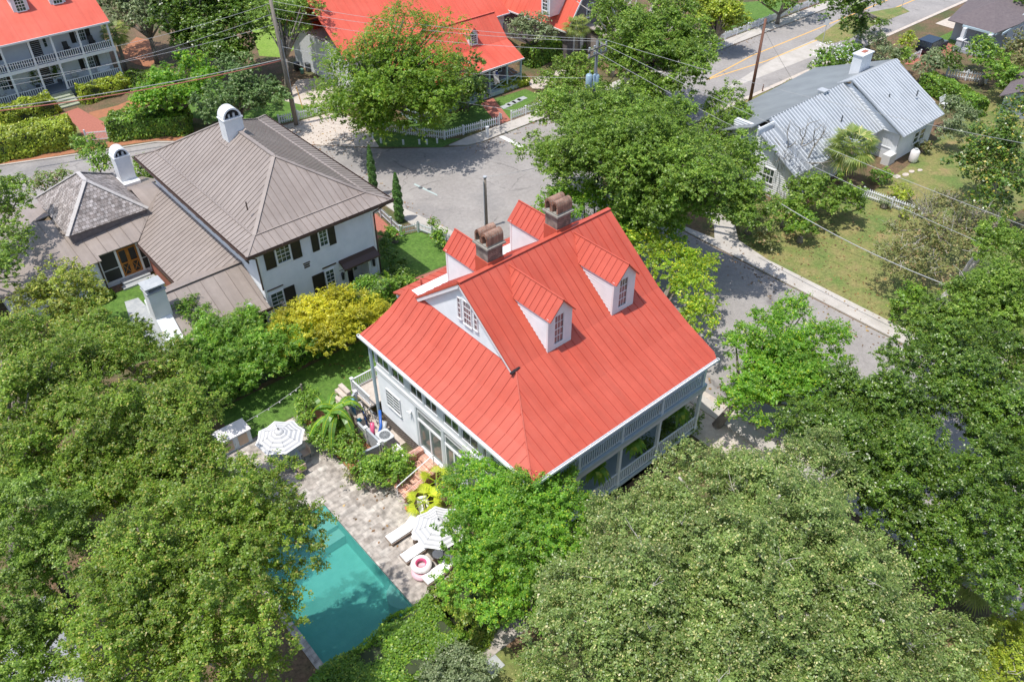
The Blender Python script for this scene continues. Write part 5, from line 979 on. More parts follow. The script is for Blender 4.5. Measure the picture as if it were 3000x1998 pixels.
b = MB(); b.prism([(qx-1.8, qy-.78, 1.05), (qx+1.15, qy-.88, 1.05), (qx+.62, qy-.78, 1.5), (qx-1.75, qy-.78, 1.52)], (0, -.03, 0)); b.build('side_window', GLASS, t); b = MB(); b.add([(qx+1.33, qy-.75, 1.07), (qx+1.33, qy+.75, 1.07), (qx+.74, qy+.65, 1.56), (qx+.74, qy-.65, 1.56)], [(0, 1, 2, 3)]); b.build('windscreen', GLASS, t)
for x in (-1.4, 1.5):
    for y in (-.92, .75): b = MB(); b.tube([(qx+x, qy+y, .36), (qx+x, qy+y+.2, .36)], .36, 16); b.build('wheel', BLACKM, t)

# ================================================================== TREES AND PLANTS
# left mass of live oaks beside the pool
GL = 'live oaks left of the pool'
tree('live_oak', 'broad green live oak left of the storage box and umbrella', [(400, 1270, 250, 8, 3.4), (545, 1225, 105, 7.5, 2.), (300, 1380, 200, 7.5, 2.6), (540, 1410, 170, 7.5, 2.6), (600, 1330, 50, 7, 1.2)], L_LEFT, (5.5, 36), group=GL)
tree('live_oak', 'large live oak overhanging the left edge of the pool', [(760, 1500, 150, 10.1, 2.4), (640, 1560, 190, 10.1, 3.0), (820, 1600, 135, 9.6, 2.2), (700, 1720, 170, 9.6, 2.6), (780, 1830, 110, 9.1, 2.0)], L_LEFT, (3.4, 28), group=GL, trunk=.3)
tree('live_oak', 'live oak at the bottom left, between the grey drive and the pool oak', [(430, 1650, 200, 9.8, 2.8), (350, 1790, 170, 9.3, 2.4), (520, 1850, 180, 8.8, 2.4), (640, 1930, 150, 8.3, 2.2), (420, 1960, 170, 8.8, 2.2), (740, 1975, 90, 6.8, 1.6)], L_LEFT, (1.5, 24), group=GL, trunk=.3)
tree('live_oak', 'live oak on the left edge halfway up the photograph', [(120, 1180, 190, 8.5, 3.), (60, 1340, 150, 8, 2.6), (240, 1080, 150, 7.5, 2.4), (80, 1020, 150, 8, 2.4)], L_LEFT, (-3, 38), group=GL, trunk=.3)
tree('live_oak', 'live oak on the left edge above the grey drive', [(130, 1530, 160, 8, 2.6), (200, 1640, 110, 7, 2.), (40, 1620, 120, 7, 2.2), (40, 1760, 120, 7, 2.), (60, 1900, 130, 6, 2.), (-20, 1980, 120, 5.5, 2.), (130, 1830, 60, 6, 1.4), (120, 1970, 60, 5, 1.4), (230, 1930, 45, 5.5, 1.2)], L_OAK, (-1.5, 29), group=GL, trunk=.3)
tree('small_tree', 'small yellow-green tree in front of the screened wing', [(190, 850, 95, 4.6, 1.5), (110, 900, 75, 4.3, 1.3), (250, 870, 60, 4.2, 1.1), (210, 930, 60, 3.8, 1.2)], leafmat('olive_leaves', (.08, .12, .015), (.17, .20, .03), (.30, .27, .06), trans=.3), (7.2, 57))
tree('live_oak', 'live oak crown just below the courtyard of the brown roofed house', [(330, 1010, 110, 6, 1.8), (430, 1060, 110, 5.6, 1.8), (240, 980, 90, 5.4, 1.6), (520, 1120, 90, 5.2, 1.6)], L_LEFT, (8, 45), group=GL)
tree('street_tree', 'dark tree at the left edge beside the screened wing', [(-10, 640, 95, 6.5, 2.6), (30, 570, 60, 7, 1.6), (45, 720, 55, 6, 1.8), (-20, 800, 90, 6, 2.)], L_OAK, (1, 62))
# bamboo screen between the two houses
tree('bamboo_clump', 'green bamboo screen along the shaded lawn, nearest the storage box', [(600, 1110, 93, 2.5, 1.5), (700, 1075, 93, 2.6, 1.5), (650, 1020, 93, 2.8, 1.4), (560, 1050, 93, 2.7, 1.4), (790, 1050, 78, 2.5, 1.5), (860, 1010, 63, 2.5, 1.4), (750, 1010, 73, 2.8, 1.2)], L_BAM, (13, 44), limbs=False, cat='bamboo', aspect=3.2, group='bamboo between the houses')
tree('bamboo_clump', 'golden yellow bamboo in front of the brown roofed house entrance', [(930, 945, 83, 3.0, 1.2), (1000, 920, 73, 3.0, 1.2), (880, 985, 78, 2.7, 1.2), (960, 985, 68, 2.5, 1.1), (1040, 950, 58, 2.5, 1.1), (1080, 900, 48, 2.3, 1.0), (1110, 930, 43, 2.1, 1.0), (960, 880, 33, 3.8, 0.9), (850, 925, 43, 3.1, 0.9), (905, 900, 29, 3.6, 0.9), (1015, 870, 29, 3.4, 0.8), (830, 985, 45, 2.6, 1.0), (800, 1010, 40, 2.4, 1.0)], L_YEL, (21, 45), limbs=False, cat='bamboo', aspect=3.0, group='bamboo between the houses')
hedge('bamboo_screen', 'dark lower wall of bamboo stems along the edge of the shaded lawn', [(9.5, 43.7), (25.6, 43.9)], 2.2, 2.9, L_BAM, None, cat='bamboo', bumpy=.2)
tree('bamboo_clump', 'bright green bamboo plumes against the near wing roof', [(720, 950, 63, 3.0, 1.1), (620, 960, 53, 3.1, 1.2), (560, 925, 45, 3.3, 1.2), (780, 985, 63, 2.7, 1.0), (660, 1010, 63, 2.7, 1.0), (540, 900, 23, 4.1, 0.5)], L_BAM, (14.5, 45.6), limbs=False, cat='bamboo', aspect=3.0, group='bamboo between the houses')
tree('garden_shrub', 'green shrubs along the path behind the red roofed house', [(1110, 880, 45, 1.6, 1.0), (1170, 850, 40, 1.2, .8), (1080, 850, 30, 1.8, .8), (1150, 870, 30, 1., .8)], L_HED, (27.5, 43.5), limbs=False, cat='shrub', cov=2.)
# centre lower
tree('crape_myrtle', 'bright green tree at the near corner of the red roofed house', [(1480, 1500, 150, 5.0, 2.), (1380, 1420, 85, 5.4, 1.6), (1610, 1450, 100, 5.0, 1.8), (1400, 1580, 110, 4.4, 1.8), (1560, 1600, 140, 4.6, 2.), (1430, 1700, 120, 3.8, 1.6), (1560, 1750, 90, 3.6, 1.6), (1680, 1530, 90, 4.6, 1.6), (1550, 1450, 62, 6.1, 1.1), (1520, 1430, 40, 6.4, .9), (1500, 1390, 35, 5.8, .9), (1370, 1500, 60, 4.8, 1.4)], L_BRI, (17.6, 18.2), cov=1.7, group='crape myrtles around the red roofed house')
tree('crape_myrtle', 'bright green tree over the street side walk right of the red roof corner', [(2320, 1040, 140, 4.8, 1.8), (2250, 980, 80, 5.2, 1.5), (2420, 1020, 80, 4.8, 1.5), (2380, 1120, 130, 4.2, 1.7), (2230, 1120, 90, 4.0, 1.5), (2325, 915, 50, 5.3, 1.1), (2180, 1020, 60, 4.6, 1.2), (2180, 1180, 80, 3.6, 1.4)], L_BRI, (34.2, 20), cov=1.6, group='crape myrtles around the red roofed house')
tree('crape_myrtle', 'yellow tinged tree behind the right edge of the red roof', [(2010, 850, 75, 4.8, 1.4), (1960, 770, 80, 5.0, 1.5), (2040, 790, 60, 4.8, 1.2), (2050, 930, 60, 4.2, 1.4), (1890, 720, 70, 5.2, 1.4)], leafmat('lime_leaves', (.075, .155, .014), (.19, .26, .025), (.42, .38, .03), trans=.38), (35.3, 28), cov=1.5, group='crape myrtles around the red roofed house')
tree('crape_myrtle', 'green tree directly behind the red roof ridge and chimney', [(1830, 660, 110, 5.2, 1.8), (1720, 600, 90, 5.4, 1.8), (1930, 660, 80, 5.2, 1.4), (1790, 580, 80, 5.6, 1.4), (1640, 590, 60, 5.2, 1.4), (1600, 640, 50, 5.2, 1.2)], L_BRI, (35, 35), cov=1.6, group='crape myrtles around the red roofed house')
hedge('pool_hedge', 'thick dark green hedge across the near end of the pool', [(4.5, 19.4), (12.2, 19.4)], 3.0, 2.1, L_HED, 'pool hedges', bumpy=.2, cov=3.6); hedge('pool_hedge', 'golden tipped part of the hedge beyond the corner of the patio', [(12.4, 19.5), (16.9, 19.6)], 2.8, 2.3, leafmat('tipped_hedge_leaves', (.05, .10, .012), (.15, .20, .025), (.3, .28, .06), trans=.28), 'pool hedges', bumpy=.22, cov=3.6)
tree('laurel_shrub', 'loose shrub at the bottom edge beside the stepping stones', [(1330, 1965, 70, 1.6, 1.2), (1400, 1990, 60, 1.4, 1.), (1275, 2010, 60, 1.4, 1.), (1340, 1910, 28, 2.0, .9)], L_GRY, None, limbs=False, cat='shrub')
tree('laurel_shrub', 'low shrub at the bottom edge right of the dry lawn', [(1600, 1990, 70, 1.6, 1.1), (1560, 1960, 40, 1.5, .9)], L_OLI, None, limbs=False, cat='shrub')
# big grey-green live oak, bottom right
tree('southern_live_oak', 'huge grey-green live oak filling the bottom right', [(2100, 1620, 300, 8.5, 3.6), (1870, 1740, 240, 8, 3.2), (2330, 1580, 260, 8.5, 3.4), (2150, 1810, 330, 7.5, 3.2), (2480, 1720, 230, 7.5, 3.), (2060, 1440, 140, 8, 2.2), (2190, 1420, 160, 8.5, 2.4), (2380, 1400, 130, 8, 2.2), (1930, 1500, 90, 7.4, 1.8), (1840, 1590, 110, 7.4, 2.), (1700, 1850, 170, 6.5, 2.6), (1650, 1720, 70, 6.4, 1.6), (1790, 1530, 75, 5.2, 1.4), (2560, 1880, 210, 6, 2.6), (1880, 1900, 200, 6.5, 2.6), (2320, 1950, 220, 6, 2.4), (2780, 1920, 110, 4.8, 2.)], L_OLI, (26, 12.5), split=.7, cov=1.4, trunk=.5, bark=PALEB, twigs=70, rcf=.24, jit=.3, flat=.8)
tree('garden_shrub', 'dark fern like shrubs between the near porch posts and the bottom right oak', [(1960, 1260, 40, 1.4, .9), (2020, 1230, 34, 1.2, .8), (1890, 1320, 36, 1.2, .8)], L_DARK, None, limbs=False, cat='shrub', cov=1.8)
# right side dark oaks
GR = 'dark oaks on the right'
tree('dark_oak', 'dark glossy oak between the myrtle and the bottom right live oak', [(2560, 1180, 170, 8, 2.6), (2480, 1300, 150, 7.5, 2.4), (2650, 1330, 160, 7.8, 2.4), (2380, 1290, 110, 6.8, 2.), (2600, 1460, 120, 7, 2.), (2540, 1380, 110, 6.5, 2.), (2690, 1570, 80, 6, 1.8), (2730, 1690, 75, 5.5, 1.6)], L_DARK, (36.5, 12), group=GR, trunk=.35, cov=1.9, fill=.3)
tree('dark_oak', 'dark glossy oak on the right edge above the shaded gap', [(2830, 1150, 150, 8.5, 2.6), (2950, 1260, 150, 8.2, 2.6), (2720, 1060, 130, 8, 2.2), (2930, 1060, 110, 8.5, 2.)], L_DARK, (48, 10), group=GR, trunk=.35, cov=1.9, fill=.3)
tree('dark_oak', 'dark glossy oak on the right edge below the shaded gap', [(2900, 1520, 150, 7.8, 2.6), (2960, 1400, 120, 8, 2.2), (2800, 1440, 100, 7.2, 1.8), (2790, 1570, 80, 6.6, 1.6), (2900, 1660, 120, 7, 2.2), (3010, 1640, 100, 7, 2.)], L_DARK, (38.5, 2.5), group=GR, trunk=.35, cov=1.9, fill=.3)
tree('dark_oak', 'pale mossy oak on the right edge beside the dead brush', [(2900, 860, 140, 8, 2.4), (2960, 740, 110, 8, 2.2), (2820, 960, 110, 7.6, 2.), (2980, 920, 110, 8, 2.2), (2720, 980, 90, 7, 1.8)], L_OAK, (56, 17), group=GR, trunk=.35, bark=PALEB, twigs=14, cov=1.8, fill=.3)
tree('golden_shrub', 'golden green shrub in the bottom right corner', [(2950, 1900, 90, 2.4, 1.3), (2880, 1960, 80, 2.2, 1.2), (3000, 1840, 60, 2.6, 1.2), (2800, 1990, 70, 2., 1.)], L_HEDY, None, limbs=False, cat='shrub', twigs=8)
# centre street oak
tree('street_live_oak', 'great spreading live oak over the intersection in the middle', [(1850, 440, 230, 10, 3.6), (1690, 430, 150, 9, 2.8), (1980, 520, 180, 9.5, 3.), (1800, 330, 170, 10.5, 2.8), (2110, 560, 130, 8.5, 2.6), (1640, 320, 100, 8.5, 2.2), (1940, 360, 130, 10, 2.4), (2200, 620, 80, 7, 2.2), (1580, 450, 70, 7, 1.8), (1900, 600, 130, 7.5, 2.2), (2170, 470, 80, 8, 2.0), (1700, 530, 90, 7, 2.)], L_OAK, (50.5, 41.5), cov=1.4, trunk=.55, leafk=.95)
tree('broadleaf_tree', 'dense green oak behind the transformer pole with pale bare limbs', [(1900, 130, 150, 9, 3.6), (2000, 200, 110, 8, 3.), (1810, 60, 100, 9, 3.), (1960, 60, 110, 9.5, 3.), (2030, 120, 90, 8.5, 2.8), (1900, 280, 90, 6, 2.4), (1790, 190, 60, 7, 2.)], L_OAK, (68, 60), cov=1.4, trunk=.4, bark=PALEB)
tree('broadleaf_tree', 'yellow green magnolia beyond the sidewalk picket fence', [(2110, 40, 75, 5, 2.4), (2150, 60, 45, 4, 1.8), (2060, 10, 70, 5.5, 2.4)], L_HEDY, None, cov=1.6)
tree('broadleaf_tree', 'slim tree left of the metal roofed bungalow gable', [(2130, 310, 55, 5, 2.2), (2100, 370, 50, 4.4, 1.8), (2160, 360, 45, 4.2, 1.8), (2060, 440, 60, 4.5, 1.8), (2130, 440, 50, 3.2, 1.6), (2170, 490, 45, 2.6, 1.5), (2215, 450, 30, 2.4, 1.4), (2110, 500, 50, 3, 1.6)], L_OAK, None, cov=1.6)
# feathery tree in front of the cottage
tree('feathery_tree', 'tall feathery tree spreading in front of the red roofed cottage', [(1170, 240, 190, 7.5, 4.4), (1060, 290, 120, 6.5, 3.4), (1130, 380, 60, 3.6, 1.8), (1230, 370, 60, 3.6, 1.8), (960, 300, 60, 4.5, 1.8), (980, 180, 60, 8, 2.), (1290, 220, 110, 8, 3.6), (1180, 90, 130, 11, 3.2), (1010, 240, 70, 7, 2.6), (1250, 310, 100, 5.5, 2.8), (1100, 350, 80, 4.5, 2.2), (1320, 110, 60, 10, 2.2), (1080, 150, 80, 10, 2.4), (1000, 320, 60, 4.5, 1.8)], L_CYP, (42.5, 72.8), cov=1.15, thin=7.3, trunk=.35, split=.4, aspect=2.6, rcf=.3, jit=.5, fill=.02)
tree('broadleaf_tree', 'dark green tree tucked between the feathery tree and cottage porch', [(1360, 220, 60, 4, 2.6), (1390, 280, 42, 3, 2.2), (1340, 290, 50, 2.6, 1.8)], L_DARK, None, cov=1.8)
tree('olive_tree', 'grey olive tree between the two red roofed buildings at the top', [(1560, 80, 48, 4.2, 2.), (1520, 95, 40, 3.8, 1.8), (1600, 110, 34, 3.6, 1.6)], L_GRY, None, cov=1.2, trunk=.15)
hedge('clipped_hedge', 'clipped hedge between the cottage porch and the bare limbed tree', gp((1545, 195), (1620, 165), (1700, 150)), 2.2, 2.2, L_HED, 'hedges and shrubs by the cottage')
tree('garden_shrub', 'rounded shrubs around the foot of the transformer pole', [(1680, 210, 60, 3, 2.), (1650, 250, 50, 2.4, 1.6), (1720, 260, 60, 2.6, 1.8), (1600, 235, 34, 1.2, 1.), (1760, 300, 60, 3, 1.8)], L_OAK, None, limbs=False, cat='shrub', cov=1.7, group='hedges and shrubs by the cottage')
hedge('clipped_hedge', 'low clipped hedge below the cross braced porch', gp((1455, 268), (1540, 245)), 1.3, .9, L_HEDY, 'hedges and shrubs by the cottage')
# pale bare limbed tree by the transformer
def bare_tree(name, label, x, y, h, spread, m=PALEB, n=6, moss=0, r0=.32, seed=3):
    t = thing(name, label, 'tree', (x, y, 0)); b = MB(); rg = np.random.default_rng(seed); f0 = np.array((x, y, h*.32)); b.tube([(x, y, 0), (x+.2, y, h*.18), f0], [r0*1.2, r0, r0*.9], 10); tips = []
    def grow(p, d, L, r, lv):
        k = 4; pts = [p]; q = p.copy(); dd = d.copy()
        for i in range(k): dd = dd+rg.normal(size=3)*.16+np.array((0, 0, .06)); dd /= np.linalg.norm(dd); q = q+dd*L/k; pts.append(q.copy())
        b.tube(pts, list(np.linspace(r, r*.55, k+1)), 7 if lv < 2 else 4)
        tips.append(q)
        if lv < 3:
            for j in range(2+(lv == 1)): nd = dd+rg.normal(size=3)*.55; nd[2] = abs(nd[2])*.6+.1; nd /= np.linalg.norm(nd); grow(pts[-1-(j % 2)], nd, L*.62, r*.5, lv+1)
    for i in range(n): a = 6.28*i/n+rg.uniform(-.4, .4); d = np.array((math.cos(a)*spread, math.sin(a)*spread, 1.)); d /= np.linalg.norm(d); grow(f0, d, h*.38, r0*.55, 1)
    b.build('trunk', m, t, True)
    if moss:
        c = MB()
        for i in range(moss):
            p = tips[rg.integers(len(tips))]+rg.normal(size=3)*.35; L = rg.uniform(.4, 1.4)
            for j in range(4): o = rg.normal(size=3)*.13; c.add([p+o, p+o+(.07, .03, -L*.5), p+o+(0, 0, -L), p+o+(-.07, -.03, -L*.5)], [(0, 1, 2, 3)])
        c.build('moss', MOSS, t)
    return t
q = g(1790, 225, 0); bare_tree('bare_limbed_tree', 'pale limbed tree beside the transformer pole with bare upper branches', q[0], q[1], 12, .75, n=4, seed=5)
q = g(1860, 195, 0); bare_tree('bare_limbed_tree', 'pale forked bare tree right of the transformer pole', q[0], q[1], 12.5, .7, n=3, seed=11)
q = g(2330, 560, 0); bare_tree('mossy_tree', 'bare grey tree hung with moss in front of the metal roof', q[0], q[1], 7.0, .55, MOSS, 5, 90, .2, 8)
tree('moss_brush', 'tangle of mossy dead branches and brown vines by the right picket fence', [(2680, 700, 85, 3.6, 1.8), (2780, 720, 85, 4, 1.8), (2620, 760, 60, 3, 1.6), (2860, 680, 70, 4, 1.8), (2760, 620, 70, 3.4, 1.6), (2700, 790, 60, 3, 1.5)], L_BRN, (66, 22), cov=.75, bark=MOSS, twigs=60, jit=.35)
q = g(2720, 760, 0); bare_tree('mossy_tree', 'grey dead tree draped with moss inside the brush at right', q[0], q[1], 6.0, .9, MOSS, 7, 160, .16, 21)
tree('magnolia', 'dark glossy magnolia at the right edge', [(2920, 420, 95, 5.5, 3.), (2860, 500, 80, 4.2, 2.4), (2960, 530, 85, 4.6, 2.4), (2990, 340, 60, 6.5, 2.4), (2900, 600, 60, 3, 1.8)], L_MAG, (83, 24), cov=1.5, leafk=1.25)
# bungalow garden
GB = 'shrubs around the bungalow'
tree('camellia', 'large rounded camellia in front of the bungalow picket fence', [(2410, 580, 75, 2.4, 2.), (2350, 555, 50, 2.4, 1.6), (2480, 590, 50, 2.2, 1.7)], L_OAK, (65.5, 28.5), cov=1.9, trunk=.12, group=GB)
tree('camellia', 'small round bush casting a round shadow on the dry lawn', [(2352, 668, 42, 1.4, 1.3)], L_HED, None, limbs=False, cov=2., cat='shrub', group=GB)
tree('camellia', 'bush up slope of the small round bush on the dry lawn', [(2305, 620, 42, 1.6, 1.5)], L_OAK, None, limbs=False, cov=2., cat='shrub', group=GB)
tree('camellia', 'bright round bush at the lower corner of the dry lawn', [(2662, 885, 45, 1.6, 1.5), (2620, 915, 24, .6, .5)], L_HED, None, limbs=False, cov=2., cat='shrub', group=GB)
tree('camellia', 'dark shrub under the great oak near the curved walk', [(2200, 640, 50, 1.5, 1.2), (2250, 700, 34, 1., .9)], L_BRN, None, limbs=False, cov=1.8, cat='shrub', group=GB)
tree('oleander', 'oleander covered in white flowers behind the bungalow chimney', [(2440, 190, 60, 2.6, 1.9), (2400, 215, 34, 1.8, 1.3), (2480, 160, 34, 2.6, 1.4)], L_HED, None, limbs=False, cov=1.8, cat='shrub', group=GB)
p_, q_ = lobe_leaves([px_lobe((2440, 180, 62, 2.8, 1.9))], .17, .16, low=0.); p_[:, 2] += .12; o = bpy.data.objects['oleander']; leaf_mesh('flowers', p_, q_, .15, TRIM, o, 1.)
tree('camellia', 'round clipped bush beside the road end of the bungalow drive', [(2655, 130, 26, 1.6, 1.4)], L_HEDY, None, limbs=False, cov=2., cat='shrub', group=GB)
tree('camellia', 'silvery shrub in front of the dark parked suv', [(2710, 195, 42, 1.8, 1.7), (2740, 180, 30, 1.8, 1.5)], L_GRY, None, limbs=False, cov=1.6, cat='shrub', group=GB)
tree('camellia', 'dark green shrub between the suv and the white gate', [(2775, 190, 38, 2, 1.8)], L_DARK, None, limbs=False, cov=1.8, cat='shrub', group=GB)
tree('camellia', 'bright vine covered tree in front of the grey house', [(2900, 175, 50, 3, 2.), (2930, 225, 45, 2.6, 2.), (2870, 150, 34, 2.4, 1.6), (2960, 250, 30, 2., 1.8)], L_HED, None, limbs=False, cov=1.8, group=GB)
tree('camellia', 'reddish brown tinged tree at the right edge in front of the grey house', [(2985, 150, 45, 3.4, 1.8), (2990, 200, 40, 2.6, 1.8)], L_BRN, None, limbs=False, cov=1.8, group=GB)
tree('camellia', 'dull grey bush just above the bungalow chimney', [(2560, 130, 42, 2, 1.6), (2520, 105, 28, 1.6, 1.2), (2600, 170, 34, 2, 1.5)], L_GRY, None, limbs=False, cov=1.4, cat='shrub', group=GB)
tree('camellia', 'green bush between bungalow roof and curved white planter', [(2640, 175, 32, 1.8, 1.4)], L_OAK, None, limbs=False, cov=1.8, cat='shrub', group=GB)
hedge('clipped_hedge', 'long clipped hedge behind the white garden bench', gp((2705, 262), (2790, 300), (2860, 345)), 2.0, 1.8, L_HED, 'hedges behind the bungalow')
tree('camellia', 'dark bushes below the white garden bench', [(2790, 330, 36, 2, 1.6), (2830, 350, 34, 1.8, 1.5), (2790, 395, 38, 1.8, 1.6)], L_GRY, None, limbs=False, cov=1.8, cat='shrub', group=GB)
for i, (px_, py_, r_, lb) in enumerate(((2585, 520, 30, 'round bush beside the fan of palm fronds inside the picket fence'), (2640, 570, 30, 'yellowish bush just inside the middle of the bungalow picket fence'), (2592, 600, 14, 'small bush standing against the outside of the picket fence'), (2645, 625, 16, 'second small bush against the outside of the picket fence, further right'), (2705, 430, 22, 'reddish leaved plant below the bungalow twin window'))):
    tree('garden_shrub', lb, [(px_, py_, r_, r_/42., r_/46.)], [L_HED, L_HEDY, L_GRY, L_HEDY, L_BRN][i], None, limbs=False, cov=1.9, cat='shrub', group='small shrubs by the picket fence')
hedge('verge_planting', 'low ragged planting between the bungalow roof and the avenue', gp((2270, 290), (2320, 262), (2385, 235)), 1.0, .8, L_BRN, 'low planting')
# island tree
tree('broadleaf_tree', 'dark tree on the grass island in the avenue', [(2480, 30, 60, 6, 2.6), (2500, 75, 45, 4, 1.8), (2530, 0, 60, 7, 2.2), (2570, 75, 18, 1.2, .8), (2590, 68, 14, 1., .7)], L_DARK, (108.5, 54.5), cov=1.6, trunk=.4)
tree('broadleaf_tree', 'green tree beyond the sidewalk fence at the top edge', [(2290, 5, 50, 3, 1.8), (2220, -10, 50, 4, 2.), (2370, -10, 50, 3, 2.)], L_OAK, None, cov=1.6)
tree('broadleaf_tree', 'green bushes in the top right corner behind the grey house', [(2960, 15, 50, 3, 1.8), (2860, 45, 30, 2, 1.4), (3010, 20, 50, 4, 2.)], L_HED, None, cov=1.6)
# gallery house garden, top left
tree('vine_covered_tree', 'dark vine covered trees right of the double gallery house', [(560, 80, 90, 6, 3.), (640, 130, 80, 5.5, 2.8), (500, 60, 60, 7, 2.6), (700, 90, 60, 6, 2.6), (600, 30, 90, 8, 2.6), (690, 150, 60, 4, 2.2), (520, 0, 90, 8, 2.6), (680, 10, 90, 8, 2.8), (740, 60, 60, 7, 2.4), (740, 0, 60, 8, 2.4)], L_DARK, None, cov=1.9, trunk=.35)
tree('broadleaf_tree', 'pale green tree at the top edge above the cabbage palm', [(420, 40, 60, 6, 2.4), (370, 60, 45, 4.5, 2.), (460, 20, 60, 7, 2.4), (400, -10, 80, 7, 2.4), (470, 60, 60, 6, 2.2), (330, 10, 60, 6, 2.2)], L_GRY, None, cov=1.6)
tree('street_tree', 'bright leaved tree on the corner beside the brick garden path', [(510, 260, 110, 4.2, 2.4), (440, 300, 60, 3.2, 1.8), (560, 210, 60, 4.6, 2.), (600, 250, 50, 4., 1.8)], L_BRI, (26.5, 84.8), cov=1.8)
tree('street_tree', 'grey green tree between the bright leaved tree and the tall pole', [(720, 260, 90, 4.4, 2.4), (640, 310, 70, 3.6, 2.), (800, 290, 60, 3.6, 2.2), (690, 210, 55, 4.6, 1.8)], leafmat('dull_leaves', (.045, .085, .022), (.085, .135, .04), (.16, .19, .08), trans=.25), (31.5, 80.5), cov=1.8)
tree('broadleaf_tree', 'thin tree right behind the tall utility pole on the sunny lawn', [(850, 40, 70, 8, 2.), (810, 100, 45, 6, 1.6), (880, 90, 40, 6.5, 1.6), (900, 20, 50, 9, 1.6), (780, 30, 50, 9, 1.6)], L_OAK, (39, 84), cov=.9, trunk=.28)
hedge('front_hedge', 'long clipped hedge along the street left of the brick path', [(4, 92.6), (17.4, 88.9)], 3.4, 2.3, L_HEDY, 'hedges in front of the gallery house', bumpy=.12)
hedge('front_hedge', 'clipped hedge along the street right of the brick path', [(20.8, 87.6), (27.5, 83.8)], 3.0, 2.1, L_HED, 'hedges in front of the gallery house')
hedge('front_hedge', 'rounded golden hedge left of the gallery house steps', [(10.2, 98.6), (18.4, 98.2)], 2.4, 1.6, L_HEDY, 'hedges in front of the gallery house', bumpy=.2)
hedge('front_hedge', 'rounded golden hedge right of the gallery house steps', [(21.4, 98.6), (26.6, 98.8)], 2.2, 1.5, L_HEDY, 'hedges in front of the gallery house', bumpy=.2)
hedge('front_hedge', 'low dark planting beyond the end of the gallery house', [(27.6, 100.5), (31, 97)], 1.8, 1.2, L_DARK, 'hedges in front of the gallery house', bumpy=.2)
tree('pink_myrtle', 'small pink tipped myrtle behind the arched chimney of the shingled wing', [(275, 450, 46, 3.4, 1.8), (240, 430, 30, 3.6, 1.4), (300, 490, 30, 2.8, 1.4)], L_HED, None, cov=1.3, trunk=.1)
tree('pink_myrtle', 'pink flowering shrubs on the street side of the shingle roof', [(140, 535, 34, 2, 1.3), (110, 555, 24, 1.6, 1.1), (190, 520, 24, 2.2, 1.1)], leafmat('pink_tipped_leaves', (.07, .13, .03), (.16, .20, .05), (.55, .22, .28), trans=.3), None, cov=1.3, limbs=False, cat='shrub')
tree('pink_myrtle', 'green shrub between the white chimney and the brown roof', [(440, 520, 42, 2.4, 1.6), (420, 490, 26, 2.8, 1.3)], L_OAK, None, cov=1.6, cat='shrub')
def cypress(label, px, py, h, r):
    q = g(px, py, 0); t = thing('italian_cypress', label, 'tree', q, 'slim cypresses by the brown roofed house'); N = 5200
    z = rng.uniform(.02, 1, N)**.9; a = rng.uniform(0, 6.283, N); rr = r*np.minimum(1, (1-z)*2.6+.06)**.75*(.72+.4*rng.random(N))*(.85+.15*np.sin(z*40+a*3))
    p = np.stack([q[0]+rr*np.cos(a), q[1]+rr*np.sin(a), z*h+.1], 1); nn = np.stack([np.cos(a), np.sin(a), .35+0*a], 1)+unit(N)*.5
    leaf_mesh('crown', p, nn, .15, L_ITA, t, 2.4); b = MB(); b.tube([(q[0], q[1], 0), (q[0], q[1], h*.9)], [.09, .02], 6); b.build('trunk', BARK, t)
cypress('slim dark cypress on the street side of the white fence gate', 1172, 650, 4.6, .40); cypress('slim dark cypress half hidden behind the brown roof corner', 1098, 575, 4.8, .36)
for lb, L_ in (('dark green bed of shrubs along the side of the brown roofed house', [(1130, 830, 26, .7, .7), (1150, 800, 26, .7, .7), (1175, 820, 30, .6, .6), (1200, 830, 26, .5, .5), (1140, 760, 26, .7, .7), (1125, 720, 20, .7, .6), (1170, 780, 22, .5, .5)]), ('small leafy shrubs beside the white gate post', [(1155, 688, 24, .7, .6), (1125, 700, 18, .7, .6), (1290, 700, 24, .9, .8), (1275, 660, 14, 1.6, .6)])):
    tree('foundation_shrub', lb, L_, L_DARK if 'dark' in lb else L_HED, None, limbs=False, cov=2., cat='shrub', group='shrubs beside the small front lawn')
hedge('courtyard_planting', 'dark planting along the screened wing wall', [(5.8, 59.4), (10.2, 59.6)], .9, .6, L_DARK, 'low planting'); hedge('courtyard_planting', 'fine grasses beside the courtyard connector', [(13.1, 54.5), (13.2, 59.2)], .5, .5, L_HED, 'low planting')
# pool side plants
tree('clipped_shrub', 'dense rounded shrub in the brick planter beside the stair', [(1120, 1375, 58, 1.0, .8), (1165, 1355, 42, 1.0, .75), (1085, 1385, 36, .9, .7)], L_HED, None, limbs=False, cov=2.4, cat='shrub')
tree('pool_garden_shrubs', 'loose green shrubs under the banana plant', [(960, 1290, 46, .8, .6), (1020, 1300, 44, 1.0, .8), (985, 1250, 36, .8, .6), (1040, 1350, 30, 1.1, .9), (930, 1270, 26, .5, .5)], L_HED, None, limbs=False, cov=1.7, cat='shrub')
tree('pool_garden_shrubs', 'flowering vine on the post beside the banana plant', [(905, 1185, 34, 1.2, 1.0), (895, 1230, 24, .7, .7)], L_HED, None, limbs=False, cov=1.8, cat='shrub')
tree('pool_garden_shrubs', 'small reddish shrub by the corner of the stair planter', [(1040, 1395, 18, .4, .3)], L_BRN, None, limbs=False, cov=2., cat='shrub')
q = g(985, 1215, 0); bx_, by_ = 15.55, 35.0
t = thing('banana_plant', 'big banana plant with arching leaves between patio and utility yard', 'plant', (bx_, by_, 0)); b = MB()
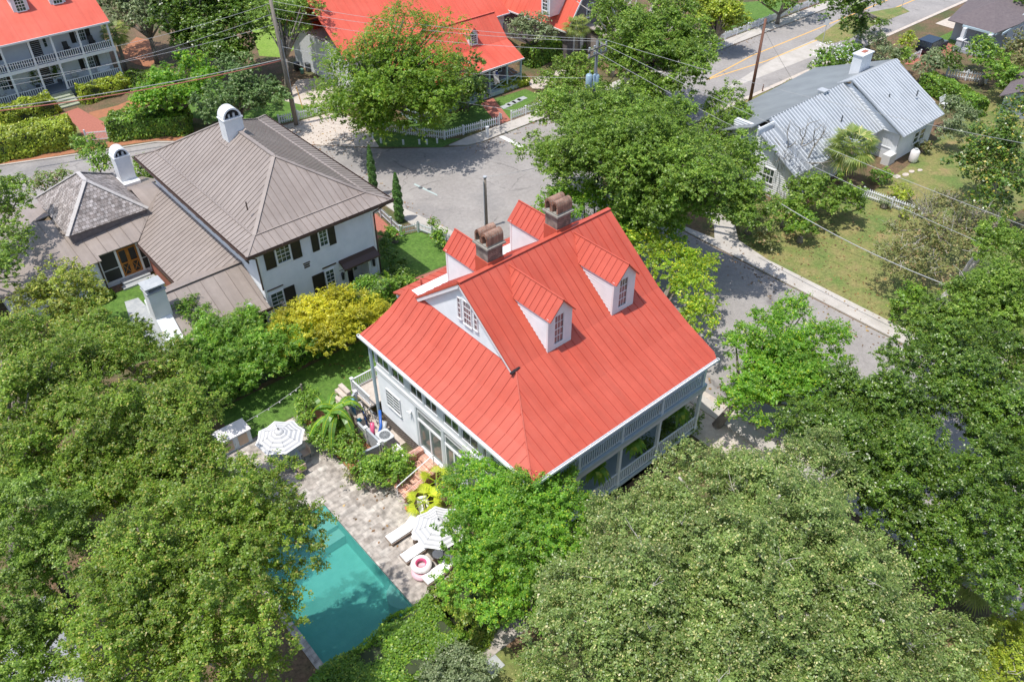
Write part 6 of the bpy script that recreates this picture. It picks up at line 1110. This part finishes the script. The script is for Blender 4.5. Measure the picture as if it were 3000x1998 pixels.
for dx_, dy_ in ((0, 0), (.35, .3), (-.3, .35)): b.tube([(bx_+dx_, by_+dy_, 0), (bx_+dx_*1.2, by_+dy_*1.2, 2.1)], [.14, .08], 8)
b.build('stem', L_BAN, t); 
for i in range(13):
    a = i*2.4+.3; st0 = [(0, 0), (.35, .3), (-.3, .35)][i % 3]; L_ = rng.uniform(1.9, 2.7); el = rng.uniform(.25, 1.2); wv = rng.uniform(.20, .30); b = MB(); pts = []; sdv = np.array((-math.sin(a), math.cos(a), 0.))
    for k in range(9): s_ = k/8; pts.append(np.array((bx_+st0[0]*1.2+math.cos(a)*L_*s_*math.cos(el*.6), by_+st0[1]*1.2+math.sin(a)*L_*s_*math.cos(el*.6), 2.0+L_*(math.sin(el)*s_-.95*s_*s_*s_))))
    for k in range(8):
        w0 = wv*math.sin(math.pi*min(1, k/8*.9+.1))**.7; w1 = wv*math.sin(math.pi*min(1, (k+1)/8*.9+.1))**.7 if k < 7 else .02
        for s_ in (-1, 1): b.add([pts[k], pts[k+1], pts[k+1]+sdv*s_*w1+(0, 0, -.35*w1), pts[k]+sdv*s_*w0+(0, 0, -.35*w0+.03)], [(0, 1, 2, 3)])
    o = b.build('leaf', L_BAN, t); m_ = MB(); m_.tube([p+(0, 0, .01) for p in pts], [.016]*8+[.006], 5); m_.build('midrib', L_FANP, o)
palm('fan_palm', 'yellow green fan palm beside the stair, nearer the glass doors', 17.3, 27.1, 1.3, 1.25, L_FANP, 11, 'fan palms by the stair', .1, .45, False, 16)
palm('fan_palm', 'yellow green fan palm beside the striped umbrella', 15.95, 26.5, 1.1, 1.2, L_FANP, 11, 'fan palms by the stair', .1, .4, False, 16)
q = g(335, 95, 5.0); palm('cabbage_palm', 'cabbage palm at the end of the double gallery house', q[0], q[1], 5.0, 1.9, L_PALM, 46, 'cabbage palms', .2, .5, True)
q = g(2500, 425, 4.2); palm('cabbage_palm', 'large cabbage palm in front of the bungalow metal roof', q[0], q[1], 4.2, 2.45, L_PALM, 60, 'cabbage palms', .25, .5, True, 14)
q = g(1690, 75, 4.6); palm('cabbage_palm', 'palm in front of the dark gabled house at the top', q[0], q[1], 4.6, 1.9, L_PALM, 40, 'cabbage palms', .2, .5, True)
palm('saw_palm', 'dark palm in deep shade at the lower right edge', 33.5, 3.2, 2.2, 1.6, L_PALM, 26, None, .15)
palm('saw_palm', 'palm fronds showing through the oaks at the lower left edge', *g(60, 1560, 0)[:2], 4.6, 1.3, L_PALM, 20, None, .12)

# ================================================================== POOLSIDE THINGS
def umbrella(label, x, y, rz):
    t = thing('patio_umbrella', label, 'umbrella', (x, y, 0), 'striped patio umbrellas'); R_u, zr_, zt = 1.5, 2.15, 2.75; N = 11; c = MB()
    def P(k, f): a = rz+math.pi/4*k+math.pi/8; return (x+R_u*f*math.cos(a), y+R_u*f*math.sin(a), zt+(zr_-zt)*f-.05*math.sin(math.pi*f))
    for i in range(N):
        f0, f1 = i/N, (i+1)/N; c.cur = (i+1) % 2
        for k in range(8):
            for h_ in range(2):
                def Q(hh, f): A = np.array(P(k, f)); B = np.array(P(k+1, f)); p = A*(1-hh/2)+B*hh/2; p[2] -= (.05*f if hh == 1 else 0); p[:2] -= (p[:2]-(x, y))*(.035*f if hh == 1 else 0); return p
                c.add([Q(h_, f0), Q(h_, f1), Q(h_+1, f1), Q(h_+1, f0)], [(0, 1, 2, 3)])
    c.build('canopy', [GST, WST], t)
    c = MB()
    for i in range(3):
        c.cur = i % 2
        for k in range(8): A = [np.array(P(kk, f/N*.75+.0))+(0, 0, .09-.02*f) for kk, f in ((k, i), (k, i+1), (k+1, i+1), (k+1, i))]; c.add(A, [(0, 1, 2, 3)])
    c.build('vent', [GST, WST], t)
    b = MB(); b.tube([(x, y, .1), (x, y, 2.85)], .025, 8); b.build('pole', GREYD, t); b = MB(); b.ball((x, y, 2.9), .05); b.build('finial', GREYD, t); b = MB(); b.disc((x, y), .3, .3, .06, .14); b.build('base', GREYD, t)
    for k in range(8):
        b = MB(); p = np.array(P(k, .98)); b.bar((x, y, 2.68), p-(0, 0, .04), .02, .02); b.build('rib', GREYD, t)
umbrella('striped umbrella beside the storage box', 11.95, 35.4, .12); umbrella('striped umbrella over the loungers', 15.1, 23.8, -.1)
lg = thing('sun_lounger', 'white sun lounger nearest the brick stair', 'sun lounger', (13.2, 26.15, 0), 'sun loungers by the pool')
b = MB(); b.box(13.2, 25.8, .22, 14.6, 26.5, .30); b.build('frame', WICK, lg); b = MB(); b.prism([(13.22, 25.84, .30), (14.6, 25.84, .30), (15.15, 25.84, .75), (15.13, 25.84, .86), (14.55, 25.84, .42), (13.22, 25.84, .42)], (0, .62, 0)); b.build('cushion', CUSH, lg); b = MB(); b.prism([(14.55, 25.8, .22), (15.12, 25.8, .68), (15.1, 25.8, .74), (14.5, 25.8, .30)], (0, .7, 0)); b.build('backrest', WICK, lg)
b = MB(); b.tube([(15.0, 25.9, .86), (15.0, 26.4, .86)], .08, 10); b.build('pillow', CUSH, lg)
for x in (13.3, 14.5):
    for y in (25.86, 26.44): b = MB(); b.box(x-.05, y-.05, .06, x+.05, y+.05, .22); b.build('leg', WICK, lg)
copy_thing(lg, (13.1, 24.6, 0), 0, 'white sun lounger in the middle, between the float and the first lounger'); copy_thing(lg, (13.15, 22.7, 0), 0, 'white sun lounger nearest the hedge, beside the pink float')
copy_thing(lg, (15.5, 25.35, 0), R_(68), 'white sun lounger turned sideways beside the fan palms')
def side_table(x, y, r, h, label):
    t = thing('side_table', label, 'table', (x, y, .06), 'round tables by the loungers'); b = MB(); b.tube([(x, y, .06), (x, y, h*.5), (x, y, h)], [r*.85, r*.7, r*.9], 14); b.build('base', WICK, t, True); b = MB(); b.disc((x, y), r, r, h, h+.04); b.build('table_top', WVIN, t)
side_table(14.45, 25.25, .25, .5, 'small round side table between the first two loungers'); side_table(14.65, 23.5, .3, .55, 'round side table at the edge of the umbrella, nearer the float'); side_table(15.1, 23.05, .3, .55, 'round side table at the edge of the umbrella, nearer the tree')
def float_(x, y, z, label, m1, m2):
    t = thing('pool_float', label, 'pool float', (x, y, z), 'ring floats'); b = MB(); N, M = 28, 12
    vs = [(x+(.40+.18*math.cos(2*math.pi*j/M))*math.cos(2*math.pi*i/N), y+(.40+.18*math.cos(2*math.pi*j/M))*math.sin(2*math.pi*i/N), z+.18+.16*math.sin(2*math.pi*j/M)) for i in range(N) for j in range(M)]
    for i in range(N):
        for j in range(M): b.cur = 1 if 3 < j < 8 else 0; b.add([vs[i*M+j], vs[((i+1) % N)*M+j], vs[((i+1) % N)*M+(j+1) % M], vs[i*M+(j+1) % M]], [(0, 1, 2, 3)])
    b.build('ring', [m1, m2], t, True); return t
t = float_(13.45, 23.35, .06, 'lower pale pink ring float resting on the patio', PINKL, PINKL); b = MB(); b.disc((13.45, 23.35), .42, .42, .10, .12); b.build('floor_panel', PINK, t)
float_(13.58, 23.55, .38, 'upper white ring float with pink inside stacked on the pink one', WVIN, PINK)
t = thing('storage_box', 'white flat topped storage cabinet with tan doors beside the umbrella', 'cabinet', (10.3, 38.9, .06)); b = MB(); b.box(9.15, 38.3, .06, 11.2, 39.4, 1.12); b.build('body', GREYW, t); b = MB(); b.box(9.1, 38.22, 1.12, 11.27, 39.45, 1.19); b.build('top', WVIN, t)
for x0, x1 in ((10.35, 10.95), (9.4, 10.0)): b = MB(); b.box(x0, 38.27, .2, x1, 38.30, 1.0); b.build('door', TAN, t)
t = thing('string_lights', 'string of bulbs from the cabinet to the wooden post', 'lights', (15.18, 38.5, 0)); A_, B_ = np.array((11.25, 38.9, 1.25)), np.array((15.18, 38.56, 2.2)); pts = [A_+(B_-A_)*k/10-np.array((0, 0, .12*math.sin(math.pi*k/10))) for k in range(11)]
b = MB(); b.tube(pts, .014, 5); b.build('cable', CABLEL, t)
for k in (2, 4, 6, 8, 9): b = MB(); b.ball(pts[k]-(0, 0, .1), .05); b.build('bulb', WVIN, t)
b = MB(); b.tube([(15.18, 38.56, 0), (15.18, 38.56, 2.3)], .07, 8); b.build('post', WOOD, t)
t = thing('dining_table', 'grey table in the shade under the striped umbrella', 'table', (11.9, 35.3, .06)); b = MB(); b.box(11.1, 34.6, .72, 12.7, 36.0, .78); b.build('table_top', GREYS, t)
for x in (11.2, 12.6):
    for y in (34.7, 35.9): b = MB(); b.box(x-.04, y-.04, .06, x+.04, y+.04, .72); b.build('leg', GREYS, t)
for i, (x, y) in enumerate(((13.05, 34.9), (12.2, 33.9))):
    t = thing('patio_chair', ['tan patio chair showing at the umbrella edge, nearer the garden', 'tan patio chair showing at the umbrella edge, nearer the pool'][i], 'chair', (x, y, .06), 'chairs around the dining table'); b = MB(); b.box(x-.25, y-.25, .42, x+.25, y+.25, .48); b.build('seat', TAN, t); b = MB(); b.box(x+.2, y-.25, .48, x+.26, y+.25, .95) if i == 0 else b.box(x-.25, y-.26, .48, x+.25, y-.2, .95); b.build('backrest', TAN, t)
    for dx_ in (-.2, .2):
        for dy_ in (-.2, .2): b = MB(); b.box(x+dx_-.02, y+dy_-.02, .06, x+dx_+.02, y+dy_+.02, .42); b.build('leg', GREYD, t)
# air conditioner
t = thing('air_conditioner', 'grey outdoor air conditioning unit with a round fan grille', 'air conditioner', (17.33, 32.5, 0)); b = MB(); b.box(16.93, 32.05, .08, 17.73, 32.95, .86)
for k in range(8): b.box(16.91, 32.1, .14+.09*k, 17.75, 32.9, .17+.09*k); b.box(16.98, 32.03, .14+.09*k, 17.68, 32.97, .17+.09*k)
b.build('body', GREYP, t); b = MB(); b.prism([(16.9, 32.1, .86), (17.0, 32.0, .86), (17.66, 32.0, .86), (17.76, 32.1, .86), (17.76, 32.9, .86), (17.66, 33.0, .86), (17.0, 33.0, .86), (16.9, 32.9, .86)], (0, 0, .07)); b.build('top_cover', mat('pale_grey_metal', (.55, .57, .58), .4), t)
b = MB()
for r in (.12, .2, .28, .34): b.tube([(17.33+r*math.cos(6.283*k/20), 32.5+r*math.sin(6.283*k/20), .95) for k in range(21)], .008, 4)
for k in range(12): b.bar((17.33, 32.5, .95), (17.33+.36*math.cos(k*.5236), 32.5+.36*math.sin(k*.5236), .95), .012, .01)
b.build('fan_grille', GREYP, t); b = MB(); b.disc((17.33, 32.5), .35, .35, .931, .936); b.build('fan_well', GREYD, t)
# utility yard screens
def board_screen(label, a_, c_, h=1.35, m=GREYS, posts=(1, 1)):
    t = thing('board_screen', label, 'fence', (a_[0], a_[1], 0), 'screens around the utility yard'); b = MB(); A = np.array((a_[0], a_[1], 0.)); B = np.array((c_[0], c_[1], 0.))
    for k in range(8): b.bar(A+(0, 0, .12+k*(h-.1)/8), B+(0, 0, .12+k*(h-.1)/8), .03, (h-.1)/8-.012)
    b.bar(A+(0, 0, h), B+(0, 0, h), .14, .05); b.build('boards', m, t)
    for k, P in enumerate((A, B)):
        if posts[k]: b = MB(); b.box(P[0]-.07, P[1]-.07, 0, P[0]+.07, P[1]+.07, h+.06); b.box(P[0]-.11, P[1]-.11, h+.06, P[0]+.11, P[1]+.11, h+.12); b.build('post', TRIM, t)
board_screen('grey board screen between the white posts and the air conditioner', (16.58, 33.4), (16.58, 31.8)); board_screen('low grey board screen facing the stair planter', (15.1, 31.95), (16.5, 31.8), 1.2); board_screen('short grey screen along the landing end of the utility yard', (17.85, 36.6), (16.75, 36.0)); board_screen('taupe board panel behind the banana plant', (16.7, 35.9), (16.6, 34.5), 1.4, TAUPE, (0, 0)); board_screen('dark grey panel curving beside the toys', (16.6, 34.4), (16.58, 33.5), 1.1, GREYP, (0, 0))
# toys and bikes by the house
def blob(name, label, cat, fn, m, part, group='things stored in the utility yard'):
    t = thing(name, label, cat, (17.5, 34, 0), group); b = MB(); fn(b); b.build(part, m, t, True); return t
blob('surfboard', 'light blue board leaning by the landing rail', 'board', lambda b: b.prism([(17.2, 36.3, .05), (17.35, 36.05, .05), (17.45, 36.0, 1.25), (17.35, 36.2, 1.45), (17.25, 36.35, 1.25)], (.05, .03, 0)), mat('light_blue', (.15, .38, .58), .4), 'deck')
blob('swim_noodle', 'long blue foam tube leaning on the downspout', 'toy', lambda b: b.tube([(17.15, 33.2, .1), (17.75, 33.6, .6), (18.15, 34.2, 1.3)], .10, 8), BLUEP, 'tube')
blob('swim_noodle', 'pink foam roll standing beside the blue tube', 'toy', lambda b: b.tube([(17.0, 33.45, .05), (17.25, 33.75, 1.1)], .14, 10), PINK, 'tube')
blob('plastic_bucket', 'white cylinder drum beside the pink roll', 'bucket', lambda b: b.tube([(16.95, 33.9, .04), (16.95, 33.9, .62)], .16, 12), WVIN, 'drum')
blob('rolled_cover', 'grey rolled cover beside the blue tube', 'cover', lambda b: b.tube([(17.6, 33.25, .05), (18.1, 33.6, .8)], .14, 9), GREYP, 'roll')
blob('toy_truck', 'bright cyan plastic toy on the ground', 'toy', lambda b: (b.box(17.0, 35.3, .03, 17.35, 35.5, .2), b.box(17.0, 35.32, .2, 17.15, 35.48, .3)), CYANP, 'body')
blob('toy_truck', 'small cyan toy by the curved panel', 'toy', lambda b: (b.box(16.75, 34.45, .03, 17.0, 34.7, .16), b.ball((16.88, 34.57, .2), .09)), CYANP, 'body')
blob('toy_truck', 'small red toy beside the cyan toy', 'toy', lambda b: (b.box(17.05, 34.3, .03, 17.25, 34.5, .14), b.ball((17.15, 34.4, .17), .07)), REDP, 'body')
def bicycle(x, y, ang, label, m):
    t = thing('bicycle', label, 'bicycle', (x, y, 0), 'bicycles in the utility yard'); d = np.array((math.cos(ang), math.sin(ang), 0.))
    for s in (-.5, .5):
        b = MB(); c = np.array((x, y, .33))+d*s; b.tube([c+d*.32*math.cos(6.283*k/16)+np.array((0, 0, .32*math.sin(6.283*k/16))) for k in range(17)], .022, 5); b.build('wheel', BLACKM, t)
    c = np.array((x, y, 0.)); F_ = MB(); A, B, S, Hd = c-d*.5+(0, 0, .33), c+(0, 0, .3), c-d*.15+(0, 0, .8), c+d*.38+(0, 0, .8)
    for p, q in ((A, B), (A, S), (B, S), (B, Hd), (S, Hd), (Hd, c+d*.5+(0, 0, .33))): F_.tube([p, q], .02, 5)
    F_.build('frame', m, t); b = MB(); b.bar(S+(0, 0, .08)-d*.12, S+(0, 0, .08)+d*.12, .12, .05); b.build('saddle', BLACKM, t); b = MB(); s = np.array((-d[1], d[0], 0))*.27; b.tube([Hd+s+(0, 0, .15), Hd+(0, 0, .18), Hd-s+(0, 0, .15)], .018, 5); b.build('handlebar', GREYP, t)
bicycle(17.75, 35.6, 1.4, 'white framed bicycle nearest the landing', WVIN); bicycle(17.45, 35.0, 1.25, 'blue framed bicycle beside the cyan toy', BLUEP); bicycle(17.95, 34.7, 1.55, 'grey framed bicycle closest to the house wall', GREYP)
t = thing('terracotta_pot', 'small terracotta pot at the foot of the stair', 'pot', (15.35, 27.35, .06)); b = MB(); b.tube([(15.35, 27.35, .06), (15.35, 27.35, .32)], [.11, .17], 12); b.build('pot', TERR, t); p, q = lobe_leaves([(15.5, 27.3, .45, .14, .14)], .08, 2.); leaf_mesh('plant', p, q, .08, L_HED, t)
t = thing('brick_planter', 'low brick and stone planter holding the clipped shrub', 'planter', (14.5, 30, 0)); b = MB(); b.box(14.5, 29.75, 0, 15.7, 30.9, .35); b.box(15.7, 29.85, 0, 16.6, 30.1, .3); b.build('wall', TAUPE, t); b = MB(); b.box(16.0, 30.9, 0, 17.0, 31.2, .75); b.box(17.05, 30.1, 0, 17.45, 31.3, 1.05); b.build('cap', WVIN, t)
t = thing('covered_spa', 'square spa tub with dark cover beside the brown roofed house wall', 'hot tub', (20, 45.6, 0)); b = MB(); b.box(19.2, 44.6, 0, 21.6, 46.6, .9); b.build('tub', WVIN, t); b = MB(); b.box(19.45, 44.8, .9, 21.35, 46.4, .97); b.build('cover', GREYD, t)

# ================================================================== FENCES, POLES, WIRES
GF = 'white picket fences'
fence('picket_fence', 'white picket fence along the gravel drive left of the feathery tree', [(35.0, 78.6), (41.2, 77.4)], 1.0, .24, .12, group=GF)
fence('picket_fence', 'white picket fence curving round the cottage corner', [(41.6, 71.9), (43.6, 67.6), (45.9, 64.1), (52.2, 62.95)], 1.0, .24, .12, group=GF)
fence('picket_fence', 'white picket fence beside the brick path to the cottage porch', [(53.9, 63.0), (60.0, 63.0)], 1.0, .24, .12, group=GF)
fence('picket_fence', 'long white picket fence along the avenue sidewalk', [(90.1, 63.0), (118, 63.3)], 1.0, .3, .2, group=GF)
fence('picket_fence', 'low white picket gate at the near end of the avenue fence', [(86.0, 63.6), (90.0, 63.05)], .9, .28, .14, group=GF)
fence('picket_fence', 'white picket fence across the bungalow garden', [(67.2, 29.6), (67.7, 24.2)], 1.0, .2, .11, group=GF)
fence('picket_fence', 'white picket fence beside the brick yard behind the bungalow', [(99.2, 38.3), (100.9, 34.3)], 1.15, .26, .13, group=GF)
fence('picket_fence', 'short white picket fence left of the dark suv', gp((2660, 185), (2690, 172)), 1.0, .3, .16, group=GF)
GR_ = 'ornamental white fence around the small lawn'
for lb, P in (('white capped picket fence along the sidewalk beside the cypress', [(32.8, 57.6), (32.3, 53.6), (32.1, 52.0)]), ('white gate panel between two capped posts', [(32.1, 51.95), (33.5, 51.5)]), ('white capped picket fence along the lawn towards the red roofed dormer', [(33.6, 51.45), (34.4, 48.6), (34.3, 44)])):
    fence('capped_fence', lb, P, .95, .15, .05, GREYW, GR_, 1.7)
q = g(2800, 1860, 0); fence('dark_picket_fence', 'dark grey picket fence in deep shade at the bottom right', gp((2795, 1845), (2870, 1905)), 1.0, .18, .12, mat('blue_grey_fence', (.35, .37, .42), .7), None)  # pickets in a bluish mid grey
t = thing('front_gate', 'white double gate across the brick path by the street', 'gate', (18.3, 88.0, 0)); b = MB(); A, B = np.array((18.25, 88.0, 0)), np.array((20.1, 86.95, 0))
for k in range(16): q = A+(B-A)*k/15; b.bar(q+(0, 0, .1), q+(0, 0, 1.05), .05, .03)
b.bar(A+(0, 0, .2), B+(0, 0, .2), .05, .08); b.bar(A+(0, 0, .95), B+(0, 0, .95), .05, .08); b.build('gate_leaf', TRIM, t)
for P in (A, B): b = MB(); b.bar(P, P+(0, 0, 1.3), .14, .14); b.build('post', TRIM, t)
vs_ = [(1087, 378), (1093, 405), (1117, 420), (1182, 425), (1229, 424), (1251, 424), (1281, 421)]; nm_ = ['furthest from the road, by the gravel', 'second from the gravel', 'at the inner bend of the verge', 'in the middle of the verge', 'first of the close pair near the corner', 'second of the close pair near the corner', 'nearest the sidewalk corner']
for (a_, c_), l_ in zip(vs_, nm_):
    q = g(a_, c_, 0); t = thing('verge_stake', 'short white stake on the shaded verge, '+l_, 'stake', q, 'white stakes on the verge'); b = MB(); b.box(q[0]-.07, q[1]-.07, 0, q[0]+.07, q[1]+.07, .5); b.box(q[0]-.09, q[1]-.09, .5, q[0]+.09, q[1]+.09, .54); b.build('stake', TRIM, t)
q = g(1428, 405, 0); t = thing('white_bollard', 'white square bollard at the sidewalk corner', 'bollard', q); b = MB(); b.box(q[0]-.11, q[1]-.11, 0, q[0]+.11, q[1]+.11, 1.15); b.build('shaft', TRIM, t); b = MB(); b.box(q[0]-.15, q[1]-.15, 1.15, q[0]+.15, q[1]+.15, 1.25); b.build('cap', TRIM, t)
q = g(1468, 395, 0); t = thing('sign_post', 'thin dark sign post seen edge on by the sidewalk', 'sign', q); b = MB(); b.tube([q, q+(0, 0, 2.3)], .035, 6); b.build('post', GREYD, t); b = MB(); b.bar(q+(0, .05, 1.75), q+(0, .05, 2.3), .04, .45, (0, 1, 0)); b.build('panel', GREYP, t)
q = g(2410, 125, 0); t = thing('road_sign', 'small white sign on a thin pole at the tip of the grass island', 'sign', q); b = MB(); b.tube([q, q+(0, 0, 2.6)], .04, 6); b.build('pole', GREYP, t); r = CR*.28; u = np.array((0, 0, .36)); c = q+(0, 0, 2.5)-CF*np.array((1, 1, 0))*.06; b = MB(); b.prism([c-r-u, c+r-u, c+r+u, c-r+u], CF*np.array((1, 1, 0))*.03); b.build('panel', TRIM, t)
q = g(2641, 26, 0); t = thing('road_sign', 'bare thin sign pole beside the avenue at the top', 'sign', q); b = MB(); b.tube([q, q+(0, 0, 2.4)], .04, 6); b.build('pole', GREYP, t)
q = g(2233, 270, 0); t = thing('marker_post', 'short dark wooden marker post on the verge near the brown pole', 'post', q); b = MB(); b.tube([q, q+(0, 0, .85)], .06, 8); b.build('shaft', REDWOOD, t)
q = g(1400, 415, 0); t = thing('storm_drain', 'rusty storm drain grate at the kerb', 'drain', q); b = MB(); b.box(q[0]-.5, q[1]-.3, .01, q[0]+.5, q[1]+.3, .03); b.build('frame', REDWOOD, t); b = MB()
for k in range(7): b.box(q[0]-.42+.13*k, q[1]-.25, .03, q[0]-.36+.13*k, q[1]+.25, .045)
b.build('grate', GREYD, t)
for i, (a_, c_) in enumerate(((1232, 551), (1258, 555))):
    q = g(a_, c_, 0); t = thing('manhole_cover', ['left small round cover in the asphalt by the pale marks', 'right small round cover in the asphalt by the pale marks'][i], 'manhole', q, 'covers in the road'); b = MB(); b.disc(q, .22, .22, .008, .02, 14); b.build('lid', GREYD, t)
def shoe(pts, nm, m, z): sheet(nm, gp(*pts), z, m)
shoe([(1215, 538), (1280, 570), (1282, 575), (1212, 542)], 'road_marking', mat('faded_paint', (.42, .50, .48), .9), .012)
for i, (a_, c_) in enumerate(((2627, 519), (2653, 513), (2670, 504), (2695, 500))):
    q = g(a_, c_, 0); r = .45-.05*i; t = thing('garden_stone', ['largest pale stepping stone below the propane tank', 'second pale stepping stone below the propane tank', 'third pale stepping stone below the propane tank', 'smallest pale stepping stone below the propane tank'][i], 'paving stone', q, 'stones in the bungalow garden'); b = MB(); b.prism([(q[0]+r*math.cos(k)*rng.uniform(.8, 1.1), q[1]+r*.7*math.sin(k), .01) for k in np.arange(0, 6.2, .8)], (0, 0, .05)); b.build('stone', SAND, t)
for i, (a_, c_) in enumerate(((1485, 312), (1500, 304), (1516, 297), (1530, 290))):
    q = g(a_, c_, 0); t = thing('garden_stone', ['first grey flagstone from the brick path across the cottage lawn', 'second grey flagstone from the brick path', 'third grey flagstone from the brick path', 'last grey flagstone before the oak shade'][i], 'paving stone', q, 'flagstones on the cottage lawn'); b = MB(); b.box(q[0]-.7, q[1]-.35, .015, q[0]+.5, q[1]+.35, .05); b.build('stone', STONE, t)
def pole(name, label, base, h, m, top=None, r=.16):
    t = thing(name, label, 'utility pole', base); b = MB(); tp_ = np.array(base)+(0, 0, h) if top is None else np.array(top); b.tube([base, tp_], [r*1.15, r*.8], 12); b.build('shaft', m, t, True); return t
P1 = g(868, 367, 0); T1 = P1+np.array((-.35, -.1, 13.2)); pl = pole('utility_pole', 'tall weathered wooden pole beside the gravel drive', P1, 13, WOOD, T1, .2); b = MB(); b.tube([P1+(.22, -.1, 0), P1+(-.02, -.15, 9)], .05, 6); b.build('conduit', GREYP, pl)
P2 = g(2193, 318, 0); T2 = P2+np.array((.45, .2, 9.4)); pole('utility_pole', 'red brown wooden pole leaning beside the avenue', P2, 9.4, REDWOOD, T2, .16)
P3 = g(1425, 668, 0); T3 = g(1422, 529, 4.6); T3[:2] = P3[:2]; T3[2] = 4.9; pl = pole('utility_pole', 'short service pole behind the brick chimney', P3, 4.9, WOOD, T3, .14); b = MB(); b.tube([P3+(-.2, -.05, 0), P3+(-.2, -.05, 4.6)], .045, 6); b.build('conduit', GREYP, pl); b = MB(); b.tube([T3-(0, 0, .05), T3+(0, 0, .05)], .17, 10); b.build('cap', GREYP, pl)
P4 = g(1745, 330, 0); T4 = P4+np.array((0, 0, 11.6)); q4 = g(1746, 195, 9.5); P4[:2] = q4[:2]; T4 = np.array((q4[0], q4[1], 11.8)); pl = pole('utility_pole', 'dark utility pole with crossarms and transformers above the oak', P4, 11.8, GREYD, T4, .17)
dA = np.array((.85, -.5, 0)); dA /= np.linalg.norm(dA); dX = np.array((1., .05, 0.)); 
for z in (11.2, 10.6):
    b = MB(); b.bar(T4+(0, -.1, z-11.8)-dX*1.25, T4+(0, -.1, z-11.8)+dX*1.25, .14, .14); b.build('crossarm', WOOD, pl)
    for s in (-1.1, -.45, .45, 1.1): b = MB(); c = T4+(0, -.1, z-11.8+.07)+dX*s; b.tube([c, c+(0, 0, .22)], [.06, .09], 8); b.build('insulator', GREYP, pl)
for s in (-.34, .30):
    b = MB(); c = np.array((q4[0], q4[1], 7.6))+CR*s*1.0-CF*np.array((1, 1, 0))*.25; c = c-CR*.25; b.tube([c, c+(0, 0, .08), c+(0, 0, 1.15), c+(0, 0, 1.25)], [.26, .30, .30, .2], 14); o = b.build('transformer', BLUEG, pl, True); b = MB(); b.tube([c+(.08, 0, 1.22), c+(.08, 0, 1.55)], .05, 6); b.build('bushing', GREYP, o)
def wire(label, a_, c_, sag=.6, r=.016, m=CABLEL):
    a_ = np.array(a_, float); c_ = np.array(c_, float); t = thing('overhead_wire', label, 'wire', (a_+c_)/2, 'overhead wires'); b = MB(); b.tube([a_+(c_-a_)*k/16-np.array((0, 0, sag*4*(k/16)*(1-k/16))) for k in range(17)], r, 5); b.build('cable', m, t)
def gz(px, py, z): return g(px, py, z)
E_ = T4+(0, -.1, -.5)
W1 = lambda z: P1+(T1-P1)*z/13.2
wire('highest wire running left from the tall pole across the palm', W1(12.6), gz(-40, 205, 11.5)); wire('second wire running left from the tall pole over the gallery house', W1(11.6), gz(-40, 165+100, 10.6)); wire('third wire running left from the tall pole', W1(10.6), gz(-40, 375-130, 9.8))
wire('red brown communication cable running left from the tall pole', W1(7.0), gz(-40, 330, 6.2), .5, .05, CABLER); wire('pale communication cable just above the red brown cable', W1(7.15), gz(-40, 322, 6.4), .4, .035)
wire('upper wire from the tall pole to the transformer crossarm', W1(12.8), E_+dX*1.1+(0, 0, .35)); wire('middle wire from the tall pole to the transformer crossarm', W1(12.1), E_+dX*.45+(0, 0, .35)); wire('lower wire from the tall pole to the transformer crossarm', W1(11.2), E_-dX*1.1+(0, 0, .0))
wire('service wire from the tall pole to the transformers', W1(8.4), np.array((q4[0], q4[1], 8.4)), .8); wire('lowest cable from the tall pole down to the right through the feathery tree', W1(7.0), gz(1560, 330, 5.2), .6)
wire('wire from the crossarm across the bungalow to the lower right', E_+dX*1.1+(0, 0, .3), gz(3050, 430, 9)); wire('second wire from the crossarm over the palm to the lower right', E_+dX*.3+(0, 0, .3), gz(3050, 680, 9)); wire('third wire from the crossarm over the bungalow fence', E_-dX*1.0+(0, 0, .1), gz(2950, 745, 8)); wire('long cable sagging over the dry lawn at right', gz(2200, 540, 7.5), gz(2760, 830, 6.5), .5, .03)
wire('wire from the short service pole towards the great oak', T3, gz(1760, 430, 7.5), .4)
wire('guy wire of the leaning brown pole running down to the verge', T2-(0, 0, 1), gz(2320, 232, 0), .1); wire('thin wire from the leaning brown pole across the avenue', T2-(0, 0, .3), gz(1900, 235, 7), .5)
wire('yellow guy guard beside the tall pole', g(888, 322, 0), g(868, 255, 2.4), .0, .05, YEL)
print('leaves', LEAFN[0])

pts = []
for (x0, y0, x1, y1, k) in ((50.7, -10, 52.6, 46, 260), (48, -10, 50.6, 48, 900), (35.7, -5, 37.5, 46, 900), (46, 59.5, 95, 61.6, 900), (53, 50, 75, 52, 500), (52.5, 17, 70, 34, 1500), (12.4, 18, 16, 31, 160), (33.5, 49, 36, 66, 300), (35, 68, 42, 78, 500), (20, 70, 48, 74, 300), (18, 34.5, 34, 42, 300)):
    k = int(k*.55); pts.append(np.stack([rng.uniform(x0, x1, k), rng.uniform(y0, y1, k), np.full(k, .0)], 1))
p = np.concatenate(pts); p[:, 2] = np.where((p[:, 0] > 12.3) & (p[:, 0] < 16.1) & (p[:, 1] < 31.1), .075, np.where((p[:, 0] > 50.6) & (p[:, 0] < 52.4) & (p[:, 1] < 34), .115, .035))
o = leaf_mesh('fallen_leaves', p, np.array((0, 0, 1.))+unit(len(p))*.35, .15, leafmat('dry_leaves', (.06, .04, .02), (.16, .085, .035), (.24, .16, .05), trans=.1), None); o['kind'] = 'stuff'; o['label'] = 'brown fallen leaves scattered along kerbs and lawns'
